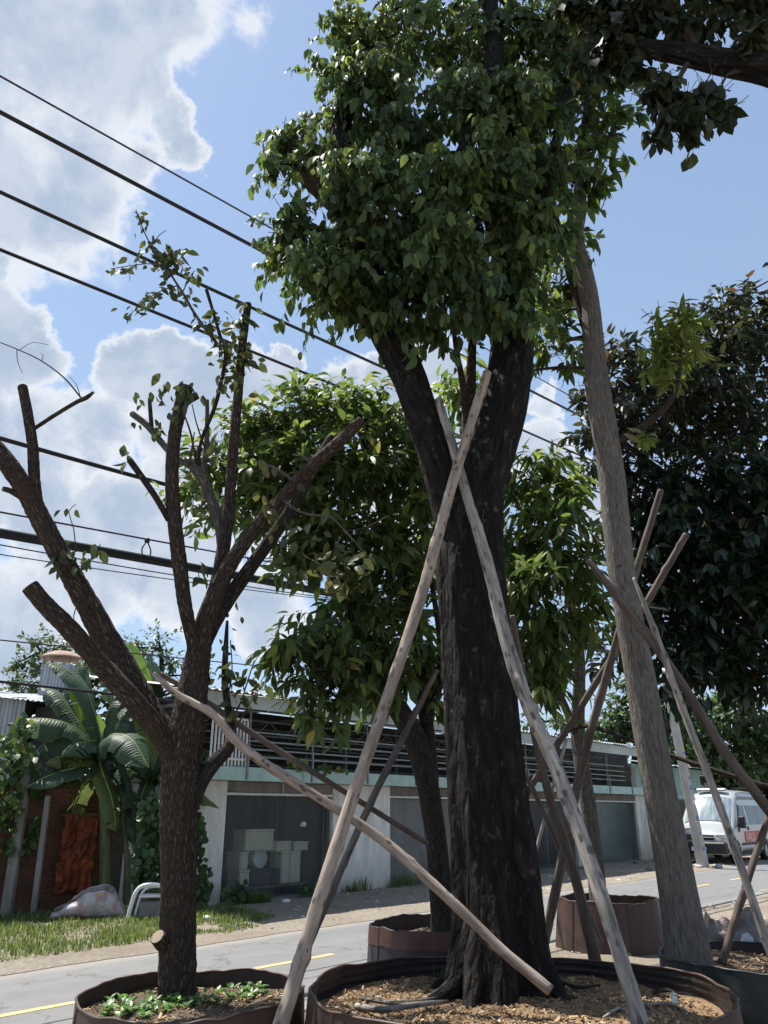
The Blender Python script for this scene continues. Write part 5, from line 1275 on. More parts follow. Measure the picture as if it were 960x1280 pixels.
pl_mid, _ = planter('black planter with red-brown top band behind the main planter', (0.56, 9.45), 0.72, 0.70, 0.60, 0.03, ('skin_black', 'skin_inner'), 2.2, 0, 0.46, 'soil', (0.74, 1.001, 'skin_band'), chips=400)
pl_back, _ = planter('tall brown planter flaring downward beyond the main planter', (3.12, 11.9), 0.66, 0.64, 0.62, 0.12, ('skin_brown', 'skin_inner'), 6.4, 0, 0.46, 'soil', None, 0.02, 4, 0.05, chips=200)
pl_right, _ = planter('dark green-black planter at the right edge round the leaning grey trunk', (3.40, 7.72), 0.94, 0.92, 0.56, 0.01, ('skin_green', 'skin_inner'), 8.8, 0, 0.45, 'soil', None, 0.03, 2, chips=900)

def planter_contents():
    # leafy weeds on the near rim of the left planter
    fo = Foliage(31); r = fo.r; k = 0
    for i in range(95):
        u = r.rand(); px = 128 + 205 * u; py = 1272 - 24 * u + r.normal() * 5 - 12 * r.rand(); g = gnd(px, py, 0.41); x, y = g.x + 1.42, g.y - 6.6
        if (x / 0.79) ** 2 + (y / 0.78) ** 2 > 1: continue
        h = r.uniform(0.02, 0.06) * (1.5 if u < 0.14 else 1.0); B = np.array([[g.x, g.y, 0.40]]); 
        for q in range(r.randint(5, 9)):
            a = r.rand() * 6.28; d = norm(np.array([[math.cos(a), math.sin(a), r.uniform(0.15, 1.1)]])); up = np.array([[0, 0, 1.0]]) + 0.2 * r.normal(size=(1, 3)); nn_ = norm(up - d * (up * d).sum())
            fo.add(B + np.array([[0, 0, h * r.uniform(0.3, 1)]]), d, nn_, np.array([r.uniform(0.035, 0.08)]), np.array([np.clip(r.normal(0.40, 0.25), 0, 1)]))
        fo.tw.append((B, B + np.array([[0, 0, h]]), np.array([h])))
    th = thing('weed_patch', 'low green leafy weeds along the near rim of the left planter', 'weeds', (-1.42, 6.1, 0.40)); foliage(th, fo, 'leaf_weed', leaf_template(0.5, 0.2, 0.2), 250, 'leaves', 0.003, 'leaf_weed')
    # surface roots and bleached dead twigs in the main planter
    rg = random.Random(12)
    def stick(pl, r, mat, label, name='dead_branch', cat='branch'):
        P = [gnd(x, y, z) for x, y, z in pl]; V, F, BC, _, _ = tube(P, [r] * (len(P) - 1) + [r * 0.5], 7, 0.05, 0.25, rg.random() * 9); o = part(None, name, V, F, mat, True, bc=BC); tagit(o, label, cat, 'dead wood in the main planter')
    stick([(445, 1258, .45), (478, 1262, .47), (520, 1256, .47), (560, 1252, .46)], 0.022, 'pole_patchy', 'grey dead root lying left of the big trunk in the sawdust')
    stick([(450, 1248, .45), (500, 1254, .47), (545, 1247, .46)], 0.016, 'bark_grey', 'thinner grey twig above the dead root left of the trunk')
    stick([(806, 1256, .45), (835, 1254, .48), (855, 1262, .46)], 0.012, 'pole_pale', 'bleached twig at the right of the sawdust in the main planter')
    stick([(838, 1250, .45), (856, 1266, .46)], 0.009, 'pole_pale', 'thin bleached stick crossing the bleached twig at right')
    stick([(770, 1262, .46), (795, 1252, .47), (826, 1268, .46)], 0.010, 'pole_patchy', 'grey twig beside the foot of the mottled pole')
    stick([(755, 1272, .46), (775, 1260, .47), (790, 1270, .45)], 0.010, 'pole_patchy', 'short grey twig left of the foot of the mottled pole')
    stick([(700, 1228, .45), (725, 1234, .46), (750, 1231, .45)], 0.016, 'bark_dark', 'dark rotten stick lying right of the big trunk')
    stick([(815, 1241, .45), (835, 1237, .47), (848, 1246, .46)], 0.014, 'bark_left', 'reddish bark strip in the right half of the main planter')
    p = gnd(843, 1262, 0.44); th = thing('white_tube', 'short white plastic tube standing in the sawdust at right', 'tube', p)
    V, F, BC, _, _ = tube([p, p + Vector((0.01, 0, 0.09))], [0.022, 0.022], 10, 0.05); part(th, 'barrel', V, F, 'white_plastic', True)
    V, F, BC, _, _ = tube([p + Vector((0.01, 0, 0.091)), p + Vector((0.011, 0, 0.10))], [0.025, 0.025], 10, 0.05); part(th, 'collar', V, F, 'white_plastic', True)
    # single grass shoot
    b = gnd(545, 1232, 0.44); fo = Foliage(5)
    for a, l in ((0.3, 0.26), (2.6, 0.20), (4.4, 0.16)):
        d = norm(np.array([[math.cos(a) * 0.35, math.sin(a) * 0.35, 1.0]])); nn_ = norm(np.cross(d, np.array([[0.3, 1, 0.2]]))); fo.add(np.array([list(b)]), d, nn_, np.array([l]), np.array([0.5]))
    th = thing('grass_shoot', 'slender green grass shoot by the back rim left of the trunk', 'grass shoot', b); foliage(th, fo, 'leaf_weed', leaf_template(0.06, 0.2, 0.3), 10, 'blades', 0)
planter_contents()

def sacks():
    for (px, py, wpx, hpx, mat, seed, lb) in ((905, 1168, 56, 30, 'sack_maroon', 2.0, 'grey sack with maroon print lying on the verge right of the trunk'), (936, 1166, 46, 34, 'sack_grey', 5.0, 'dull grey sack behind the clear plastic bag'),
                                         (934, 1180, 52, 26, 'sack_clear', 8.0, 'shiny clear plastic bag in front of the sacks'), (955, 1160, 40, 30, 'sack_tan', 11.0, 'tan soil lump behind the sacks at the right edge'), (890, 1160, 22, 14, 'sack_tan', 14.0, 'small tan earth clod left of the sacks')):
        Y = 9.6 if 'clear' in lb else 10.3
        p = at(px, py, Y); r = 0.5 * wpx * zc(p) / FPX; h = at(px, py - hpx * 0.5, Y).z
        th = thing('soil_clod' if 'tan' in mat else 'sack', lb, 'soil clod' if 'tan' in mat else 'sack', (p.x, Y, 0))
        lump(th, 'body', (0, 0, h * 0.36), (r, r * 0.8, h * 0.64), mat, seed, 0.5, 1.3, sub=4, local=True)
        if 'sack' in mat: lump(th, 'tied_neck', (r * 0.55, 0.0, h * 0.72), (r * 0.22, r * 0.2, h * 0.22), mat, seed + 1, 0.5, 2.0, sub=3, local=True)
sacks()

# ------------------------------------------------------------------ support poles
def pole(label, pts, mat, seed, cut='cut_wood_old', n=12, knots=0.16):
    P, R = pxpath(pts); k = {1: 0.80, 2: 0.84, 3: 0.72, 4: 0.72, 5: 0.68}.get(seed, 0.78); R = [r * k for r in R]
    jr = random.Random(seed + 40)
    P = [P[0]] + [p + Vector((jr.uniform(-1, 1), jr.uniform(-1, 1), jr.uniform(-1, 1))) * r * 0.35 for p, r in zip(P[1:-1], R[1:-1])] + [P[-1]]
    th = thing('support_pole', label, 'pole', P[-1], 0, 'timber props holding up the trees')
    rg = random.Random(seed); ks = [(rg.uniform(0, 9), rg.uniform(0, 6.28), rg.uniform(0.5, 1.0)) for _ in range(26)]
    def fl(a, s, p):
        v = 1.0
        for k0, ka, kh in ks:
            d = ((s - k0) / 0.035) ** 2
            if d < 6: v += knots * kh * 2.2 * math.exp(-d) * max(0, math.cos(a - ka)) ** 4
        return v
    V, F, BC, PP, RR = tube(P, R, n, 0.03, 0.10, seed * 1.7, 1.2, 3.0, True, fl)
    part(th, 'shaft', V, F, mat, True, bc=BC)
    for e, sgn in ((0, 1), (-1, -1)):
        ring = V[:n] if e == 0 else V[-n:]; d = (PP[0] - PP[1]) if e == 0 else (PP[-1] - PP[-2]); d = d / np.linalg.norm(d); c = ring.mean(0)
        r2 = c + (ring - c) * 0.93 + d * 0.005; Q = np.vstack([r2, r2 - d * 0.02]); f = [tuple(range(n))[::sgn]] + [(j, n + j, n + (j + 1) % n, (j + 1) % n) for j in range(n)]
        part(th, 'cut_end', Q, f, cut)
    return th
def foot(x0, y0, Y0, x1, y1, Y1, z):
    """pixel of the point where the line from 0 through 1 reaches height z"""
    a = at(x0, y0, Y0); b = at(x1, y1, Y1); k = (z - a.z) / (b.z - a.z); p = a + (b - a) * k; x, y, _ = project(np.array([tuple(p)])); return (float(x[0]), float(y[0]), p.y)
fx, fy, fY = foot(520, 760, 6.28, 348, 1280, 5.45, 0.0)
pole('long straight pale prop leaning from the fork of the big tree to lower left', [(609, 466, 6.62, 16), (570, 590, 6.52, 18), (520, 760, 6.28, 20), (440, 1000, 5.90, 22), (400, 1120, 5.7, 24), (348, 1280, 5.45, 29), (fx, fy, fY, 30)], 'pole_pale', 1, n=14)
pole('crooked mottled prop crossing the big trunk down to lower right', [(548, 500, 6.72, 14), (566, 560, 6.64, 15), (588, 630, 6.58, 17), (606, 700, 6.50, 20), (638, 810, 6.36, 23), (662, 880, 6.25, 23), (700, 975, 6.05, 24), (745, 1110, 5.75, 25), (803, 1290, 5.42, 29), (808, 1306, 5.40, 29)], 'pole_patchy', 2, n=14)
pole('pale bent prop running from the pollarded fork to the foot of the big trunk', [(192, 842, 6.62, 9), (222, 866, 6.6, 13), (265, 893, 6.6, 15), (292, 920, 6.6, 18), (330, 955, 6.6, 18), (400, 998, 6.6, 17), (480, 1052, 6.58, 19), (560, 1122, 6.45, 20), (630, 1190, 6.3, 20), (688, 1238, 6.2, 22)], 'pole_pale', 3, n=14)
pole('dark thin prop behind the pale bent one, ending at the curved trunk', [(200, 842, 7.3, 9), (255, 876, 7.4, 11), (320, 918, 7.6, 12), (430, 988, 8.2, 11), (532, 1053, 9.0, 10)], 'pole_dark', 4)
e0 = foot(460, 1010, 8.3, 385, 1185, 7.6, 0.0)
pole('dark grey prop crossing behind the long pale prop', [(546, 838, 9.1, 10), (505, 920, 8.8, 14), (460, 1010, 8.3, 15), (385, 1185, 7.6, 15), (e0[0], e0[1], e0[2], 16)], 'pole_dark', 5)
e1 = foot(770, 812, 8.9, 655, 995, 9.6, 0.35)
pole('long thin prop crossing behind the grey trunk, upper end toward the dark foliage at right', [(858, 668, 8.3, 12), (806, 755, 8.5, 12), (770, 812, 8.7, 12), (655, 995, 9.6, 12), (560, 1148, 10.4, 12)], 'pole_dark', 6)
pole('steeper prop behind the grey trunk reaching down beside the brown planter', [(826, 613, 8.3, 11), (795, 715, 8.4, 13), (768, 812, 8.6, 14), (730, 950, 9.1, 16), (706, 1070, 9.5, 17), (684, 1165, 9.8, 17), (676, 1200, 9.9, 17)], 'pole_dark', 7)
pole('dark thick prop close behind the mottled prop, in front of the brown planter', [(640, 770, 7.6, 11), (660, 880, 7.9, 13), (685, 985, 8.2, 15), (714, 1085, 8.5, 18), (740, 1195, 8.8, 22), (748, 1228, 8.9, 24)], 'pole_dark', 8)
pole('very thin pale stick slanting beside the big trunk', [(708, 925, 10.2, 6), (690, 990, 10.2, 6), (667, 1072, 10.2, 6), (640, 1160, 10.3, 6)], 'pole_patchy', 9, n=8)
pole('dark slanting stick between the big trunk and the brown planter', [(645, 945, 9.2, 9), (672, 1000, 9.4, 9), (716, 1098, 9.8, 9), (752, 1178, 10.1, 9)], 'pole_dark', 10, n=8)
pole('grey split prop laid across the grey trunk and out to the right', [(735, 700, 7.25, 9), (765, 735, 7.28, 16), (800, 785, 7.3, 17), (850, 855, 7.3, 16), (905, 940, 7.35, 18), (962, 1018, 7.4, 18), (1075, 1180, 7.5, 18)], 'pole_dark', 11, n=12)
pole('slim light grey prop beside the grey trunk ending in the right planter', [(792, 722, 7.32, 5), (815, 785, 7.25, 11), (850, 875, 7.2, 13), (900, 1015, 7.1, 14), (961, 1185, 7.0, 15), (975, 1222, 6.98, 15)], 'pole_patchy', 12, n=12)
pole('short dark prop standing in the right planter', [(985, 955, 7.9, 12), (958, 1030, 7.85, 12), (925, 1130, 7.75, 13), (902, 1205, 7.7, 14)], 'pole_dark', 13)
pole('thin level bar lashed behind the grey trunk', [(698, 920, 9.6, 7), (732, 908, 9.4, 8), (790, 926, 9.0, 7), (850, 948, 8.7, 8), (920, 972, 8.4, 9), (985, 990, 8.2, 8)], 'bark_dark', 14)

# ================================================================== TREES
def blobs(fo, BL, key, targets, **kw):
    for (px, py, Y, rpx, k) in BL:
        c = at(px, py, Y); r_ = rpx * zc(c) / FPX; fo.blob(c, (r_, r_ * 0.95, r_ * 0.95), k, **kw); targets.append(tuple(c))

# --- the big dark tree
def big_tree():
    th = thing('big_tree', 'largest tree with black forked trunk and dense drooping crown in the main planter', 'tree', (at(627, 1235, 6.95).x, 6.95, 0.42))
    def fl(a, s, p):
        h = max(0, p[2] - 0.3); k = math.exp(-h / 1.3)
        return 1 + (0.13 * k + 0.035) * math.cos(5 * a + 0.6 + 0.25 * h) + (0.07 * k + 0.02) * math.cos(9 * a + 2 + 0.5 * h) + 0.03 * math.cos(3 * a + h * 0.8)
    limb(th, 'trunk', [(628, 1290, 6.95, 178), (628, 1262, 6.95, 160), (627, 1225, 6.95, 138), (624, 1160, 6.98, 120), (618, 1080, 7, 111), (608, 980, 7, 103), (602, 880, 7, 96), (595, 780, 7, 92), (590, 700, 7, 92), (592, 640, 7, 86), (604, 590, 7.0, 74), (622, 540, 7.03, 66), (634, 495, 7.05, 63), (641, 440, 7.1, 61), (643, 385, 7.1, 52), (640, 300, 7.1, 44), (630, 200, 7.1, 36), (618, 100, 7.1, 28), (612, -20, 7.1, 20)], 'bark_main', 64, 0.06, 0.045, 2.0, key='big', rk=2.2, rl=0.9, fluted=fl)
    limb(th, 'limb', [(588, 720, 7.0, 60), (572, 660, 6.98, 60), (556, 605, 6.96, 52), (541, 560, 6.94, 47), (525, 512, 6.9, 47), (507, 462, 6.87, 49), (484, 412, 6.83, 52), (468, 372, 6.8, 48), (448, 300, 6.8, 40), (432, 245, 6.8, 34), (425, 180, 6.85, 28), (440, 90, 6.9, 20)], 'bark_main', 40, 0.06, 0.06, 5.0, key='big', rk=2.0, rl=1.2)
    limb(th, 'stub', [(446, 285, 6.8, 30), (420, 255, 6.75, 30), (392, 228, 6.68, 28), (372, 205, 6.62, 27)], 'bark_left', 18, 0.05, 0.06, 7.0, key='big', cut='cut_wood_old')
    limb(th, 'branch', [(588, 610, 7.15, 16), (584, 545, 7.2, 19), (587, 495, 7.2, 19), (590, 440, 7.15, 13), (592, 370, 7.1, 12), (596, 290, 7.0, 10), (600, 200, 6.9, 8)], 'bark_left', 14, 0.06, 0.06, 8.0, key='big')
    limb(th, 'branch', [(584, 525, 7.18, 12), (578, 478, 7.1, 10), (570, 435, 7.0, 8), (566, 400, 6.9, 6)], 'bark_left', 10, 0.06, 0.06, 8.5, key='big')
    limb(th, 'branch', [(500, 300, 6.8, 0), (470, 330, 6.82, 22), (520, 260, 6.6, 18), (570, 200, 6.5, 14), (600, 130, 6.6, 10)][1:], 'bark_main', 12, 0.08, 0.06, 9.0, key='big')
    limb(th, 'branch', [(642, 350, 7.1, 24), (670, 280, 7.0, 18), (690, 200, 7.0, 14), (705, 120, 7.1, 9)], 'bark_main', 12, 0.08, 0.06, 9.5, key='big')
    limb(th, 'branch', [(428, 215, 6.82, 18), (400, 205, 6.75, 14), (365, 190, 6.7, 9)], 'bark_main', 10, 0.08, 0.06, 9.7, key='big')
    # flaring roots
    rg = random.Random(6)
    for a, l in ((-2.75, 0.55), (-2.3, 0.30), (-0.5, 0.24), (2.9, 0.30)):
        c = Vector((at(627, 1235, 6.95).x, 6.95, 0)); d = Vector((math.cos(a), math.sin(a), 0)); sdv = Vector((-d.y, d.x, 0)) * rg.uniform(-0.1, 0.1)
        L = [(*(c + d * 0.20 + Vector((0, 0, 1.0))), 0.08), (*(c + d * 0.30 + Vector((0, 0, 0.70))), 0.10), (*(c + d * 0.40 + sdv * 0.4 + Vector((0, 0, 0.52))), 0.08), (*(c + d * (0.38 + l * 0.45) + sdv + Vector((0, 0, 0.43))), 0.05), (*(c + d * (0.36 + l * 0.8) + sdv * 2 + Vector((0, 0, 0.38))), 0.025)]
        limb(th, 'root', L, 'bark_main', 14, 0.05, 0.12, a * 3, px=False)
    fo = Foliage(101); tg = []
    B1 = [(440, 40, 7.1, 45), (415, 85, 7.0, 34), (500, 40, 7.0, 62), (575, 45, 7.1, 68), (650, 45, 7.2, 68), (715, 95, 7.2, 52), (700, 30, 7.3, 50), (425, 150, 6.9, 40), (362, 180, 6.7, 34), (395, 190, 6.7, 36), (345, 205, 6.65, 20), (365, 275, 6.75, 32), (355, 315, 6.7, 26), (395, 330, 6.7, 44), (440, 300, 6.8, 55), (425, 372, 6.75, 34),
          (455, 360, 6.75, 38), (500, 290, 6.5, 55), (555, 230, 6.4, 60), (620, 240, 6.4, 58), (520, 350, 6.4, 42), (585, 345, 6.4, 48), (545, 395, 6.5, 26), (640, 345, 6.7, 42), (680, 210, 6.8, 56), (690, 290, 6.9, 38), (500, 150, 6.7, 60), (585, 130, 6.7, 64), (655, 140, 6.8, 58), (465, 225, 6.6, 52), (615, 395, 6.8, 30), (500, 395, 6.6, 24), (440, 215, 6.3, 40), (470, 290, 6.3, 42), (620, 190, 6.1, 46), (650, 290, 6.3, 42), (440, 335, 6.35, 34), (560, 300, 6.1, 46), (640, 110, 6.4, 44), (430, 100, 6.6, 34), (480, 100, 6.5, 44), (645, 390, 6.55, 22), (480, 375, 6.5, 28)]
    top = [(470, -50, 7.2, 75), (580, -70, 7.2, 90), (690, -60, 7.3, 85), (540, -170, 7.2, 100), (650, -190, 7.2, 90)]
    rb = random.Random(77)
    for x, y, Y, r in B1:
        n0 = int(5 + 0.0205 * r * r * rb.uniform(0.75, 1.15))
        blobs(fo, [(x, y, Y + rb.uniform(-0.25, 0.2), r * rb.uniform(0.8, 0.98), n0)], 'big', tg, tl=(0.24, 0.52), nl=11, L=0.126, droop=1.7, tint=0.40 + rb.uniform(-0.16, 0.16), shell=0.40, spread=0.62, up=0.35)
        if r > 40 and y > 20: blobs(fo, [(x, y, Y + 0.75, r * 0.8, int(0.011 * r * r))], 'big', tg, tl=(0.2, 0.4), nl=9, L=0.126, droop=1.5, tint=0.15, shell=0.5)  # inner leaves tinted dark, painting the deep shade of the hollows
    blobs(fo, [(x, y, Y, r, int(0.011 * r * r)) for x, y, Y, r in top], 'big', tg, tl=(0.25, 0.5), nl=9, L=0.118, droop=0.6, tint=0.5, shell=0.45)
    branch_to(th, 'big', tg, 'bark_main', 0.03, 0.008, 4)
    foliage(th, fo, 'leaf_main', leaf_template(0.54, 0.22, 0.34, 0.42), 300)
big_tree()

# --- the pollarded tree at the left
def pollard():
    b = at(222, 1245, 6.95); th = thing('pollarded_tree', 'pollarded brown tree with sawn-off limbs and few leaves in the left planter', 'tree', (b.x, 6.95, 0.38))
    bk = 'bark_left'
    limb(th, 'trunk', [(222, 1275, 6.95, 60), (222, 1240, 6.95, 54), (222, 1180, 6.95, 50), (223, 1100, 6.95, 49), (223, 1020, 6.95, 50), (226, 960, 6.95, 54), (233, 915, 6.95, 50), (240, 870, 6.97, 42), (246, 830, 7.0, 36), (253, 792, 6.97, 30), (266, 752, 6.9, 26), (284, 712, 6.85, 22), (308, 675, 6.8, 20), (343, 634, 6.75, 20), (385, 588, 6.65, 19), (420, 556, 6.6, 17), (452, 526, 6.55, 15)], bk, 56, 0.035, 0.055, 1.0, key='pol', rk=4.5, rl=2.2, cut='cut_wood_old')
    limb(th, 'limb', [(230, 975, 6.95, 36), (208, 925, 6.9, 38), (180, 880, 6.85, 40), (150, 828, 6.8, 40), (122, 778, 6.7, 37), (100, 738, 6.6, 34), (76, 696, 6.5, 31), (54, 655, 6.45, 30), (34, 616, 6.4, 29), (8, 578, 6.3, 29), (-30, 535, 6.2, 28)], bk, 34, 0.045, 0.07, 2.0, key='pol', rk=3.5, rl=2.0)
    limb(th, 'limb', [(48, 640, 6.44, 18), (43, 600, 6.42, 17), (41, 560, 6.4, 16), (35, 520, 6.38, 15), (28, 483, 6.36, 14)], bk, 18, 0.04, 0.07, 3.0, key='pol', cut='cut_wood_old')
    limb(th, 'branch', [(44, 535, 6.4, 6), (70, 518, 6.35, 6), (95, 503, 6.3, 6), (108, 497, 6.3, 7), (117, 490, 6.3, 4)], bk, 8, 0.04, 0.1, 3.5, key='pol')
    limb(th, 'twig', [(102, 498, 6.3, 2.6), (80, 472, 6.25, 2.2), (50, 450, 6.2, 1.8), (20, 436, 6.15, 1.6), (0, 428, 6.1, 1.4)], 'twig', 5, 0.06, 0)
    for q in ([(24, 438, 6.15, 1.3), (40, 428, 6.15, 1.0), (60, 431, 6.2, .8)], [(21, 437, 6.15, 1.2), (22, 452, 6.15, 1), (28, 466, 6.15, .8)], [(100, 495, 6.3, 1.4), (95, 480, 6.3, 1), (84, 468, 6.3, .8)], [(52, 451, 6.2, 1), (54, 444, 6.2, .8), (50, 441, 6.2, .6)]): limb(th, 'twig', q, 'twig', 4, 0.06, 0)
    limb(th, 'stub', [(28, 622, 6.4, 9), (14, 614, 6.35, 8), (4, 611, 6.3, 7)], bk, 8, 0.04, 0.08, 3.7, cut='cut_wood_old')
    limb(th, 'limb', [(228, 1000, 6.95, 18), (216, 950, 6.88, 27), (190, 905, 6.75, 31), (160, 868, 6.6, 30), (125, 830, 6.45, 29), (90, 790, 6.3, 28), (60, 760, 6.2, 27), (37, 733, 6.12, 26)], bk, 28, 0.04, 0.07, 4.0, key='pol', cut='cut_wood')
    limb(th, 'limb', [(247, 850, 6.97, 16), (241, 805, 6.88, 19), (231, 755, 6.78, 21), (224, 700, 6.72, 22), (217, 640, 6.68, 22), (215, 590, 6.65, 20), (218, 545, 6.62, 19), (225, 512, 6.6, 20), (232, 484, 6.58, 23)], bk, 26, 0.04, 0.08, 5.0, key='pol', rk=3.5, cut='cut_wood_old')
    limb(th, 'stub', [(228, 505, 6.6, 13), (238, 498, 6.6, 12), (247, 494, 6.6, 11)], bk, 10, 0.03, 0.1, 5.3, cut='cut_wood_old')
    limb(th, 'branch', [(211, 650, 6.66, 9), (195, 622, 6.6, 9), (180, 600, 6.55, 9), (162, 575, 6.5, 9)], 'bark_mid', 10, 0.04, 0.06, 5.6, key='pol')
    limb(th, 'limb', [(247, 830, 7.0, 18), (254, 792, 7.03, 20), (263, 755, 7.06, 21), (274, 715, 7.1, 20), (283, 660, 7.15, 19), (288, 610, 7.2, 17), (292, 555, 7.2, 17), (297, 500, 7.2, 14), (302, 440, 7.2, 13), (310, 380, 7.2, 11)], bk, 22, 0.04, 0.08, 6.0, key='pol', rk=3.2, cut='cut_wood_old')
    limb(th, 'limb', [(278, 690, 7.15, 14), (274, 655, 7.25, 15), (262, 620, 7.3, 14), (251, 595, 7.3, 15), (238, 580, 7.3, 12), (220, 572, 7.3, 10), (200, 551, 7.3, 9), (184, 532, 7.3, 9), (165, 517, 7.3, 9)], 'bark_grey', 14, 0.04, 0.07, 7.0, key='pol', cut='cut_wood')
    limb(th, 'stub', [(190, 538, 7.3, 6), (188, 515, 7.3, 6), (187, 498, 7.3, 5)], bk, 8, 0.04, 0.08, 7.3)
    limb(th, 'branch', [(252, 598, 7.3, 10), (258, 560, 7.3, 8), (259, 520, 7.3, 6), (259, 500, 7.3, 5)], 'bark_grey', 10, 0.04, 0.07, 7.5, key='pol')
    limb(th, 'branch', [(247, 585, 7.28, 5), (252, 550, 7.2, 5), (268, 510, 7.15, 6), (278, 470, 7.1, 6), (282, 440, 7.1, 6), (275, 420, 7.1, 5), (268, 395, 7.1, 4), (258, 362, 7.1, 5)], 'bark_mid', 8, 0.04, 0.07, 7.7, key='pol')
    limb(th, 'branch', [(270, 428, 7.1, 5), (256, 410, 7.05, 4.5), (242, 390, 7.0, 4), (229, 367, 6.95, 3.5), (216, 347, 6.9, 3), (203, 325, 6.9, 2.5), (188, 305, 6.9, 2), (176, 280, 6.9, 1.6), (170, 262, 6.9, 1.2)], 'twig', 7, 0.05, 0, key='pol')
    for q in ([(212, 340, 6.9, 2), (190, 330, 6.9, 1.6), (165, 332, 6.9, 1.2), (138, 336, 6.9, 1)], [(222, 357, 6.92, 2), (205, 362, 6.9, 1.5), (190, 370, 6.9, 1.2), (172, 385, 6.9, 1), (160, 395, 6.9, .8)], [(200, 322, 6.9, 2), (215, 315, 6.9, 1.4), (228, 312, 6.9, 1)], [(228, 366, 6.95, 2), (238, 345, 6.9, 1.4), (244, 338, 6.9, 1)], [(190, 306, 6.9, 1.5), (200, 293, 6.9, 1.2), (208, 288, 6.9, 1)],
              [(245, 575, 7.3, 4), (238, 540, 7.25, 3), (225, 505, 7.2, 2)], [(256, 560, 7.28, 3), (246, 530, 7.2, 2), (240, 505, 7.2, 1.5)], [(235, 585, 7.25, 3), (240, 560, 7.2, 2.5), (243, 540, 7.2, 2)]): limb(th, 'twig', q, 'twig', 5, 0.06, 0, key='pol')
    limb(th, 'limb', [(250, 825, 7.0, 18), (262, 790, 7.02, 22), (282, 754, 7.05, 22), (314, 708, 7.1, 19), (340, 672, 7.1, 18), (362, 640, 7.1, 17), (377, 612, 7.1, 17), (396, 578, 7.1, 15), (415, 546, 7.1, 13)], 'bark_mid', 20, 0.045, 0.07, 9.0, key='pol', cut='cut_wood_old')
    limb(th, 'branch', [(371, 604, 6.68, 6), (355, 592, 6.6, 5), (340, 583, 6.55, 3), (315, 575, 6.5, 2)], 'bark_grey', 8, 0.05, 0.05, 9.2, key='pol')
    limb(th, 'branch', [(392, 582, 6.64, 6), (380, 572, 6.55, 5), (366, 568, 6.5, 3)], 'bark_grey', 8, 0.05, 0.05, 9.3, key='pol')
    limb(th, 'branch', [(352, 622, 6.72, 5), (365, 634, 6.6, 4), (385, 643, 6.5, 3.6), (412, 646, 6.4, 3), (430, 662, 6.35, 2.6), (460, 697, 6.3, 1.6)], 'bark_grey', 6, 0.05, 0.05, 9.4, key='pol')
    for q in ([(405, 646, 6.42, 1.8), (396, 662, 6.4, 1.4), (390, 680, 6.4, 1)], [(428, 668, 6.36, 1.8), (420, 680, 6.35, 1.4), (418, 692, 6.35, 1)], [(390, 700, 6.6, 2.2), (412, 712, 6.5, 2), (430, 716, 6.5, 1.6), (438, 728, 6.5, 1)], [(430, 664, 6.35, 1.5), (455, 660, 6.4, 1.2), (485, 645, 6.5, 1)]): limb(th, 'twig', q, 'twig', 5, 0.06, 0)
    # low right branch that turns up into a leafy stem
    limb(th, 'branch', [(238, 1010, 6.95, 22), (250, 980, 7.0, 21), (266, 955, 7.05, 21), (284, 936, 7.1, 18), (290, 915, 7.15, 13), (285, 885, 7.15, 10), (281, 850, 7.15, 9), (282, 815, 7.15, 8), (284, 776, 7.15, 4)], 'bark_mid', 16, 0.04, 0.08, 10.0, key='pol')
    for q in ([(286, 905, 7.1, 3), (300, 880, 7.05, 2.5), (310, 850, 7, 2), (318, 825, 7, 1.5)], [(289, 920, 7.1, 3), (312, 880, 7.0, 2), (330, 845, 6.95, 1.2)], [(283, 880, 7.1, 3), (290, 840, 7.1, 2), (288, 800, 7.1, 1.5)]): limb(th, 'twig', q, 'twig', 5, 0.06, 0)
    # knot where a low branch was sawn off
    limb(th, 'stub', [(214, 1190, 6.93, 22), (203, 1178, 6.84, 22), (197, 1171, 6.79, 21)], bk, 14, 0.03, 0.06, 11.0, cut='cut_wood')
    fo = Foliage(77); r = fo.r
    def leaf_at(px, py, Y, n, spread, L=0.095, tint=0.35, hang=0.8):
        for i in range(n):
            p = at(px + r.normal() * spread, py + r.normal() * spread, Y + r.normal() * 0.06); d = norm(np.array([[r.normal() * 0.5, r.normal() * 0.5, -hang + 0.35 * r.normal()]])); up = r.normal(size=(1, 3)) + np.array([[0, -0.6, 0.4]]); nn_ = norm(up - d * (up * d).sum())
            fo.add(np.array([list(p)]), d, nn_, np.array([L * r.uniform(0.65, 1.3)]), np.array([np.clip(r.normal(tint * 0.85, 0.18), 0, 0.80)]))
    def spray(pl, Y, n, L=0.095, tint=0.3, w=5):
        for i in range(n):
            f = r.rand() * (len(pl) - 1); k = int(f); q = f - k; x = pl[k][0] * (1 - q) + pl[k + 1][0] * q; y = pl[k][1] * (1 - q) + pl[k + 1][1] * q; leaf_at(x, y, Y, 1, w, L, tint, 0.35)
    spray([(170, 262), (178, 285), (190, 305), (205, 318), (215, 330)], 6.9, 52, 0.105)
    spray([(138, 336), (165, 332), (190, 330), (212, 340)], 6.9, 34, 0.105); spray([(160, 395), (172, 385), (190, 370), (215, 358)], 6.9, 38, 0.105); spray([(200, 322), (215, 315), (230, 312)], 6.9, 24, 0.10); spray([(228, 366), (238, 345), (244, 338)], 6.9, 18, 0.10); leaf_at(213, 328, 6.9, 26, 8, 0.12)
    spray([(215, 368), (235, 372), (250, 400), (262, 412)], 7.0, 22, 0.11); spray([(265, 390), (272, 420), (285, 440), (290, 470)], 7.1, 62, 0.12, 0.45, 10); spray([(310, 385), (305, 420), (300, 460)], 7.15, 60, 0.125, 0.45, 11)
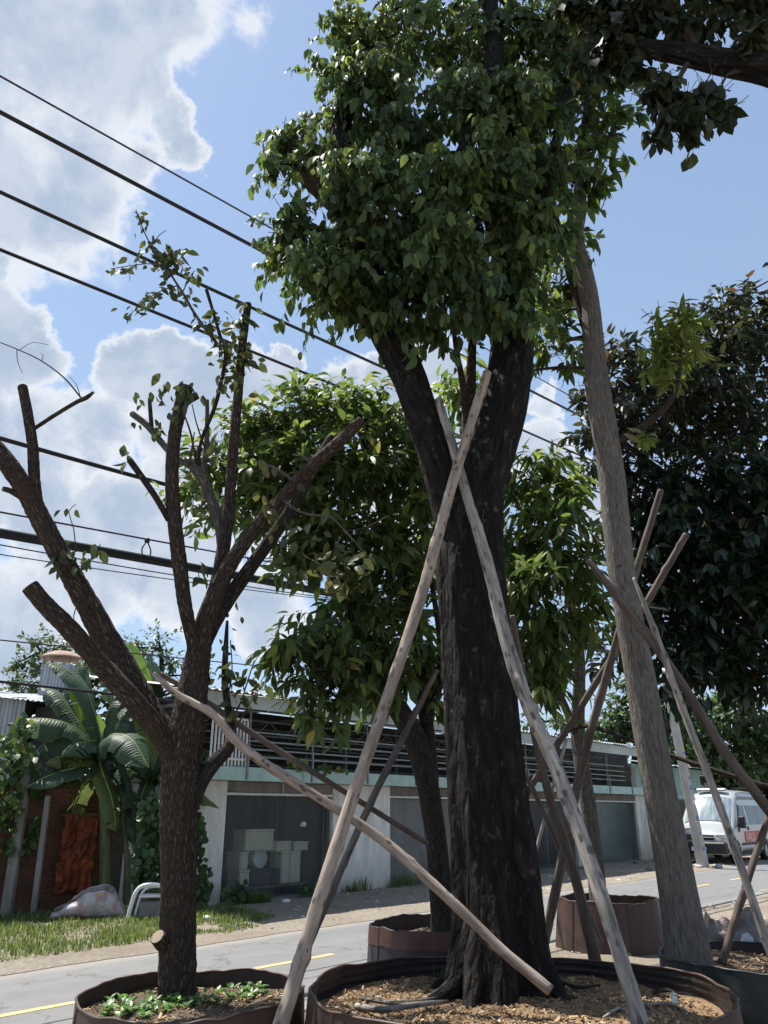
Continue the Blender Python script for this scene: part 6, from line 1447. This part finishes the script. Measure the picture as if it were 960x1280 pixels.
    leaf_at(222, 488, 6.5, 16, 11, 0.13, 0.3, 1.2); leaf_at(238, 486, 6.5, 6, 6, 0.12, 0.3, 1.2)
    leaf_at(225, 490, 6.5, 14, 10, 0.11, 0.3, 1.2); leaf_at(200, 490, 6.55, 8, 6, 0.10, 0.3, 1.2); leaf_at(196, 535, 7.25, 8, 8, 0.12, 0.35, 1); leaf_at(170, 525, 7.25, 3, 6, 0.12, 0.3); leaf_at(160, 570, 6.5, 6, 6, 0.11, 0.3, 0.8); leaf_at(168, 500, 7.2, 5, 5, 0.09, 0.4)
    spray([(235, 600), (250, 640), (262, 620)], 7.35, 34, 0.13, 0.5, 14); leaf_at(285, 480, 7.1, 12, 9, 0.12, 0.5, 1); leaf_at(270, 560, 7.25, 5, 7, 0.13, 0.8, 1); leaf_at(330, 590, 6.5, 5, 10, 0.13, 0.85, 1); leaf_at(330, 630, 6.6, 6, 9, 0.13, 0.85, 1)
    leaf_at(85, 695, 6.42, 16, 10, 0.12, 0.45, 1); leaf_at(70, 690, 6.42, 8, 5, 0.12, 0.4, 1); leaf_at(125, 685, 6.4, 6, 4, 0.12, 0.25, 1); leaf_at(105, 700, 6.4, 6, 8, 0.09, 0.3, 1); leaf_at(88, 640, 6.4, 3, 6, 0.08, 0.2, 1)
    for q in ([(95, 690, 6.42, 2), (92, 660, 6.4, 1.5), (86, 640, 6.4, 1.2), (95, 630, 6.4, 1)], [(108, 715, 6.5, 2), (115, 695, 6.42, 1.6), (126, 680, 6.4, 1.2)], [(105, 735, 6.55, 2), (92, 770, 6.5, 1.5), (96, 788, 6.5, 1)], [(118, 755, 6.6, 2), (128, 785, 6.5, 1.5), (135, 812, 6.5, 1)]): limb(th, 'twig', q, 'twig', 5, 0.06, 0)
    spray([(284, 785), (280, 830), (283, 870)], 7.1, 26, 0.11, 0.2, 9); spray([(318, 825), (310, 850), (300, 880)], 7.0, 20, 0.12, 0.2, 7); spray([(330, 845), (315, 875)], 6.95, 8, 0.12, 0.2, 6); leaf_at(285, 760, 7.1, 4, 6, 0.10, 0.3, 1)
    leaf_at(250, 715, 6.9, 6, 7, 0.14, 0.2, 1)
    spray([(360, 660), (395, 680), (430, 690), (470, 715)], 6.45, 44, 0.12, 0.6, 14); spray([(345, 690), (380, 715), (420, 720)], 6.55, 24, 0.12, 0.62, 12); leaf_at(345, 640, 6.6, 6, 8, 0.11, 0.7, 1); leaf_at(385, 600, 6.5, 6, 10, 0.10, 0.6, 1); leaf_at(435, 725, 6.5, 4, 5, 0.14, 0.88, 1.2)
    foliage(th, fo, 'leaf_left', leaf_template(0.55, 0.2, 0.3), 300, 'small_leaves')
pollard()

# --- round-crowned tree in the black planter
def round_tree():
    b = at(556, 1150, 9.4); th = thing('round_tree', 'glossy broad-leaved tree with curved dark trunk in the black planter', 'tree', (b.x, 9.4, 0.42))
    limb(th, 'trunk', [(556, 1185, 9.4, 40), (553, 1140, 9.4, 34), (548, 1080, 9.4, 31), (541, 1020, 9.4, 30), (533, 975, 9.4, 31), (519, 925, 9.35, 33), (500, 890, 9.3, 30), (480, 860, 9.25, 24), (466, 835, 9.2, 22), (456, 800, 9.2, 20), (440, 765, 9.2, 18), (420, 725, 9.2, 15), (405, 680, 9.2, 12), (395, 620, 9.2, 9), (390, 560, 9.2, 6)], 'bark_mid', 28, 0.06, 0.05, 3.0, key='rnd', rk=2.2)
    limb(th, 'limb', [(538, 985, 9.42, 24), (536, 940, 9.5, 22), (530, 880, 9.5, 19), (520, 800, 9.5, 16), (505, 720, 9.4, 13), (480, 640, 9.3, 10), (460, 570, 9.3, 6)], 'bark_mid', 18, 0.07, 0.05, 4.0, key='rnd')
    limb(th, 'limb', [(488, 876, 9.27, 16), (462, 866, 9.15, 15), (430, 858, 9.0, 12), (400, 840, 8.9, 9), (370, 815, 8.9, 6)], 'bark_mid', 14, 0.07, 0.05, 5.0, key='rnd')
    limb(th, 'limb', [(530, 905, 9.4, 14), (548, 860, 9.5, 12), (550, 800, 9.6, 9), (535, 700, 9.6, 7)], 'bark_mid', 12, 0.07, 0.05, 6.0, key='rnd')
    fo = Foliage(202); tg = []
    B = [(335, 540, 9.2, 42), (385, 512, 9.2, 40), (440, 508, 9.3, 40), (485, 530, 9.3, 40), (360, 590, 8.9, 50), (425, 580, 8.9, 56), (490, 600, 9.1, 50), (310, 590, 9.2, 34), (268, 595, 9.3, 24), (248, 575, 9.3, 20), (240, 622, 9.3, 17), (275, 645, 9.3, 20), (290, 540, 9.3, 24), (330, 640, 9.1, 36), (400, 650, 9.0, 54), (460, 680, 9.1, 52), (515, 690, 9.4, 42), (525, 570, 9.5, 36), (380, 700, 9.2, 34), (440, 740, 9.2, 36), (495, 760, 9.4, 40), (530, 640, 9.5, 34)]
    B2 = [(400, 785, 8.9, 40), (362, 812, 8.9, 26), (345, 825, 8.9, 16), (430, 815, 8.9, 46), (485, 800, 9.1, 46), (390, 850, 8.9, 28), (450, 850, 8.95, 34), (525, 820, 9.5, 34), (410, 875, 8.9, 18), (545, 880, 9.5, 20), (500, 850, 9.2, 26), (385, 890, 8.9, 12)]
    blobs(fo, [(x, y, Y, r, int(4 + 0.0155 * r * r)) for x, y, Y, r in B], 'rnd', tg, tl=(0.3, 0.55), nl=10, L=0.185, droop=0.38, tint=0.42, shell=0.4, up=0.5)
    blobs(fo, [(x, y, Y, r, int(3 + 0.0145 * r * r)) for x, y, Y, r in B2], 'rnd', tg, tl=(0.25, 0.45), nl=9, L=0.178, droop=0.85, tint=0.36, shell=0.42, up=0.1)
    blobs(fo, [(x, y, Y + 0.7, r * 0.85, int(0.008 * r * r)) for x, y, Y, r in B + B2 if r > 33], 'rnd', tg, tl=(0.3, 0.5), nl=9, L=0.19, droop=0.8, tint=0.15, shell=0.5)  # fill behind, tinted dark in place of shade inside the crown
    branch_to(th, 'rnd', tg, 'bark_mid', 0.024, 0.007, 5)
    foliage(th, fo, 'leaf_mid', leaf_template(0.38, 0.24, 0.36), 300)
round_tree()

# --- mango-like tree in the brown planter
def back_tree():
    b = at(752, 1180, 11.9); th = thing('slim_tree', 'slim tree with long bright leaves behind the big trunk, in the brown planter', 'tree', (b.x, 11.9, 0.42))
    limb(th, 'trunk', [(756, 1205, 11.9, 26), (750, 1150, 11.9, 24), (745, 1090, 11.9, 24), (737, 1020, 11.9, 22), (728, 960, 11.9, 21), (722, 910, 11.9, 20), (724, 860, 11.7, 17), (723, 810, 11.5, 16), (715, 760, 11.2, 13), (700, 700, 10.8, 10), (690, 640, 10.6, 8), (680, 600, 10.6, 5)], 'bark_grey', 20, 0.08, 0.05, 3.3, key='bk')
    limb(th, 'limb', [(722, 920, 11.9, 12), (700, 870, 11.6, 11), (675, 820, 11.3, 9), (650, 760, 11.1, 7), (620, 660, 11.1, 5), (600, 560, 11.2, 4)], 'bark_dark', 12, 0.08, 0.05, 3.6, key='bk')
    limb(th, 'limb', [(720, 850, 11.6, 10), (705, 830, 11.2, 9), (685, 810, 10.8, 7)], 'bark_dark', 12, 0.08, 0.05, 3.9, key='bk')
    fo = Foliage(303); tg = []
    B = [(685, 590, 10.6, 32), (655, 600, 10.6, 34), (715, 620, 10.4, 26), (690, 650, 10.3, 38), (655, 670, 10.4, 36), (690, 715, 10.0, 44), (655, 740, 10.3, 38), (725, 690, 10.0, 32), (690, 790, 10.4, 44), (655, 820, 10.6, 36), (735, 760, 10.4, 30), (665, 855, 10.6, 26), (600, 560, 11.1, 36), (575, 490, 11.2, 32), (610, 620, 11.2, 32), (690, 850, 10.6, 24), (560, 700, 11.2, 34), (620, 700, 11.2, 40)]
    blobs(fo, [(x, y, Y, r, int(4 + 0.0145 * r * r)) for x, y, Y, r in B], 'bk', tg, tl=(0.3, 0.6), nl=9, L=0.25, droop=0.62, tint=0.45, shell=0.42, up=0.3, spread=0.7)
    branch_to(th, 'bk', tg, 'bark_dark', 0.024, 0.008, 6)
    foliage(th, fo, 'leaf_mango', leaf_template(0.30, 0.26, 0.38), 300)
back_tree()

# --- leaning grey trunk at the right
def grey_tree():
    b = at(862, 1215, 7.7); th = thing('grey_trunk_tree', 'tree with straight pale grey-brown trunk propped at the right', 'tree', (b.x, 7.7, 0.42))
    limb(th, 'trunk', [(866, 1240, 7.7, 78), (862, 1205, 7.7, 66), (852, 1140, 7.7, 55), (838, 1060, 7.7, 49), (824, 985, 7.7, 45), (809, 900, 7.7, 43), (799, 840, 7.7, 41), (786, 770, 7.7, 38), (775, 700, 7.7, 37), (765, 600, 7.7, 37), (756, 540, 7.7, 36), (748, 490, 7.7, 34), (742, 430, 7.7, 29), (738, 385, 7.7, 27), (730, 345, 7.72, 27), (720, 312, 7.75, 27), (719, 290, 7.75, 24), (724, 265, 7.78, 20), (725, 240, 7.8, 18), (728, 190, 7.8, 15), (735, 120, 7.8, 11), (735, 30, 7.8, 8)], 'bark_right', 56, 0.05, 0.022, 4.0, key='gry', rk=3.0, rl=1.5)
    limb(th, 'limb', [(736, 420, 7.72, 14), (724, 380, 7.75, 14), (713, 340, 7.8, 13), (703, 310, 7.85, 12), (695, 280, 7.9, 12), (688, 240, 7.9, 10), (680, 180, 7.9, 7)], 'bark_dark', 14, 0.05, 0.05, 4.4, key='gry')
    limb(th, 'branch', [(772, 552, 7.68, 13), (790, 542, 7.6, 11), (812, 527, 7.5, 10), (832, 508, 7.4, 9), (845, 485, 7.3, 8), (850, 455, 7.3, 5), (852, 425, 7.3, 4)], 'bark_dark', 12, 0.05, 0.06, 4.6, key='gry')
    limb(th, 'branch', [(738, 461, 7.72, 5), (710, 459, 7.8, 5), (680, 461, 7.9, 4), (660, 464, 8.0, 3)], 'bark_dark', 8, 0.06, 0.05, 4.7, key='gry')
    limb(th, 'knot', [(774, 709, 7.62, 10), (774, 709, 7.575, 8)], 'bark_dark', 12, 0.03, 0.05, 4.9)
    fo = Foliage(404); tg = []
    B = [(735, 150, 7.6, 40), (765, 175, 7.6, 26), (715, 215, 7.6, 36), (750, 215, 7.6, 22), (780, 140, 7.6, 20), (705, 80, 7.8, 44), (690, 130, 7.7, 40), (760, 95, 7.8, 34), (728, 235, 7.7, 18), (695, 360, 8.1, 30), (695, 350, 8.4, 30), (685, 400, 8.3, 30), (690, 410, 8.1, 30), (705, 300, 8.1, 20), (700, 440, 8.1, 24), (675, 340, 8.2, 24), (735, 20, 7.9, 50), (700, -60, 7.9, 60), (780, -40, 7.9, 60)]
    blobs(fo, [(x, y, Y, r, int(3 + 0.0125 * r * r)) for x, y, Y, r in B], 'gry', tg, tl=(0.2, 0.4), nl=9, L=0.19, droop=0.6, tint=0.42, shell=0.42, up=0.2, spread=0.7, whorl=True)
    B = [(838, 430, 7.3, 30), (852, 395, 7.3, 20), (822, 455, 7.35, 16), (860, 445, 7.35, 18), (838, 480, 7.35, 12), (820, 400, 7.35, 14), (805, 545, 7.5, 5)]
    blobs(fo, [(x, y, Y, r, int(3 + 0.02 * r * r)) for x, y, Y, r in B], 'gry', tg, tl=(0.12, 0.28), nl=8, L=0.15, droop=0.4, tint=0.74, shell=0.42, up=0.3, tj=0.08)
    c = at(738, 300, 7.65); fo.twigs(np.array([list(c)]), np.array([[1.0, -0.2, 0.1]]), np.array([0.12]), 7, 0.20, 0.2, 0.75, 0.9)
    branch_to(th, 'gry', tg, 'bark_dark', 0.02, 0.006, 7)
    foliage(th, fo, 'leaf_mango', leaf_template(0.32, 0.25, 0.36), 300)
grey_tree()

# --- the two dark trees at the right edge
def dark_trees():
    th = thing('bronze_tree', 'tall bronze-leaved tree with dark upper crown at the right', 'tree', (8.6, 14.0, 0))
    limb(th, 'trunk', [(8.6, 14.0, -0.1, 0.30), (8.5, 14.0, 2.5, 0.24), (8.0, 13.8, 5.0, 0.20), (7.4, 13.6, 7.5, 0.15), (7.0, 13.5, 9.5, 0.10), (6.6, 13.4, 11.3, 0.05)], 'bark_dark', 20, 0.2, 0.06, 1.0, px=False, key='brz')
    for L in ([(8.2, 13.9, 4.2, 0.12), (6.8, 13.2, 6.0, 0.10), (5.4, 12.8, 7.2, 0.07), (4.3, 12.5, 8.0, 0.04)], [(7.8, 13.7, 5.8, 0.10), (6.4, 13.2, 7.5, 0.08), (5.4, 13.0, 9.0, 0.05)], [(8.3, 13.9, 3.6, 0.10), (6.6, 13.0, 4.6, 0.08), (4.6, 12.4, 6.2, 0.04)]): limb(th, 'limb', L, 'bark_dark', 12, 0.2, 0.05, 2.0, px=False, key='brz')
    fo = Foliage(505); tg = []
    B = [(735, 440, 12.3, 20), (775, 430, 12.5, 28), (770, 475, 12.3, 36), (815, 455, 12.8, 44), (865, 425, 13.0, 46), (900, 395, 13.2, 34), (935, 385, 13.2, 44), (955, 440, 13.2, 60), (885, 480, 12.8, 60), (830, 520, 12.6, 60), (745, 500, 12.1, 28), (730, 545, 12.0, 24), (785, 540, 12.4, 44), (940, 520, 12.8, 66), (920, 430, 12.6, 50), (850, 470, 12.3, 44), (790, 500, 12.0, 36), (760, 590, 12.4, 34), (1010, 430, 13.4, 90), (1000, 330, 13.4, 40), (880, 560, 12.8, 60), (860, 470, 13.5, 60), (800, 590, 12.6, 40)]
    blobs(fo, [(x, y, Y, r, int(3 + 0.016 * r * r)) for x, y, Y, r in B], 'brz', tg, tl=(0.3, 0.6), nl=9, L=0.20, droop=0.7, tint=0.42, shell=0.42, up=0.25)
    branch_to(th, 'brz', tg, 'bark_dark', 0.03, 0.008, 8)
    foliage(th, fo, 'leaf_purple', leaf_template(0.40, 0.25, 0.3), 300)
    th = thing('shade_tree', 'dark green broad-leaved tree filling the right edge below the bronze crown', 'tree', (8.4, 11.9, 0))
    limb(th, 'trunk', [(8.4, 11.9, -0.1, 0.28), (8.3, 11.9, 2.5, 0.22), (7.8, 12.0, 5.0, 0.17), (7.2, 12.1, 7.0, 0.10)], 'bark_dark', 20, 0.2, 0.06, 3.0, px=False, key='shd')
    for L in ([(8.3, 11.9, 2.8, 0.11), (6.8, 12.0, 4.2, 0.09), (5.4, 12.2, 5.0, 0.06), (4.4, 12.2, 5.3, 0.03)], [(8.0, 12.0, 4.2, 0.10), (6.6, 12.2, 5.8, 0.08), (5.2, 12.2, 7.0, 0.04)], [(8.3, 11.9, 2.6, 0.09), (6.8, 12.2, 3.4, 0.06), (5.2, 12.4, 3.9, 0.03)]): limb(th, 'limb', L, 'bark_dark', 12, 0.2, 0.05, 4.0, px=False, key='shd')
    fo = Foliage(606); tg = []
    B = [(830, 640, 12.2, 50), (880, 610, 12.2, 54), (940, 610, 12.2, 60), (900, 690, 12.0, 60), (830, 700, 12.3, 50), (955, 700, 12.0, 66), (815, 760, 12.3, 42), (870, 760, 12.2, 54), (930, 780, 12.2, 62), (860, 815, 12.3, 40), (810, 815, 12.3, 28), (920, 840, 12.3, 36), (960, 850, 12.3, 34), (770, 800, 12.2, 16), (755, 835, 12.1, 12), (840, 855, 12.3, 18), (1000, 620, 12.5, 90), (1010, 760, 12.5, 90), (790, 650, 12.6, 40), (800, 710, 12.8, 40), (870, 700, 13.2, 70), (940, 700, 13.4, 80), (880, 790, 13.2, 60), (850, 880, 12.0, 10), (830, 610, 12.4, 40), (690, 790, 12.6, 22)]
    blobs(fo, [(x, y, Y, r, int(3 + 0.017 * r * r)) for x, y, Y, r in B], 'shd', tg, tl=(0.3, 0.6), nl=9, L=0.23, droop=0.65, tint=0.36, shell=0.42, up=0.2)
    branch_to(th, 'shd', tg, 'bark_dark', 0.03, 0.008, 9)
    foliage(th, fo, 'leaf_deep', leaf_template(0.40, 0.25, 0.32), 300)
dark_trees()

# --- near tree whose bough enters at the upper right
def near_tree():
    th = thing('overhanging_tree', 'near tree whose thick dark bough with large leaves hangs in at upper right', 'tree', (5.3, 4.6, 0))
    e = at(960, 88, 5.2)
    limb(th, 'trunk', [(5.3, 4.6, -0.1, 0.34), (5.25, 4.6, 2.5, 0.28), (5.2, 4.7, 5.0, 0.25), (5.3, 4.8, 7.6, 0.20), (5.5, 4.9, 10.0, 0.14)], 'bark_dark', 24, 0.12, 0.06, 6.0, px=False, key='nr')
    q = [at(x, y, Y) for x, y, Y in ((960, 88, 5.2), (905, 78, 5.3), (845, 66, 5.4), (790, 58, 5.5), (745, 50, 5.6))]
    limb(th, 'bough', [(5.25, 4.75, 6.6, 0.18), (*((Vector((5.25, 4.75, 6.6)) + q[0]) / 2 + Vector((0, 0, 0.1))), 0.16), (*q[0], 0.135), (*q[1], 0.12), (*q[2], 0.10), (*q[3], 0.075), (*q[4], 0.045)], 'bark_main', 22, 0.06, 0.06, 7.0, px=False, key='nr')
    limb(th, 'branch', [(870, 70, 5.4, 22), (852, 30, 5.4, 19), (835, -10, 5.4, 16), (825, -60, 5.4, 12)], 'bark_dark', 14, 0.06, 0.06, 7.5, key='nr')
    limb(th, 'branch', [(1000, 40, 5.3, 22), (960, 14, 5.3, 20), (920, -2, 5.3, 16), (880, -20, 5.3, 10)], 'bark_dark', 14, 0.06, 0.06, 7.7, key='nr')
    limb(th, 'branch', [(930, 88, 5.25, 7), (918, 60, 5.2, 6), (925, 45, 5.2, 5), (950, 30, 5.2, 4)], 'bark_dark', 10, 0.06, 0.06, 7.8, key='nr')
    limb(th, 'branch', [(860, 78, 5.38, 8), (845, 105, 5.35, 6), (835, 135, 5.3, 4), (828, 158, 5.3, 2)], 'bark_dark', 10, 0.06, 0.06, 7.9, key='nr')
    fo = Foliage(707); tg = []
    B = [(760, 25, 5.6, 38), (720, 10, 5.7, 28), (800, 20, 5.5, 36), (850, 30, 5.4, 26), (830, 105, 5.3, 22), (855, 125, 5.3, 24), (880, 110, 5.3, 20), (835, 145, 5.3, 12), (865, 155, 5.3, 12), (820, 165, 5.3, 5), (900, 115, 5.3, 12), (905, 135, 5.3, 6), (790, 80, 5.5, 18), (765, 70, 5.5, 20), (735, 60, 5.6, 20), (930, 60, 5.2, 20), (945, 40, 5.2, 22), (890, 20, 5.3, 20), (880, -30, 5.3, 40), (800, -40, 5.5, 60), (950, -20, 5.2, 40), (820, 120, 5.35, 10), (770, 45, 5.5, 30)]
    blobs(fo, [(x, y, Y, r, int(2 + 0.017 * r * r)) for x, y, Y, r in B], 'nr', tg, tl=(0.16, 0.34), nl=9, L=0.155, droop=1.4, tint=0.42, shell=0.45, up=-0.1, spread=0.6)
    # rest of the crown, above and right of the picture
    for k in range(9):
        a = k * 0.7; c = Vector((5.6 + 1.6 * math.cos(a), 4.9 + 1.5 * math.sin(a), 9.6 + 0.6 * math.sin(k * 2.1))); fo.blob(c, 0.8, 22, tl=(0.2, 0.4), nl=8, L=0.185, droop=0.8, tint=0.42); tg.append(tuple(c))
    branch_to(th, 'nr', tg, 'bark_dark', 0.022, 0.006, 10)
    foliage(th, fo, 'leaf_near', leaf_template(0.56, 0.2, 0.2, 0.55), 300)
near_tree()

# --- background trees
def far_tree(label, base, L, seed, lsize, mat='leaf_far', density=0.02, trunk_r=0.18, tint=0.45):
    th = thing('background_tree', label, 'tree', base, 0, 'trees beyond the street'); b = Vector(base)
    cs = [at(x, y, Y) for x, y, Y, r in L]; top = max(cs, key=lambda p: p.z); mid = sum(cs, Vector()) / len(cs)
    limb(th, 'trunk', [(*(b - Vector((0, 0, 0.1))), trunk_r), (*(b * 0.5 + mid * 0.5), trunk_r * 0.75), (*mid, trunk_r * 0.5), (*(mid * 0.4 + top * 0.6), trunk_r * 0.25)], 'bark_mid', 10, 0.4, 0.05, seed, px=False, key=label)
    fo = Foliage(seed); tg = []
    blobs(fo, [(x, y, Y, r, int(4 + density * r * r)) for x, y, Y, r in L], label, tg, tl=(0.4, 0.9), nl=9, L=lsize, droop=0.4, tint=tint, shell=0.5)
    branch_to(th, label, tg, 'bark_mid', 0.05, 0.015, seed, 'branch', 0.2)
    foliage(th, fo, mat, FAR, 0, 'crown', 0.008)
far_tree('feathery tree beyond the tin shed at far left', (-11.5, 25, 0), [(40, 845, 25, 18), (30, 868, 25, 16), (55, 825, 25, 18), (80, 808, 25, 14), (62, 855, 25, 16), (45, 800, 25, 8), (100, 830, 25, 16), (20, 830, 25, 8), (110, 860, 25, 18), (80, 870, 25, 20)], 11, 0.17, density=0.055)
far_tree('feathery tree behind the pollarded limbs, left of its main stem', (-7.5, 27, 0), [(190, 815, 27, 16), (165, 808, 27, 12), (215, 830, 27, 16), (240, 842, 27, 16), (180, 845, 27, 22), (225, 862, 27, 18), (255, 858, 27, 12), (150, 850, 27, 20), (200, 795, 27, 7)], 12, 0.17, density=0.055)
far_tree('sunlit green tree directly behind the van roof', (19, 43, 0), [(865, 905, 40, 36), (910, 900, 40, 36), (950, 910, 40, 34), (890, 935, 40, 34), (935, 940, 40, 34), (985, 920, 40, 40), (850, 940, 40, 28), (965, 945, 40, 24), (920, 870, 40, 22)], 13, 0.34, 'leaf_far', 0.06, 0.3, 0.5)
far_tree('bushy green tree between the props and the grey trunk', (11, 38, 0), [(770, 905, 38, 26), (790, 880, 38, 26), (760, 925, 38, 18), (805, 915, 38, 24), (830, 905, 38, 30), (785, 860, 38, 14), (845, 880, 38, 24)], 14, 0.30, 'leaf_far', 0.07, 0.25, 0.4)
far_tree('low green tree peeking over the garage roof, right of the curved trunk', (9, 40, 0), [(665, 900, 40, 14), (690, 905, 40, 14), (720, 905, 40, 14), (745, 912, 40, 14)], 15, 0.26, 'leaf_far', 0.04, 0.2, 0.4)
far_tree('dark tree behind the mint house at right', (26, 48, 0), [(960, 955, 46, 34), (920, 960, 46, 30), (1000, 940, 46, 40), (880, 962, 46, 28), (850, 965, 46, 26), (940, 985, 46, 24), (900, 985, 46, 24), (985, 985, 46, 28)], 16, 0.40, 'leaf_deep', 0.07, 0.3, 0.4)
